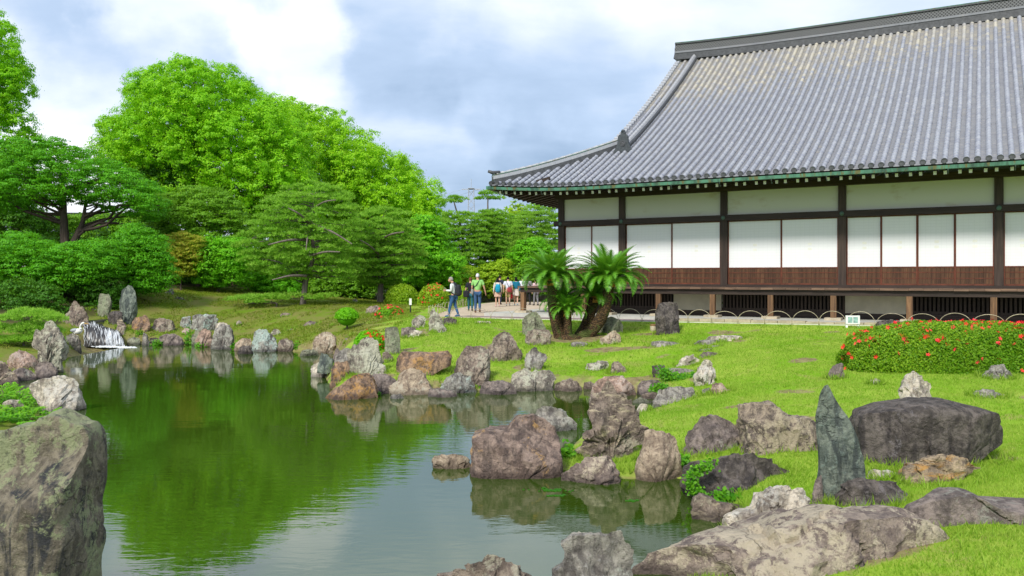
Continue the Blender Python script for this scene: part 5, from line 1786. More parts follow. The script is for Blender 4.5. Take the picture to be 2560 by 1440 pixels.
pine("tall pine with two thin flat tiers on top", [(1206, 486), (1222, 482), (1236, 486), (1197, 498), (1215, 497), (1232, 498), (1248, 497)], [(1190, 540), (1215, 522), (1255, 530), (1268, 570), (1262, 660), (1200, 670), (1182, 600)], 60, [[(1208, 700), (1212, 640), (1218, 560), (1220, 490)]], 0.52, 80, "pine", 45, 0.20, 1.2, GP, flat=0.34, gap=0.95, nmax=130, every=2)
pine("rounded pale pine just left of the palace corner", None, [(1290, 560), (1312, 520), (1345, 506), (1385, 515), (1402, 560), (1400, 650), (1330, 660), (1285, 620)], 70, [[(1350, 700), (1345, 620), (1352, 540)]], 0.65, 85, "pine2", 46, 0.18, 1.6, GP, flat=0.36, gap=0.95, nmax=150, every=2)
pine("pine filling the gap behind the two tall pines", None, [(1240, 560), (1270, 535), (1300, 545), (1310, 620), (1290, 690), (1240, 690)], 74, [[(1270, 700), (1268, 620), (1275, 560)]], 0.7, 85, "pine2", 47, 0.18, 1.5, GP, flat=0.36, gap=0.95, nmax=120, every=2)
broad("yellow green crown peeping between the right pines", [(1262, 545), (1282, 522), (1305, 526), (1318, 560), (1300, 590), (1264, 590)], 80, 1288, 1.2, 0.9, 260, 0.16, "yellow", 48, 0.2, group=GT)
broad("bright maple before the right pines", [(1282, 640), (1300, 605), (1340, 596), (1368, 620), (1372, 660), (1330, 668), (1285, 664)], 58, 1325, 0.9, 0.5, 400, 0.065, "fresh", 49, 0.08, 0.5, GT, name="maple_tree")
# shrubs by the rear fence
for i, (ol, Y, bu, mt, lab) in enumerate([
        ([(1128, 690), (1150, 668), (1185, 676), (1195, 740), (1130, 745)], 55.5, 1162, "yellow", "yellow green shrub behind the man in green"),
        ([(1195, 690), (1222, 660), (1265, 655), (1285, 690), (1280, 735), (1200, 740)], 57.0, 1240, "yellow", "loose yellow green shrub behind the students"),
        ([(1280, 680), (1320, 662), (1372, 668), (1385, 735), (1285, 735)], 57.0, 1335, "mid", "green shrub left behind the cycads"),
        ([(430, 680), (500, 670), (560, 690), (570, 738), (430, 740)], 55.0, 500, "deep", "dark shrub under the orange maple"),
        ([(640, 690), (690, 670), (735, 690), (740, 735), (640, 738)], 51.0, 690, "fresh", "glossy green shrub left of the gnarled pine's trunk"),
        ([(780, 690), (850, 670), (930, 690), (935, 740), (780, 742)], 53.0, 860, "mid", "green shrub between the two middle pines"),
        ([(1010, 690), (1060, 680), (1130, 690), (1130, 725), (1010, 728)], 54.0, 1070, "deep", "dark shrub above the clipped domes")]):
    broad(lab, ol, Y, bu, 0.9, 0.5, 420, 0.065, mt, 60 + i, 0.05, 0.8, GB, name="shrub", cat="shrub", gap=0.75)
# distant woods close the gaps
rg = np.random.RandomState(90)
C = []
for i in range(420):
    Y = rg.uniform(84, 112)
    x = rg.uniform(-75, 28)
    h = 4.2 + 2.2 * math.sin(x * 0.23) + 1.4 * math.sin(x * 0.61 + 1) - (3.0 if x > 2 else 0)
    C.append((x, Y, rg.uniform(0.2, max(1.2, h))))
C = np.array(C)
V, Fc, rd = puff_leaves(C, 1.9, 110, 0.36, rg, 0.8)
tag(add("far_woods", np_mesh("far_woods", V, Fc, LM["mid"], {"rnd": rd})), "far belt of green woods behind the garden", kind="stuff")


# clipped shrubs ---------------------------------------------------
def dome_leaves(rx, ry, rz, n, leaf, rg, power=2.0, floor=0.0):
    d = unit(rg.normal(size=(n, 3)))
    d[:, 2] = np.abs(d[:, 2])
    k = (np.abs(d[:, 0]) ** power + np.abs(d[:, 1]) ** power + np.abs(d[:, 2]) ** power) ** (-1 / power)
    lump = 1 + 0.035 * np.sin(d[:, 0] * 9 + 1) * np.sin(d[:, 1] * 8 + 2) * np.sin(d[:, 2] * 9)
    P = d * k[:, None] * np.array([rx, ry, rz]) * (lump * rg.uniform(0.90, 1.02, n))[:, None]
    N = d * np.array([1 / rx, 1 / ry, 1 / rz])
    N = unit(N) * 0.9 + rg.normal(size=(n, 3)) * 0.55
    return P, N


def flower_mesh(col, r=0.05, name="flower"):
    m = MB()
    for k in range(5):
        a = 2 * math.pi * k / 5
        c, s = math.cos(a), math.sin(a)
        b = len(m.v)
        m.v += [(0, 0, 0.0), (r * 0.75 * math.cos(a - 0.45), r * 0.75 * math.sin(a - 0.45), r * 0.4), (r * 1.15 * c, r * 1.15 * s, r * 0.5), (r * 0.75 * math.cos(a + 0.45), r * 0.75 * math.sin(a + 0.45), r * 0.4)]
        m.face(b, b + 1, b + 2, b + 3)
    return m.mesh(name, col)


def petal_mat(name, c1, c2):
    n = NT(name)
    oi = n.new("ShaderNodeObjectInfo")
    return n.done(n.mix(oi.outputs["Random"], c1, c2), 0.6, None, 0.2)


M_RED = petal_mat("red petals", (0.75, 0.02, 0.02), (0.82, 0.05, 0.06))
M_PINK = petal_mat("pink red petals", (0.80, 0.012, 0.015), (0.82, 0.05, 0.07))


def clipped(label, loc, rx, ry, rz, n, leaf, mat, seed, power=2.0, flowers=0, fmat=None, fr=0.05, ffilter=None, single=False, name="clipped_shrub", group="clipped shrubs", stem=0.0, yaw=0.0):
    rg = np.random.RandomState(seed)
    root = empty(name, loc, yaw, label, "shrub", group)
    P, N = dome_leaves(rx, ry, rz, n, leaf, rg, power)
    P[:, 2] += stem
    V, Fc, rd = leaf_tris(P, N, leaf, rg, 0.7)
    add("foliage", np_mesh("foliage", V, Fc, LM[mat], {"rnd": rd}), root)
    m = MB()
    m.ball((0, 0, stem), (rx * 0.86, ry * 0.86, rz * 0.86), 16, 10)
    if power > 2.2:
        for i, q in enumerate(m.v):
            d = Vector((q[0] / rx, q[1] / ry, (q[2] - stem) / rz))
            k = (abs(d.x) ** power + abs(d.y) ** power + abs(d.z) ** power) ** (-1 / power) * 0.88
            m.v[i] = (d.x * k * rx, d.y * k * ry, stem + d.z * k * rz)
    o = m.build("inner_leaves", LM[mat], root, smooth=True)
    if stem:
        MB().tube([(0, 0, -0.1), (0.02, 0, stem * 0.6), (0, 0, stem + rz * 0.2)], [0.05, 0.04, 0.03], 6).build("stem", M_BARK, root)
    if flowers:
        Pf, Nf = dome_leaves(rx, ry, rz, flowers * 8, leaf, rg, power)
        sel = [i for i in range(len(Pf)) if ffilter is None or ffilter(Pf[i], rg)][:flowers]
        fme = flower_mesh(fmat or M_RED, fr)
        if single:
            for i in sel:
                o = add("flower", fme, root, Vector(Pf[i] * 1.03) + Vector((0, 0, stem)))
                o.rotation_euler = Vector(Nf[i]).to_track_quat("Z", "Y").to_euler()
        else:
            Vb = np.array([v.co[:] for v in fme.vertices])
            Fb = np.array([p.vertices[:] for p in fme.polygons])
            VV, FF = [], []
            for j, i in enumerate(sel):
                q = np.array(Vector(Nf[i]).to_track_quat("Z", "Y").to_matrix())
                VV.append(Vb @ q.T + Pf[i] * 1.03 + np.array([0, 0, stem]))
                FF.append(Fb + j * len(Vb))
            tag(add("blossom", np_mesh("blossom", np.concatenate(VV), np.concatenate(FF), fmat or M_RED), root), kind="stuff")
    return root


def px_dome(u0, u1, vt, vb, Y=None):
    if Y is None:
        Y = hit((u0 + u1) / 2, vb).y
    rx = (u1 - u0) / 2 / F * (Y + 0.5)
    c = at((u0 + u1) / 2, vb, Y)
    x, y = c.x, Y + rx * 0.8
    z = gz(x, y)
    top = CH - (vt - HY) / F * y
    return Vector((x, y, z)), rx, top - z


c, rx, rz = px_dome(958, 1044, 711, 766, 45.0)
clipped("broad clipped dome without flowers below the pines", c, rx, rx * 0.9, rz, 7000, 0.06, "dome", 101, 2.3)
c, rx, rz = px_dome(1040, 1124, 711, 770, 44.0)
clipped("broad clipped dome with a patch of red flowers", c, rx, rx * 0.9, rz, 7000, 0.06, "dome", 102, 2.3, 70, M_RED, 0.06, lambda p, r: p[1] < 0 and r.uniform() < math.exp(-((p[0] - 0.05) ** 2 + (p[2] - 0.7) ** 2) / 0.25))
c, rx, rz = px_dome(1122, 1182, 716, 764, 47.5)
clipped("clipped dome half hidden behind the man with backpack", c, rx, rx * 0.9, rz, 5000, 0.06, "dome", 103, 2.3)
c, rx, rz = px_dome(838, 896, 768, 812, None)
b = hit(866, 826)
clipped("small bright green ball shrub on a short stem", Vector((b.x, b.y + 0.1, b.z)), 29 / F * b.y, 29 / F * b.y, 24 / F * b.y, 3800, 0.05, "ball", 104, 2.0, name="ball_shrub", stem=0.52)
b_ball = LM["ball"]
c, rx, rz = px_dome(936, 1004, 765, 809, 35.6)
clipped("round azalea with red blossoms on its crown", c, rx, rx * 0.9, rz, 4200, 0.05, "box", 105, 2.1, 110, M_RED, 0.065, lambda p, r: r.uniform() < 0.15 + 0.9 * (p[2] > 0.45), name="azalea")
c, rx, rz = px_dome(878, 958, 826, 880, 26.0)
clipped("low azalea with red blossoms behind the lichen peak rock", c, rx, rx * 0.8, rz, 4200, 0.042, "ball", 106, 2.1, 90, M_RED, 0.05, lambda p, r: p[0] > -0.1 and r.uniform() < 0.2 + 0.8 * (p[0] > 0.05), name="azalea")
# the long azalea hedge at right
hb = hit(2300, 936)
hx0 = at(2122, 900, hb.y + 0.8).x
hx1 = at(2760, 900, hb.y).x
hcx, hry = (hx0 + hx1) / 2, 1.05
hz = gz(hcx, hb.y + hry)
htop = CH - (806 - HY) / F * (hb.y + 1.2)
clipped("long clipped hedge dotted with red azalea blossoms", Vector((hcx, hb.y + hry * 0.95, hz - 0.06)), (hx1 - hx0) / 2, hry, htop - hz + 0.08, 85000, 0.023, "hedge", 107, 3.0, 290, M_PINK, 0.048,
        lambda p, r: p[1] < 0.4 and r.uniform() < (0.9 if p[2] > 0.62 else 0.16) * (0.5 + 0.5 * math.sin(p[0] * 2.2 + 4.2) ** 2), True, "azalea_hedge")

# low pine and ferns on the left bank
rgp = 71
pine("low clipped pine bush on the left bank", [(20, 800), (60, 785), (95, 790), (125, 800), (30, 830), (75, 820), (115, 830), (10, 855), (50, 850), (90, 850), (-20, 820), (-40, 850), (125, 850)], None, 31.0, [[(60, 868), (58, 840), (62, 800)]], 0.62, 330, "pine2", 72, 0.07, 0.9, GP, flat=0.42, every=1, ln=0.13, wd=0.012, name="pine_bush", base_u=60)


def fern_patch(label, u0, u1, v0, v1, Y, seed, n=900, name="fern_clump"):
    rg = np.random.RandomState(seed)
    base = fallback_root((u0 + u1) / 2, Y)
    root = empty(name, base, 0, label, "plant", "ferns on the left bank")
    zt = CH - (v0 - HY) / F * Y
    x0, x1 = (u0 - CX) / F * Y, (u1 - CX) / F * Y
    Vs, Fs, Rs, off = [], [], [], 0
    for i in range(46):
        bx, by = rg.uniform(x0, x1), Y + rg.uniform(-0.5, 0.5)
        z0 = gz(bx, by)
        hh = max(0.15, (zt - z0) * rg.uniform(0.55, 1.0) * (1 - 0.5 * abs((bx - (x0 + x1) / 2) / (x1 - x0))))
        dr = rg.normal(size=2) * 0.28
        pts = [Vector((bx, by, z0)).lerp(Vector((bx + dr[0], by + dr[1], z0 + hh)), t) - Vector((0, 0, 0.25 * hh * max(0, t - 0.6) ** 2 * 4)) for t in np.linspace(0.2, 1, 14)]
        P, N = [], []
        for k, p in enumerate(pts):
            w = 0.13 * math.sin(math.pi * (0.15 + 0.85 * (1 - k / 14)))
            sd = Vector((-dr[1], dr[0], 0.0)).normalized()
            for sg in (-1, 1):
                for f in (0.45, 1.0):
                    P.append(p + sd * sg * w * f)
                    N.append((rg.normal() * 0.3, rg.normal() * 0.3 - 0.3, 1))
        V, Fc, rd = leaf_quads(np.array([tuple(q) for q in P]), np.array(N), 0.042, rg, 0.45)
        Vs.append(V); Fs.append(Fc + off); Rs.append(rd); off += len(V)
    add("frond_mass", np_mesh("frond_mass", np.concatenate(Vs) - np.array(base), np.concatenate(Fs), LM["fern"], {"rnd": np.concatenate(Rs)}), root)
    MB().tube([(0, 0, -0.05), (0.02, 0, 0.12)], [0.05, 0.03], 6).build("root_stock", M_BARK, root)


fern_patch("feathery ferns above the pale pond block", -40, 100, 945, 1010, 19.6, 73)
fern_patch("low bright grassy ferns behind the huge corner rock", -60, 115, 1006, 1075, 16.6, 74)


def vine(label, pts_px, Y, spread, n, leaf, seed):
    rg = np.random.RandomState(seed)
    base = at(*pts_px[-1], Y)
    root = empty("ivy", base, 0, label, "plant", "vines on the rocks")
    P = []
    for i in range(n):
        k = rg.randint(len(pts_px) - 1)
        t = rg.uniform()
        a, b2 = at(*pts_px[k], Y), at(*pts_px[k + 1], Y)
        q = a.lerp(b2, t)
        P.append((q.x + rg.normal() * spread, Y + rg.normal() * spread * 0.6, q.z + rg.normal() * spread * 0.8))
    P = np.array(P)
    N = np.array([0, -0.8, 0.6]) + rg.normal(size=(n, 3)) * 0.5
    V, Fc, rd = leaf_quads(P, N, leaf, rg, 0.8)
    tag(add("leaf_mass", np_mesh("leaf_mass", V - np.array(base), Fc, LM["vine"], {"rnd": rd}), root), kind="stuff")
    m = MB()
    for k in range(len(pts_px) - 1):
        m.tube([at(*pts_px[k], Y) - base, at(*pts_px[k + 1], Y) - base], 0.008, 4)
    m.build("stem", M_BARK, root)


vine("bright green vine on the rough dark boulder", [(1780, 1160), (1745, 1175), (1725, 1200), (1735, 1225), (1760, 1235)], ROCK_AT["bz"][1] + 0.02, 0.05, 520, 0.024, 81)
vine("ivy hanging below the grey stone slab", [(1655, 925), (1668, 940), (1690, 950), (1715, 948), (1735, 945), (1700, 960)], 21.2, 0.09, 900, 0.035, 82)
vine("ivy creeping along the smooth purple inlet boulder", [(1630, 975), (1650, 968), (1665, 972), (1650, 980)], 20.3, 0.07, 420, 0.035, 83)
vine("fern tuft at the foot of the dark vine boulder", [(1800, 1240), (1820, 1248), (1835, 1245)], 10.6, 0.06, 130, 0.035, 84)
vine("small fern between the tan and purple boulders", [(1698, 1160), (1706, 1145), (1712, 1160)], 12.3, 0.05, 120, 0.035, 85)


for i, (u, v, w, h, rk, nb) in enumerate([(468, 862, 22, 34, "fern tuft right of the long low purplish boulder", 0), (584, 874, 14, 22, "green tuft right of the blue grey split block", 0), (738, 878, 18, 16, "leafy tuft at the pinkish boulder's right foot", 0),
                                       (505, 868, 26, 10, "low water plants before the red crumbly rock", 0), (388, 864, 20, 12, "low water plants by the small dark rock", 0), (345, 850, 16, 14, "leafy plant at the foot of the tallest slab", 0),
                                       (1318, 974, 14, 12, "green tuft at the left foot of the yellow green streaked boulder", 0), (1198, 978, 12, 14, "green tuft left of the flat topped purple slab", 0), (940, 992, 12, 10, "green tuft at the wedge rock's right end", 0), (1425, 1150, 26, 30, "mossy tuft behind the low pale lumpy rock", 0)]):
    h_ = hit(u, v)
    k_ = h_.y / F
    rgt = np.random.RandomState(400 + i)
    n_ = 160
    P = np.c_[rgt.normal(0, w * k_ * 0.33, n_), rgt.normal(0, w * k_ * 0.25, n_), np.abs(rgt.normal(0, h * k_ * 0.45, n_))]
    V, Fc, rd = leaf_quads(P, np.array([0, -0.5, 0.8]) + rgt.normal(size=(n_, 3)) * 0.5, 0.035 + 0.0006 * h_.y, rgt, 0.6)
    t_ = empty("waterside_plant", Vector((h_.x, h_.y + 0.15, h_.z)), 0, rk, "plant", "small plants along the shore")
    tag(add("leaf_mass", np_mesh("leaf_mass", V, Fc, LM["vine"], {"rnd": rd}), t_), kind="stuff")
    MB().tube([(0, 0, -0.1), (0, 0, h * k_ * 0.3)], [0.02, 0.01], 5).build("stem", M_BARK, t_)


# cycads -----------------------------------------------------------
def frond_mesh(ln, droop, seed):
    rg = random.Random(seed)
    m = MB()
    pts = []
    for i in range(15):
        t = i / 14
        a = 1.25 - droop * t * t
        pts.append(Vector((0, 0, 0)) if i == 0 else pts[-1] + Vector((math.cos(a), 0, math.sin(a))) * ln / 14)
    m.tube(pts, [0.014 * (1 - 0.8 * i / 14) for i in range(15)], 4)
    V, R = [], []
    for i in range(2, 56):
        t = i / 55
        f = t * 14
        k = min(13, int(f))
        p = pts[k].lerp(pts[k + 1], f - k)
        d = (pts[k + 1] - pts[k]).normalized()
        w = ln * 0.19 * (math.sin(math.pi * min(1, 0.18 + 0.86 * t)) ** 0.6)
        for sg in (-1, 1):
            tip = p + d * w * 0.75 + Vector((0, sg, 0)) * w * 0.8 + Vector((0, 0, 0.22 * w + rg.uniform(-0.01, 0.01)))
            b = len(m.v)
            m.v += [tuple(p - d * 0.011), tuple(p + d * 0.013), tuple(tip)]
            m.face(b, b + 1, b + 2)
    me = m.mesh("frond", LM["cycad"])
    a = me.attributes.new("rnd", "FLOAT", "POINT")
    for i in range(len(me.vertices)):
        a.data[i].value = rg.uniform(0, 1)
    return me


FR = [frond_mesh(1.0, d, 300 + i) for i, d in enumerate((0.5, 0.9, 1.3, 1.8, 2.2))]


def stem_mat():
    n = NT("cycad stem")
    v = n.obj(False)
    b = n.new("ShaderNodeTexVoronoi", feature="F1")
    b.inputs["Scale"].default_value = 16
    n.links.new(n.scaled(v, (1, 1, 1.9)), b.inputs["Vector"])
    col = n.mix(n.step(b.outputs["Distance"], 0.1, 0.6), (0.20, 0.12, 0.05), (0.045, 0.03, 0.018))
    g = n.noise(v, 2.2, 5, 0.6)
    col = n.mix(n.step(g, 0.48, 0.6), col, (0.075, 0.095, 0.025))
    return n.done(col, 0.9, n.bump(b.outputs["Distance"], 1.0, 0.05), 0.2)


M_CYSTEM = stem_mat()
M_CYTOP = plain("orange cycad fibre", (0.40, 0.20, 0.05), 0.9, 0.1, 0.4, 14, 0.5)
CY = cyc.y + 0.35
cbase = Vector((cyc.x, CY, gz(cyc.x, CY)))
cycad = empty("cycad", cbase, 0, "many stemmed cycad with feathery crowns on the lawn", "cycad")
rg = random.Random(17)
for k, (stem_px, Yo, r0, r1, ln, nf, tilt) in enumerate([
        ([(1402, 852), (1392, 815), (1382, 760), (1380, 702)], -0.15, 0.20, 0.17, 1.34, 88, (0, 0)),
        ([(1448, 850), (1480, 826), (1505, 790), (1518, 745), (1524, 706)], 0.0, 0.23, 0.175, 1.46, 95, (0.05, 0)),
        ([(1420, 850), (1419, 815), (1418, 780)], -0.25, 0.15, 0.14, 0.85, 56, (0, 0)),
        ([(1448, 845), (1470, 800), (1486, 745)], 0.55, 0.2, 0.18, 1.2, 46, (-0.1, 0)),
        ([(1404, 850), (1408, 800), (1404, 760)], 0.4, 0.13, 0.13, 1.0, 34, (0, 0))]):
    Yk = CY + Yo
    pts = smooth_path([at(u, v, Yk) for u, v in stem_px], 6)
    n = len(pts)
    m = MB()
    m.tube(pts, [(r0 + (r1 - r0) * i / (n - 1)) * (1.1 if i < 2 else 1.0) for i in range(n)], 16, jitter=0.05, rng=rg)
    m.build("stem", M_CYSTEM, cycad, smooth=True, off=cbase)
    top = pts[-1]
    MB().tube([top - Vector((0, 0, 0.16)), top, top + Vector((0, 0, 0.09))], [r1 * 1.03, r1 * 0.98, r1 * 0.4], 14, jitter=0.06, rng=rg).build("stem_tip", M_CYTOP, cycad, smooth=True, off=cbase)
    for j in range(nf):
        f = j / nf
        az = j * 2.39996 + rg.uniform(-0.15, 0.15)
        lay = f ** 0.8
        # inner fronds upright, outer ones arching and drooping
        kind = min(4, int(lay * 5))
        tiltb = 0.10 + 1.2 * lay
        o = add("frond", FR[kind], cycad, top - cbase + Vector((0, 0, 0.03)))
        o.scale = (ln * rg.uniform(0.85, 1.1),) * 3
        o.rotation_euler = (0, tiltb * 0.75 - 0.05 + rg.uniform(-0.06, 0.06), az)
MB().ball(tuple(at(1425, 850, CY - 0.3) - cbase), (0.45, 0.35, 0.20), 14, 8).build("root_crown", M_CYSTEM, cycad, smooth=True)

# grass blades over the lawn --------------------------------------
rg = np.random.RandomState(55)


def blades(n, y0, y1, hgt, wid, name, label):
    u = rg.uniform(760, 3150, n * 3)
    # uniform over the ground, not over the picture
    y = y0 + (y1 - y0) * rg.uniform(0, 1, n * 3) ** 0.8
    x = (u - CX) / F * y
    z = ground_z(x, y)
    sd = pond_sd(x, y)
    rx, ry = x - BC.x, y - BC.y
    p = rx * BP.x + ry * BP.y
    thin = np.array([noise.noise(Vector((a_ * 0.8, b_ * 0.8, 5))) for a_, b_ in zip(x, y)])
    ok = (sd > 0.45 + 0.3 * thin) & (p > 4.2) & (np.hypot((x - cyc.x) / 1.3, (y - cyc.y) / 1.0) > 1) & (x > -4.6) & (rg.uniform(0, 1, len(x)) > 0.9 * sstep(thin, 0.18, 0.5))
    x, y, z = x[ok][:n], y[ok][:n], z[ok][:n]
    n = len(x)
    P = np.c_[x, y, z - 0.005 + 0.035 * np.array([noise.fractal(Vector((a * 0.9, b * 0.9, 0)), 1.0, 2.0, 3) for a, b in zip(x, y)])]
    a = rg.uniform(0, 6.28, n)
    lean = rg.normal(size=(n, 2)) * 0.45
    H = hgt * rg.uniform(0.5, 1.3, n)
    W = wid
    V = np.empty((n, 3, 3))
    V[:, 0] = P + np.c_[np.cos(a) * W, np.sin(a) * W, 0 * a]
    V[:, 1] = P - np.c_[np.cos(a) * W, np.sin(a) * W, 0 * a]
    V[:, 2] = P + np.c_[lean[:, 0] * H, lean[:, 1] * H, H]
    pat = 0.5 + 0.25 * np.sin(x * 1.3 + 1.7 * np.sin(y * 0.9)) + 0.25 * np.sin(y * 2.1 + 1.3 * np.sin(x * 1.7 + 2))
    rd = np.repeat(np.clip(rg.normal(0.1, 0.25, n) + 0.6 * pat + (rg.uniform(0, 1, n) < 0.06) * 0.6, 0, 1), 3)
    tag(add(name, np_mesh(name, V.reshape(-1, 3), np.arange(3 * n).reshape(n, 3), LM["grass"], {"rnd": rd})), label, "grass", kind="stuff")


blades(112000, 6.3, 13.5, 0.042, 0.0055, "grass", "short green grass of the near lawn")
blades(112000, 13.5, 24.0, 0.045, 0.009, "grass", "short green grass of the middle lawn")
blades(50000, 24.0, 36.0, 0.06, 0.014, "grass", "short green grass of the far lawn")

# tufts and moss on the mound across the water
n = 60000
x = rg.uniform(-19, -4.3, n)
y = rg.uniform(30, 52, n)
z = ground_z(x, y)
thin = np.array([noise.noise(Vector((a_ * 0.7, b_ * 0.7, 9))) for a_, b_ in zip(x, y)])
ok = (pond_sd(x, y) > 0.3) & (thin > -0.15)
x, y, z = x[ok], y[ok], z[ok]
n = len(x)
P = np.c_[x, y, z]
a = rg.uniform(0, 6.28, n)
H = 0.07 * rg.uniform(0.4, 1.5, n)
lean = rg.normal(size=(n, 2)) * 0.6
V = np.empty((n, 3, 3))
V[:, 0] = P + np.c_[np.cos(a) * 0.022, np.sin(a) * 0.022, 0 * a]
V[:, 1] = P - np.c_[np.cos(a) * 0.022, np.sin(a) * 0.022, 0 * a]
V[:, 2] = P + np.c_[lean[:, 0] * H, lean[:, 1] * H, H]
LM["tuft"] = leaf_mat("mossy tufts", (0.11, 0.19, 0.008), (0.30, 0.30, 0.06), (0.18, 0.25, 0.012), 0.3, 0.1)
tag(add("moss", np_mesh("moss", V.reshape(-1, 3), np.arange(3 * n).reshape(n, 3), LM["tuft"], {"rnd": np.repeat(rg.uniform(0, 1, n), 3)})), "thin mossy grass on the mound", "moss", kind="stuff")

# longer grass round the foot of each stone
X_, Y_ = [], []
for (cx_, cy_, rx_, ry_) in FOOT:
    k_ = int(60 + 130 * rx_) if cy_ < 20 else 40
    a_ = rg.uniform(0, 6.283, k_)
    f_ = rg.uniform(0.92, 1.22, k_)
    X_.append(cx_ + np.cos(a_) * rx_ * f_ + rg.normal(size=k_) * 0.03)
    Y_.append(cy_ + np.sin(a_) * ry_ * f_ + rg.normal(size=k_) * 0.03)
x, y = np.concatenate(X_), np.concatenate(Y_)
z = ground_z(x, y)
ok = (z > ZW + 0.04) & (pond_sd(x, y) > 0.05)
x, y, z = x[ok], y[ok], z[ok]
k_ = 3
x, y, z = np.repeat(x, k_) + rg.normal(size=len(x) * k_) * 0.015, np.repeat(y, k_) + rg.normal(size=len(y) * k_) * 0.015, np.repeat(z, k_)
n = len(x)
P = np.c_[x, y, z]
a = rg.uniform(0, 6.28, n)
H = 0.11 * rg.uniform(0.5, 1.5, n)
W_ = 0.004 + 0.0004 * y
lean = rg.normal(size=(n, 2)) * 0.5
V = np.empty((n, 3, 3))
V[:, 0] = P + np.c_[np.cos(a) * W_, np.sin(a) * W_, 0 * a]
V[:, 1] = P - np.c_[np.cos(a) * W_, np.sin(a) * W_, 0 * a]
V[:, 2] = P + np.c_[lean[:, 0] * H, lean[:, 1] * H, H]
tag(add("grass", np_mesh("grass", V.reshape(-1, 3), np.arange(3 * n).reshape(n, 3), LM["grass"], {"rnd": np.repeat(rg.uniform(0, 0.8, n), 3)})), "longer grass round the feet of the stones", "grass", kind="stuff")

# ------------------------------------------------------------------ fences
def hoop_mesh(w, h, r=0.0095):
    m = MB()
    pts = [(w / 2 * math.cos(math.pi * t), 0.0, h * math.sin(math.pi * t) ** 0.85 - 0.06 * (t in (0, 1))) for t in np.linspace(0, 1, 15)]
    m.tube(pts, r, 6)
    return m.mesh("hoop", M_BAMBOO, smooth=True)


HOOPS = [hoop_mesh(0.93, 0.46), hoop_mesh(0.96, 0.43), hoop_mesh(0.88, 0.48)]


def hoop_line(root, pts, step, seed, skip=()):
    rr = random.Random(seed)
    P = [Vector((x, y, 0)) for x, y in pts]
    L = [0]
    for a, b2 in zip(P[:-1], P[1:]):
        L.append(L[-1] + (b2 - a).length)
    d = 0.45
    i = 0
    while d < L[-1]:
        k = max(j for j in range(len(L) - 1) if L[j] <= d)
        t = (d - L[k]) / (L[k + 1] - L[k])
        p = P[k].lerp(P[k + 1], t)
        dr = P[k + 1] - P[k]
        if i not in skip:
            o = add("hoop", HOOPS[rr.randrange(3)], root, Vector((p.x, p.y, gz(p.x, p.y))) - root.location)
            o.rotation_euler = (rr.uniform(-0.12, 0.12), 0, math.atan2(dr.y, dr.x) + rr.uniform(-0.12, 0.12))
        d += step * rr.uniform(0.92, 1.08)
        i += 1


fl = [(x - 0.02, y - 0.28) for x, y in front]
fl[0] = (-3.45, 33.65)
r_ = empty("hoop_fence", Vector((fl[0][0], fl[0][1], 0)), 0, "bamboo hoop fence along the lawn before the palace", "fence", "bamboo hoop fences")
hoop_line(r_, fl, 0.88, 3)
fl2 = [(-3.52, 34.3), (-3.35, 38), (-3.0, 42), (-2.75, 46), (-2.45, 50)]
r_ = empty("hoop_fence", Vector((fl2[0][0], fl2[0][1], 0)), 0, "bamboo hoop fence running back behind the man with backpack", "fence", "bamboo hoop fences")
hoop_line(r_, fl2, 0.62, 4)

# plank fence behind the shrubs and low brown fence under the trees
M_FENCE = wood_mat("weathered fence boards", (0.16, 0.125, 0.085), (0.30, 0.245, 0.17), 0.85)
M_FENCED = wood_mat("brown fence boards", (0.055, 0.035, 0.022), (0.13, 0.08, 0.05), 0.85)


def plank_fence(label, a, b2, h, w, mat, lift=0.0):
    a, b2 = Vector(a), Vector(b2)
    root = empty("plank_fence", Vector((a.x, a.y, 0)), 0, label, "fence")
    d = b2 - a
    n = int(d.length / w)
    me = MB().box(-w / 2 + 0.008, w / 2 - 0.008, -0.015, 0.015, -0.2, h).mesh("board", mat)
    rz = math.atan2(d.y, d.x)
    for i in range(n):
        p = a.lerp(b2, (i + 0.5) / n)
        o = add("board", me, root, Vector((p.x, p.y, gz(p.x, p.y))) - root.location)
        o.rotation_euler = (0, 0, rz)
    for z in (0.5 * h, h + 0.02):
        za, zb_ = gz(a.x, a.y) + z, gz(b2.x, b2.y) + z
        m = MB().beam(Vector((a.x, a.y - 0.05, za)), Vector((b2.x, b2.y - 0.05, zb_)), 0.14, 0.10)
        m.build("rail", mat, root, off=root.location)


plank_fence("tall weathered plank fence behind the shrubs and students", (at(1110, 690, 61).x, 61), (at(1420, 690, 61).x, 61), 2.4, 0.34, M_FENCE)
plank_fence("low brown board fence under the dark trees", (at(440, 700, 58).x, 58), (at(830, 700, 57).x, 57), 1.1, 0.32, M_FENCED)

# white storehouse behind the left trees
M_WHITEWALL = plain("white wall", (0.72, 0.70, 0.64), 0.9, 0.2, 0.08, 1.0)
sh = empty("storehouse", Vector((at(180, 690, 70).x, 70, 0.6)), 0.12, "white walled storehouse with grey roof behind the left trees", "building")
MB().box(-5.5, 5.5, 0, 5, -0.5, 4.6).build("wall", M_WHITEWALL, sh)
rf = MB()
rf.v = [(-6.2, -0.9, 4.5), (6.2, -0.9, 4.5), (6.2, 2.5, 6.4), (-6.2, 2.5, 6.4), (6.2, 5.9, 4.5), (-6.2, 5.9, 4.5), (-6.2, -0.9, 4.35), (6.2, -0.9, 4.35), (6.2, 5.9, 4.35), (-6.2, 5.9, 4.35)]
for q in ((0, 1, 2, 3), (3, 2, 4, 5), (6, 7, 1, 0), (9, 8, 7, 6), (5, 4, 8, 9), (0, 3, 5), (0, 5, 9, 6), (1, 4, 2), (1, 7, 8, 4)):
    rf.face(*q)
rfo = rf.build("roof", M_TILEDARK, sh)
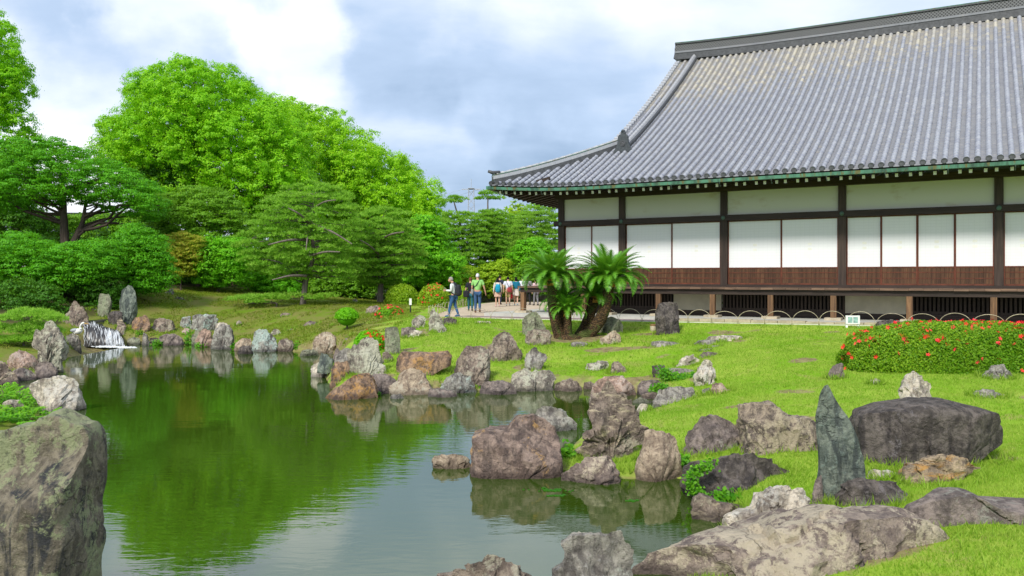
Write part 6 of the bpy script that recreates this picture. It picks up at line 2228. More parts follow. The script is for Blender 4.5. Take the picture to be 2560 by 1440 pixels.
for i in range(30):
    MB().beam(Vector((-6.0 + i * 0.413, -0.92, 4.56)), Vector((-6.0 + i * 0.413, 2.45, 6.44)), 0.13, 0.10).build("roof_roll", M_TILE, rfo)
MB().box(-6.25, 6.25, 2.25, 2.75, 6.3, 6.75).build("ridge", M_TILEDARK, rfo)

# pylon far away, with two wires
M_STEEL = plain("grey steel", (0.42, 0.45, 0.48), 0.6, 0.4)
pyY = 620.0
pb = at(1178, 640, pyY)
py = empty("power_pylon", Vector((pb.x, pyY, 0)), 0, "thin grey power pylon far off between pines and roof", "pylon")
top = CH - (457 - HY) / F * pyY
m = MB()
for sx in (-1, 1):
    for sy in (-1, 1):
        m.tube([(sx * 5, sy * 5, -2), (sx * 2.4, sy * 2.4, top * 0.7), (sx * 1.9, sy * 1.9, top - 5)], 0.22, 4)
for k in range(12):
    z0, z1 = top * k / 13, top * (k + 1) / 13
    w0, w1 = 5 - 2.7 * z0 / (top * 0.8), 5 - 2.7 * z1 / (top * 0.8)
    for sy in (-1, 1):
        m.tube([(-w0, sy * w0, z0), (w1, sy * w1, z1)], 0.13, 4)
        m.tube([(w0, sy * w0, z0), (-w1, sy * w1, z1)], 0.13, 4)
m.build("tower", M_STEEL, py)
MB().box(-7, 7, -0.5, 0.5, top - 5.2, top - 4.6).box(-2.4, 2.4, -2.4, 2.4, top - 4.5, top - 4.1).build("cross_arm", M_STEEL, py)
MB().tube([(0, 0, top - 4.6), (0, 0, top + 3)], 0.2, 4).build("mast", M_STEEL, py)
for sx, dz in ((-6.5, -5.0), (6.5, -5.0)):
    MB().tube(smooth_path([(sx, 0, top + dz), (sx - 34, 10, top + dz - 7), (sx - 75, 20, top + dz - 5)], 6), 0.09, 4).build("wire", M_STEEL, py)

# ------------------------------------------------------------------ waterfall
M_FOAM = plain("white water", (0.80, 0.83, 0.86), 0.3, 0.5, 0.1, 9)
M_FOAM.node_tree.nodes["Principled BSDF"].inputs["Alpha"].default_value = 0.85
M_WETROCK = plain("wet ledge rock", (0.035, 0.033, 0.034), 0.35, 0.5, 0.35, 5, 0.5)
wf = at(262, 866, 35.4)
fall = empty("waterfall", Vector((wf.x, 35.4, ZW)), 0, "small waterfall spilling over a dark rock ledge", "waterfall")
rg = np.random.RandomState(8)
L = MB()
nx_, nz_ = 30, 16
pth = [(212, 868), (216, 812), (232, 806), (252, 808), (278, 814), (296, 824), (306, 850), (312, 868)]
tops = []
for i in range(nx_ + 1):
    t = i / nx_
    u = 210 + t * 102
    if u < 238:
        vt = 803
    elif u < 250:
        vt = 806 + (u - 238) * 0.5
    else:
        vt = 812 + (u - 250) * 0.30 + max(0, u - 296) ** 1.5 * 0.35
    tops.append((u, vt))


def ledge_pt(u, vt, k):
    """down the front of the ledge: k 0 at the lip .. 1 at the water"""
    Yl = 36.7 - 1.05 * min(1, k * 1.15) ** 0.6
    z = (CH - (vt - HY) / F * 36.7)
    zz = z + (ZW - 0.05 - z) * k ** 1.5
    bump = 0.10 * noise.noise(Vector((u * 0.07, k * 4, 2)))
    return Vector(((u - CX) / F * Yl, Yl + bump, zz)) - fall.location


for i, (u, vt) in enumerate(tops):
    L.v.append(tuple(ledge_pt(u, vt, 0) + Vector((0, 1.6, 0.05))))
    for j in range(nz_ + 1):
        L.v.append(tuple(ledge_pt(u, vt, j / nz_)))
w_ = nz_ + 2
for i in range(nx_):
    for j in range(nz_ + 1):
        L.face(i * w_ + j, i * w_ + j + 1, (i + 1) * w_ + j + 1, (i + 1) * w_ + j)
L.build("rock_ledge", M_WETROCK, fall, smooth=True)
S = MB()
for k in range(620):
    i = rg.randint(0, nx_)
    u, vt = tops[i]
    u += rg.uniform(-1.6, 1.6)
    k0 = rg.uniform(0, 0.92)
    band = 0.5 + 0.5 * math.sin(u * 0.55 + 0.8 * math.sin(u * 0.23))
    wgt = (0.95 if u > 268 else 0.30) * (0.45 + 0.55 * band)
    if 222 < u < 248:
        wgt = 0.9 if k0 < 0.22 else 0.12
    if rg.uniform() > wgt:
        continue
    k1 = min(1.0, k0 + (rg.uniform(0.2, 0.7) if u > 262 else rg.uniform(0.05, 0.25)))
    pts = [ledge_pt(u + 2.2 * kk, vt, kk) + Vector((rg.normal() * 0.006, -0.05 - 0.03 * rg.uniform(), 0.02)) for kk in np.linspace(k0, k1, 4)]
    r_w = rg.uniform(0.004, 0.010)
    S.tube(pts, [0.3 * r_w, r_w, r_w, 0.3 * r_w], 4)
tag(S.build("falling_water", M_FOAM, fall), kind="stuff")
Fm = MB()
for k in range(260):
    u = 228 + 112 * rg.beta(2.2, 2.0)
    p = wpt(u, 866.5 + rg.normal() * 1.1 + max(0, (u - 270)) * 0.035)
    r = rg.uniform(0.008, 0.035)
    Fm.ball((p[0] - fall.location.x, p[1] - fall.location.y, 0.0), (r * 2.2, r * 1.6, r * 0.7), 6, 4)
tag(Fm.build("foam", M_FOAM, fall), kind="stuff")
# mossy cascade stone above the lip
# ------------------------------------------------------------------ heron
M_WHITEF = plain("white feathers", (0.78, 0.77, 0.72), 0.8, 0.2, 0.06, 20)
M_GREYF = plain("grey feathers", (0.33, 0.35, 0.38), 0.8, 0.2, 0.15, 20)
M_BILL = plain("yellow bill", (0.62, 0.36, 0.06), 0.5, 0.3)
hp = hit(196, 866)
HYp = ROCK_AT["a2"][1] + 0.45
heron = empty("heron", Vector(((197 - CX) / F * HYp, HYp, CH - (848 - HY) / F * HYp)), 0, "white necked heron standing on a rock by the waterfall", "heron")
bd = MB()
sc = 1.15
neck = smooth_path([(-0.26, 0, 0.28), (-0.05, 0, 0.27), (0.06, 0, 0.34), (0.055, 0, 0.45), (0.10, 0, 0.53), (0.15, 0, 0.57), (0.20, 0, 0.565)], 5)
nn = len(neck)
rad = [0.02 + 0.085 * math.sin(math.pi * min(1, i / (nn * 0.42))) if i < nn * 0.40 else (0.036 if i < nn * 0.84 else 0.042 - 0.02 * ((i - nn * 0.84) / (nn * 0.16))) for i in range(nn)]
bd.tube([p * sc for p in neck], [r * sc for r in rad], 10)
bd.build("body", M_WHITEF, heron, smooth=True)
wg = MB().ball((-0.13 * sc, 0, 0.31 * sc), (0.17 * sc, 0.105 * sc, 0.075 * sc), 12, 8)
wg.build("wing", M_GREYF, heron, smooth=True)
MB().tube([(0.20 * sc, 0, 0.568 * sc), (0.37 * sc, 0, 0.535 * sc)], [0.018, 0.003], 6).build("bill", M_BILL, heron)
MB().tube([(0.16 * sc, 0.0, 0.60 * sc), (0.04 * sc, 0.0, 0.575 * sc)], [0.016, 0.004], 5).build("crest", M_GREYF, heron)
for sy in (-1, 1):
    MB().tube([(-0.09, sy * 0.04, 0.25), (-0.06, sy * 0.04, 0.12), (-0.09, sy * 0.04, -0.02)], 0.009, 5).tube([(-0.09, sy * 0.04, 0.0), (0.0, sy * 0.05, 0.0)], 0.007, 4).build("leg", M_BILL, heron)

# ------------------------------------------------------------------ small things
M_WHITEP = plain("white paint", (0.78, 0.78, 0.75), 0.6, 0.3, 0.06, 6)
M_BLACKP = plain("black metal", (0.02, 0.02, 0.022), 0.5, 0.4)
p = hit(1026, 783)
sg_ = empty("label_post", p, 0.15, "white plate on a black peg in the grass", "sign")
MB().tube([(0, 0, -0.1), (0, 0, 0.40)], 0.03, 8).build("peg", M_BLACKP, sg_)
MB().box(-0.055, 0.055, -0.045, 0.02, 0.38, 0.68).build("plate", M_WHITEP, sg_)
p = hit(2131, 819)
p.y -= 0.0
ib = empty("notice_board", p, -0.15, "small white framed notice board on two legs by the fence", "sign")
M_PICT = plain("faded green picture", (0.25, 0.40, 0.36), 0.6, 0.3, 0.35, 9)
sc = p.y / F
w, h = 33 * sc, 30 * sc
for x in (-w * 0.42, w * 0.42):
    MB().box(x - 0.03, x + 0.03, -0.03, 0.03, -0.1, h).build("leg", M_WHITEP, ib)
MB().box(-w * 0.5, w * 0.5, -0.06, -0.032, h * 0.30, h).build("panel", M_WHITEP, ib)
for x0 in (-w * 0.36, w * 0.03):
    MB().box(x0, x0 + w * 0.33, -0.066, -0.061, h * 0.40, h * 0.88).build("picture", M_PICT, ib)
p = hit(1633, 827)
jar = empty("stone_jar", p, 0, "small pale jar with a brown lid beside the tall dark stone", "jar")
sc = p.y / F
m = MB().tube([(0, 0, -0.02), (0, 0, 3 * sc), (0, 0, 9 * sc), (0, 0, 13 * sc)], [6.5 * sc, 8 * sc, 8.2 * sc, 7.4 * sc], 14)
m.build("pot", plain("pale glaze", (0.50, 0.44, 0.33), 0.5, 0.4, 0.15), jar, smooth=False)
MB().tube([(0, 0, 13 * sc), (0, 0, 15.5 * sc), (0, 0, 17 * sc)], [8.6 * sc, 8.4 * sc, 3 * sc], 14).build("lid", plain("brown lid", (0.24, 0.14, 0.06), 0.7, 0.2), jar)
p = hit(655, 762)
log = MB()
rr = random.Random(3)
log.tube(smooth_path([(-0.75, 0.05, 0.05), (-0.2, 0, 0.10), (0.35, -0.05, 0.09), (0.85, 0.1, 0.04)], 4), [0.03, 0.05, 0.055, 0.06, 0.06, 0.06, 0.055, 0.05, 0.045, 0.04, 0.03, 0.025, 0.02], 7, jitter=0.15, rng=rr)
log.tube([(-0.2, 0, 0.1), (-0.45, -0.1, 0.16), (-0.6, -0.12, 0.15)], [0.03, 0.02, 0.01], 5)
tag(log.build("fallen_branch", wood_mat("bleached wood", (0.24, 0.20, 0.14), (0.45, 0.39, 0.29), 0.9, 0), None, True, Vector((p.x, p.y, p.z))), "bleached branch lying on the mossy mound", "branch")
for i, (u, v, w) in enumerate([(1375, 1226, 0.30), (1390, 1239, 0.14), (1575, 1252, 0.13)]):
    x, y = wpt(u, v)
    m = MB()
    rr = random.Random(i + 40)
    for k in range(26 if i == 0 else 12):
        cx_, cy_ = rr.gauss(0, w * 0.5), rr.gauss(0, w * 0.18)
        r = rr.uniform(0.012, 0.035)
        m.tube([(cx_, cy_, 0.0), (cx_ + 0.001, cy_, 0.007)], r, 7)
    tag(m.build("floating_weed", LM["vine"], None, False, Vector((x, y, ZW))), ["largest patch of floating pond weed", "small weed patch just below the largest one", "sparse weed before the tan boulder"][i], "pond weed", "floating pond weed")

# ------------------------------------------------------------------ people
def skin_mesh(name, joints, edges, mat, sub=2):
    """grow one continuous surface over a skeleton: joints name -> (x, y, z, rx, ry)"""
    keys = list(joints)
    me = bpy.data.meshes.new(name)
    me.from_pydata([joints[k][:3] for k in keys], [(keys.index(a), keys.index(b)) for a, b in edges], [])
    o = bpy.data.objects.new(name, me)
    COL.objects.link(o)
    o.modifiers.new("skin", "SKIN").use_smooth_shade = True
    for i, k in enumerate(keys):
        sv = me.skin_vertices[0].data[i]
        sv.radius = (joints[k][3], joints[k][4])
        sv.use_root = (i == 0)
    sb = o.modifiers.new("sub", "SUBSURF")
    sb.levels = sb.render_levels = sub
    dg = bpy.context.evaluated_depsgraph_get()
    dg.update()
    out = bpy.data.meshes.new_from_object(o.evaluated_get(dg))
    bpy.data.objects.remove(o)
    bpy.data.meshes.remove(me)
    out.name = name
    out.materials.clear()
    out.materials.append(mat)
    return out


M_SKIN = plain("skin", (0.52, 0.30, 0.20), 0.6, 0.3, 0.06, 10)
M_SKIN2 = plain("lighter skin", (0.60, 0.38, 0.27), 0.6, 0.3, 0.06, 10)
_cloth = {}


def cloth(name, col):
    if name not in _cloth:
        n = NT(name)
        v = n.obj()
        f = n.noise(n.scaled(v, (1, 1, 0.45)), 9, 4, 0.6)
        c = n.mix(n.step(f, 0.35, 0.68), tuple(x * 0.8 for x in col), tuple(min(1, x * 1.15) for x in col))
        _cloth[name] = n.done(c, 0.9, n.bump(f, 0.6, 0.03), 0.15)
    return _cloth[name]


def merge_into(me, mb):
    """add finished shapes to a grown body"""
    v = [tuple(x.co) for x in me.vertices] + list(mb.v)
    n = len(me.vertices)
    f = [tuple(p.vertices) for p in me.polygons] + [tuple(i + n for i in q) for q in mb.f]
    mats = list(me.materials)
    out = bpy.data.meshes.new(me.name)
    out.from_pydata(v, [], f)
    for m_ in mats:
        out.materials.append(m_)
    out.polygons.foreach_set("use_smooth", [True] * len(out.polygons))
    out.update()
    bpy.data.meshes.remove(me)
    return out


def person(label, u, v, Y, height, yaw, shirt, pants, hair, legs=((0.10, 0.0), (-0.10, 0.0)), arms=None, sleeve="short", bottom="long", long_hair=False, bag=None, shoes=("shoes", (0.05, 0.045, 0.04)), skin=None, head_tilt=0.0, hat=None, lean=0.0, woman=False, strap=None):
    skin = skin or M_SKIN
    x = (u - CX) / F * Y
    z0 = gz(x, Y) + 0.006 if v is None else CH - (v - HY) / F * Y
    s_x = (x - BC.x) * BX.x + (Y - BC.y) * BX.y
    root = empty("person", Vector((x, Y, max(path_z(s_x) + 0.006, 0.006))), yaw, label, "person", "visitors on the path")
    k = height / 1.75
    sw = 0.175 if woman else 0.20
    J = {}

    def j(n, x_, y_, z_, r, ry=None):
        J[n] = (x_ * k, (y_ + lean * max(0, z_ - 0.9)) * k, z_ * k, r * k, (ry or r) * k)
    j("pelvis", 0, 0, 0.93, 0.145, 0.105)
    j("waist", 0, 0, 1.10, 0.125 if not woman else 0.11, 0.095)
    j("chest", 0, 0.0, 1.32, 0.155, 0.105)
    j("collar", 0, -0.01, 1.46, 0.085, 0.07)
    j("neck", 0, 0.01, 1.53, 0.052, 0.055)
    j("skull", 0, 0.03 + head_tilt, 1.60, 0.062, 0.075)
    for sd, sg in (("l", -1), ("r", 1)):
        a = (arms or {}).get(sd) or ((0.05, -0.02, -0.28), (0.02, 0.06, -0.25))
        sx, sy, sz = sg * sw, 0, 1.42
        ex, ey, ez = sx + sg * a[0][0], sy + a[0][1], sz + a[0][2]
        wx, wy, wz = ex + sg * a[1][0], ey + a[1][1], ez + a[1][2]
        j("shoulder" + sd, sx, sy, sz, 0.062)
        j("elbow" + sd, ex, ey, ez, 0.042)
        j("wrist" + sd, wx, wy, wz, 0.027)
        dx, dy, dz = (wx - ex), (wy - ey), (wz - ez)
        ln = math.sqrt(dx * dx + dy * dy + dz * dz)
        j("palm" + sd, wx + dx / ln * 0.09, wy + dy / ln * 0.09, wz + dz / ln * 0.09, 0.036, 0.02)
        lf = legs[0] if sd == "l" else legs[1]
        fy, lift = lf
        j("hip" + sd, sg * 0.085, 0, 0.88, 0.088)
        j("knee" + sd, sg * 0.092, fy * 0.5 + 0.03 + lift * 0.4, 0.49 + lift * 0.2, 0.058)
        j("ankle" + sd, sg * 0.095, fy - lift * 0.4, 0.085 + lift, 0.036)
        j("toe" + sd, sg * 0.105, fy + 0.13 - lift * 0.4, 0.03 + lift * 0.35, 0.036, 0.026)
    E = [("pelvis", "waist"), ("waist", "chest"), ("chest", "collar"), ("collar", "neck"), ("neck", "skull")]
    for sd in "lr":
        E += [("chest", "shoulder" + sd), ("shoulder" + sd, "elbow" + sd), ("elbow" + sd, "wrist" + sd), ("wrist" + sd, "palm" + sd), ("pelvis", "hip" + sd), ("hip" + sd, "knee" + sd), ("knee" + sd, "ankle" + sd), ("ankle" + sd, "toe" + sd)]
    body = skin_mesh("body", J, E, skin, 1)
    ex = MB()
    hc = Vector((0, J["skull"][1] + 0.01 * k, 1.635 * k))
    ex.ball(hc, (0.077 * k, 0.095 * k, 0.112 * k), 16, 12)
    ex.ball(hc + Vector((0, 0.075, -0.045)) * k, (0.045 * k, 0.035 * k, 0.05 * k), 8, 6)
    ex.tube([hc + Vector((0, 0.088, 0.015)) * k, hc + Vector((0, 0.112, -0.025)) * k, hc + Vector((0, 0.09, -0.035)) * k], [0.009 * k, 0.017 * k, 0.01 * k], 6)
    for sg in (-1, 1):
        ex.ball(hc + Vector((sg * 0.078, -0.005, -0.01)) * k, (0.012 * k, 0.022 * k, 0.032 * k), 6, 5)
    for sd, sg in (("l", -1), ("r", 1)):
        w, p = Vector(J["wrist" + sd][:3]), Vector(J["palm" + sd][:3])
        d = (p - w).normalized()
        side = d.cross(Vector((sg, 0.2, 0))).normalized()
        for q in range(4):
            b0 = p + side * (q - 1.5) * 0.019 * k
            l_ = (0.062, 0.072, 0.068, 0.052)[q] * k
            curl = Vector((-sg * 0.012, 0.006, 0)) * k
            ex.tube([b0 - d * 0.01 * k, b0 + d * l_ * 0.55 + curl * 0.4, b0 + d * l_ + curl * 1.8], [0.0095 * k, 0.009 * k, 0.007 * k], 5)
        th = p - side * 0.032 * k - d * 0.03 * k
        ex.tube([th, th + d * 0.03 * k - side * 0.02 * k, th + d * 0.062 * k - side * 0.022 * k], [0.011 * k, 0.010 * k, 0.008 * k], 5)
    body = merge_into(body, ex)
    add("body", body, root)
    for sg in (-1, 1):
        MB().ball(hc + Vector((sg * 0.03, 0.086, 0.012)) * k, (0.011 * k, 0.008 * k, 0.007 * k), 6, 5).build("eye", M_BLACKP, root)
    MB().ball(hc + Vector((0, 0.105, -0.062)) * k, (0.022 * k, 0.006 * k, 0.006 * k), 6, 4).build("mouth", plain("lips", (0.35, 0.13, 0.11), 0.6), root)

    def grow(n, keys, edges, dr, mat):
        jj = {q: (J[q][0], J[q][1], J[q][2], J[q][3] + dr * k, J[q][4] + dr * k) for q in keys}
        return add(n, skin_mesh(n, jj, edges, mat, 1), root)

    # shirt
    ks = ["pelvis", "waist", "chest", "collar", "shoulderl", "shoulderr"]
    es = [("pelvis", "waist"), ("waist", "chest"), ("chest", "collar"), ("chest", "shoulderl"), ("chest", "shoulderr")]
    for sd in "lr":
        if sleeve == "long":
            ks += ["elbow" + sd, "wrist" + sd]
            es += [("shoulder" + sd, "elbow" + sd), ("elbow" + sd, "wrist" + sd)]
        else:
            q = "half" + sd
            a, b_ = J["shoulder" + sd], J["elbow" + sd]
            J[q] = tuple(a[i] + (b_[i] - a[i]) * 0.78 for i in range(3)) + (0.058 * k, 0.058 * k)
            ks.append(q)
            es.append(("shoulder" + sd, q))
    J["pelvis_"] = J["pelvis"]
    jt = dict(J)
    jt["pelvis"] = (J["pelvis"][0], J["pelvis"][1], J["pelvis"][2] + 0.02 * k, J["pelvis"][3], J["pelvis"][4])
    add("shirt", skin_mesh("shirt", {q: (jt[q][0], jt[q][1], jt[q][2], jt[q][3] + 0.016 * k, jt[q][4] + 0.016 * k) for q in ks}, es, cloth(*shirt), 1), root)
    # trousers, shorts or skirt
    if bottom in ("long", "knee", "short"):
        ks, es = ["pelvis", "hipl", "hipr"], [("pelvis", "hipl"), ("pelvis", "hipr")]
        for sd in "lr":
            if bottom == "short":
                q = "mid" + sd
                a, b_ = J["hip" + sd], J["knee" + sd]
                J[q] = tuple(a[i] + (b_[i] - a[i]) * 0.6 for i in range(3)) + (0.075 * k, 0.075 * k)
                ks.append(q)
                es.append(("hip" + sd, q))
            else:
                ks.append("knee" + sd)
                es.append(("hip" + sd, "knee" + sd))
                if bottom == "long":
                    ks.append("ankle" + sd)
                    es.append(("knee" + sd, "ankle" + sd))
        grow("trousers", ks, es, 0.017, cloth(*pants))
    else:
        m_ = MB()
        n = 20
        for zz, rx_, ry_ in ((1.0, 0.15, 0.115), (0.85, 0.185, 0.145), (0.62, 0.215, 0.18)):
            for i in range(n):
                a = 2 * math.pi * i / n
                w_ = 1 + 0.04 * math.sin(a * 7) * (1 if zz < 0.9 else 0)
                m_.v.append((rx_ * w_ * math.cos(a) * k, ry_ * w_ * math.sin(a) * k, zz * k))
        for r__ in range(2):
            for i in range(n):
                i2 = (i + 1) % n
                m_.face(r__ * n + i2, r__ * n + i, (r__ + 1) * n + i, (r__ + 1) * n + i2)
        m_.build("skirt", cloth(*pants), root, smooth=True)
    # shoes
    for sd in "lr":
        a, t = Vector(J["ankle" + sd][:3]), Vector(J["toe" + sd][:3])
        m_ = MB()
        m_.tube([a + Vector((0, -0.055 * k, -0.045 * k)), a + Vector((0, -0.02 * k, -0.03 * k)), a.lerp(t, 0.55) + Vector((0, 0, 0.002)), t + Vector((0, 0.03 * k, 0.0))], [0.035 * k, 0.047 * k, 0.046 * k, 0.028 * k], 10)
        m_.build("shoe", cloth(*shoes), root, smooth=True)
    # hair: a cap open at the face
    m_ = MB()
    nu, nv = 18, 10
    for jx in range(nv + 1):
        ph = math.pi * jx / nv
        for i in range(nu):
            th = 2 * math.pi * i / nu
            dx, dy, dz = math.sin(ph) * math.cos(th), math.sin(ph) * math.sin(th), math.cos(ph)
            r1 = 1.12 if (dz > 0.30 or dy < 0.15) else 0.86
            if dz < -0.45 and not long_hair:
                r1 = 0.80
            zz = dz * 0.112 * r1
            if long_hair and dy < 0.2 and dz < 0:
                zz = dz * 0.34
            m_.v.append((hc.x + dx * 0.077 * r1 * k, hc.y + (dy * 0.095 * r1 - 0.008) * k, hc.z + (zz + 0.008) * k))
    for jx in range(nv):
        for i in range(nu):
            i2 = (i + 1) % nu
            m_.face(jx * nu + i, (jx + 1) * nu + i, (jx + 1) * nu + i2, jx * nu + i2)
    m_.build("hair", cloth(*hair), root, smooth=True)
    return root, k, J, hc


def rounded(m, x0, x1, y0, y1, z0, z1, r=0.35):
    """a soft bag shape"""
    cx, cy, cz = (x0 + x1) / 2, (y0 + y1) / 2, (z0 + z1) / 2
    b = len(m.v)
    m.ball((0, 0, 0), 1.0, 16, 10)
    for i in range(b, len(m.v)):
        q = Vector(m.v[i])
        kx = (abs(q.x) ** 4 + abs(q.y) ** 4 + abs(q.z) ** 4) ** -0.25
        q = q * kx
        m.v[i] = (cx + q.x * (x1 - x0) / 2, cy + q.y * (y1 - y0) / 2, cz + q.z * (z1 - z0) / 2)


def backpack(owner, label, col, k, w=0.30, h=0.46, d=0.17, zt=1.42, back=-0.12, trim=(0.03, 0.035, 0.05), name="backpack"):
    root = empty(name, owner.location + Vector((0, 0, (zt - h) * k)), owner.rotation_euler.z, label, "bag", "bags carried by visitors")
    m = MB()
    rounded(m, -w / 2 * k, w / 2 * k, (back - d) * k, back * k, 0, h * k)
    m.build("sack", cloth(*col), root, smooth=True)
    m = MB()
    rounded(m, -w * 0.36 * k, w * 0.36 * k, (back - d - 0.045) * k, (back - d * 0.6) * k, 0.05 * k, h * 0.55 * k)
    m.build("pocket", cloth(col[0] + " pocket", tuple(x * 0.8 for x in col[1])), root, smooth=True)
    for sg in (-1, 1):
        x = sg * 0.115 * k
        m = MB().tube(smooth_path([(x, (back - 0.01) * k, (h - 0.04) * k), (x, -0.02 * k, (h + 0.085) * k), (x, 0.125 * k, (h - 0.06) * k), (x, 0.10 * k, 0.2 * k), (x * 1.3, (back + 0.02) * k, 0.06 * k)], 4), 0.022 * k, 6)
        m.build("strap", cloth("bag strap", trim), root, smooth=True)
    return root


def shoulder_bag(owner, label, col, k, side, z, w=0.30, h=0.26, d=0.12, strap_from=-1, y=-0.16, name="shoulder_bag"):
    root = empty(name, owner.location + Vector((0, 0, z * k)), owner.rotation_euler.z, label, "bag", "bags carried by visitors")
    m = MB()
    x = side * k
    rounded(m, x - w / 2 * k, x + w / 2 * k, (y - d / 2) * k, (y + d / 2) * k, 0, h * k)
    m.build("sack", cloth(*col), root, smooth=True)
    m = MB()
    pts = [(x, y * k, h * k), ((x + strap_from * 0.12 * k) / 2, -0.135 * k, (1.25 - z) * k), (strap_from * 0.11 * k, -0.03 * k, (1.505 - z) * k), (strap_from * 0.06 * k, 0.13 * k, (1.33 - z) * k), (x * 0.9, 0.10 * k, h * k)]
    m.tube(smooth_path(pts, 5), 0.016 * k, 6)
    m.build("strap", cloth("dark strap", (0.025, 0.03, 0.05)), root, smooth=True)
    return root


JEANS = ("blue jeans", (0.045, 0.115, 0.24))
BLACKH = ("black hair", (0.012, 0.011, 0.012))
GREYH = ("grey hair", (0.30, 0.27, 0.25))
# man with phone, turned to the left
p1, k, J, hc = person("man in white shirt and jeans looking down at his phone", 1134, None, 34.4, 1.68, math.radians(78), ("white shirt", (0.74, 0.76, 0.76)), JEANS, GREYH, legs=((0.20, 0.0), (-0.18, 0.03)), sleeve="long", head_tilt=0.05, lean=0.06,
                      arms={"l": ((0.03, 0.03, -0.27), (-0.08, 0.25, 0.02)), "r": ((0.03, 0.03, -0.27), (-0.08, 0.25, 0.02))}, shoes=("blue shoes", (0.06, 0.13, 0.22)))
backpack(p1, "black backpack worn by the man with phone", ("black bag", (0.035, 0.038, 0.045)), k, 0.32, 0.50, 0.20)
ph = empty("phone", p1.location + Vector((-0.36, 0.0, 1.20)), math.radians(78), "small dark phone held by the man in white", "phone")
MB().box(-0.04, 0.04, -0.004, 0.004, -0.07, 0.07).build("case", M_BLACKP, ph)
MB().box(-0.036, 0.036, -0.006, -0.0045, -0.064, 0.064).build("screen", plain("phone glass", (0.05, 0.06, 0.08), 0.15, 0.5), ph)
ph.rotation_euler = (math.radians(-50), 0, math.radians(78))
# couple walking away
p2, k, J, hc = person("man in bright green shirt walking away in jeans", 1194, None, 38.6, 1.84, 0.05, ("green shirt", (0.30, 0.62, 0.19)), ("dark blue jeans", (0.05, 0.105, 0.21)), ("white hair", (0.62, 0.62, 0.66)), legs=((0.0, 0.0), (-0.16, 0.05)),
                      arms={"l": ((0.05, 0.03, -0.28), (-0.02, 0.10, -0.22)), "r": ((0.09, -0.02, -0.27), (0.06, 0.06, -0.24))}, shoes=("brown shoes", (0.16, 0.09, 0.05)))
shoulder_bag(p2, "grey pouch slung by the man in green", ("grey pouch", (0.33, 0.32, 0.31)), k, -0.24, 0.82, 0.12, 0.24, 0.08, 1, 0.05)
p3, k, J, hc = person("woman in black top half hidden by the man in green", 1176, None, 40.3, 1.66, 0.0, ("black top", (0.022, 0.022, 0.03)), ("teal trousers", (0.03, 0.12, 0.15)), ("auburn hair", (0.16, 0.07, 0.035)), legs=((0.12, 0.0), (-0.12, 0.03)), woman=True)
shoulder_bag(p3, "large black handbag of the woman in black", ("black handbag", (0.025, 0.026, 0.033)), k, -0.20, 0.72, 0.34, 0.36, 0.14, -1, -0.10, "handbag")
# students further back
p4, k, J, hc = person("student in cream jacket and pale skirt", 1244, None, 46.5, 1.62, 0.1, ("cream jacket", (0.70, 0.64, 0.56)), ("pale pink skirt", (0.62, 0.42, 0.33)), BLACKH, legs=((0.05, 0.0), (-0.10, 0.04)), sleeve="long", bottom="skirt", woman=True, skin=M_SKIN2, shoes=("pink shoes", (0.65, 0.42, 0.42)), long_hair=True)
backpack(p4, "turquoise backpack on the cream jacket", ("turquoise bag", (0.02, 0.33, 0.52)), k, 0.30, 0.52, 0.16, 1.38)
p5, k, J, hc = person("student in white shirt and khaki trousers", 1270, None, 47.8, 1.70, 0.0, ("school shirt", (0.70, 0.74, 0.84)), ("khaki trousers", (0.38, 0.27, 0.15)), BLACKH, legs=((0.06, 0.0), (-0.06, 0.03)), bottom="knee", skin=M_SKIN2, shoes=("white shoes", (0.6, 0.6, 0.6)))
shoulder_bag(p5, "red and black bag on the khaki student's hip", ("red black bag", (0.30, 0.05, 0.06)), k, 0.10, 0.82, 0.30, 0.30, 0.14, -1, -0.17)
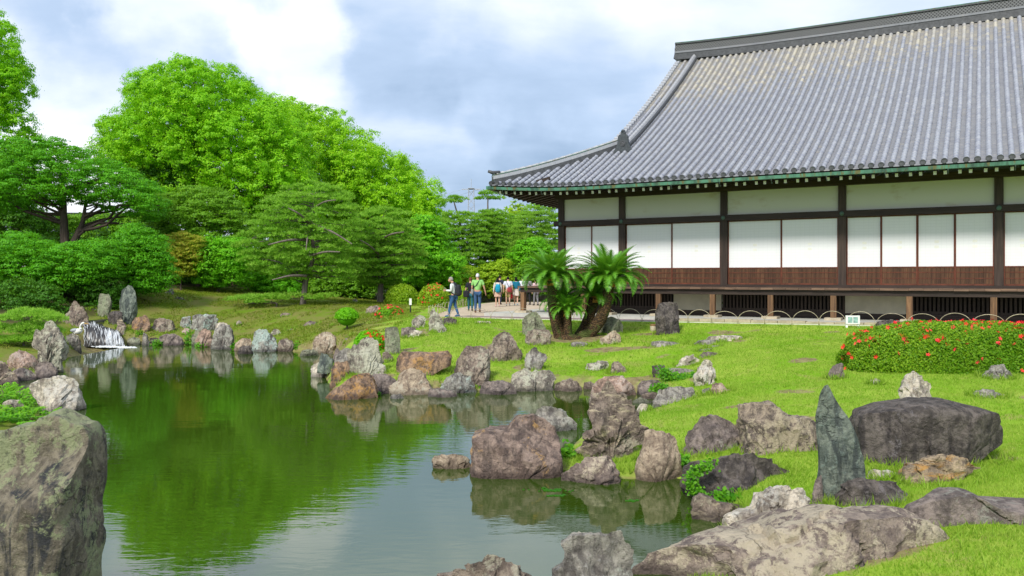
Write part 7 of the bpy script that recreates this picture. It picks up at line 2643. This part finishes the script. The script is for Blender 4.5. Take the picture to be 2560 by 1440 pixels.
p6, k, J, hc = person("student in teal top and white skirt with long hair", 1290, None, 48.2, 1.68, -0.1, ("teal top", (0.015, 0.17, 0.28)), ("white skirt", (0.66, 0.60, 0.54)), BLACKH, legs=((0.10, 0.0), (-0.12, 0.05)), sleeve="long", bottom="skirt", long_hair=True, woman=True, skin=M_SKIN2, shoes=("pale blue shoes", (0.30, 0.40, 0.48)))
tb = empty("tote_bag", p6.location + Vector((-0.30, -0.05, 0.42)), 0, "small red bag hanging from the teal student's hand", "bag", "bags carried by visitors")
m = MB()
rounded(m, -0.11, 0.11, -0.05, 0.05, 0, 0.26)
m.build("sack", cloth("bright red bag", (0.62, 0.05, 0.07)), tb, smooth=True)
MB().tube([(-0.06, 0, 0.24), (-0.03, 0, 0.42), (0.03, 0, 0.42), (0.06, 0, 0.24)], 0.01, 5).build("handle", cloth("bright red bag", (0.62, 0.05, 0.07)), tb)
p7, k, J, hc = person("dark haired visitor in navy behind the cream jacket", 1249, None, 50.2, 1.78, -0.5, ("navy shirt", (0.03, 0.04, 0.07)), ("navy trousers", (0.04, 0.05, 0.08)), BLACKH, skin=M_SKIN)
p8, k, J, hc = person("student in white shirt left of the grey hoodie", 1307, None, 51.5, 1.70, 0.2, ("school shirt", (0.70, 0.74, 0.84)), ("charcoal trousers", (0.06, 0.06, 0.07)), BLACKH, skin=M_SKIN2)
p9, k, J, hc = person("student in grey hooded top", 1320, None, 49.5, 1.70, 0.5, ("grey hoodie", (0.33, 0.33, 0.33)), ("black trousers", (0.03, 0.03, 0.035)), BLACKH, sleeve="long", skin=M_SKIN2)
shoulder_bag(p9, "dark strap bag of the grey hooded student", ("navy bag", (0.03, 0.04, 0.09)), k, 0.22, 0.85, 0.28, 0.26, 0.12, -1, -0.14)
p10, k, J, hc = person("visitor in pink top beside the cycad fronds", 1340, None, 48.5, 1.58, 0.4, ("pink top", (0.72, 0.50, 0.55)), ("grey trousers", (0.20, 0.20, 0.22)), BLACKH, sleeve="long", woman=True, skin=M_SKIN2)
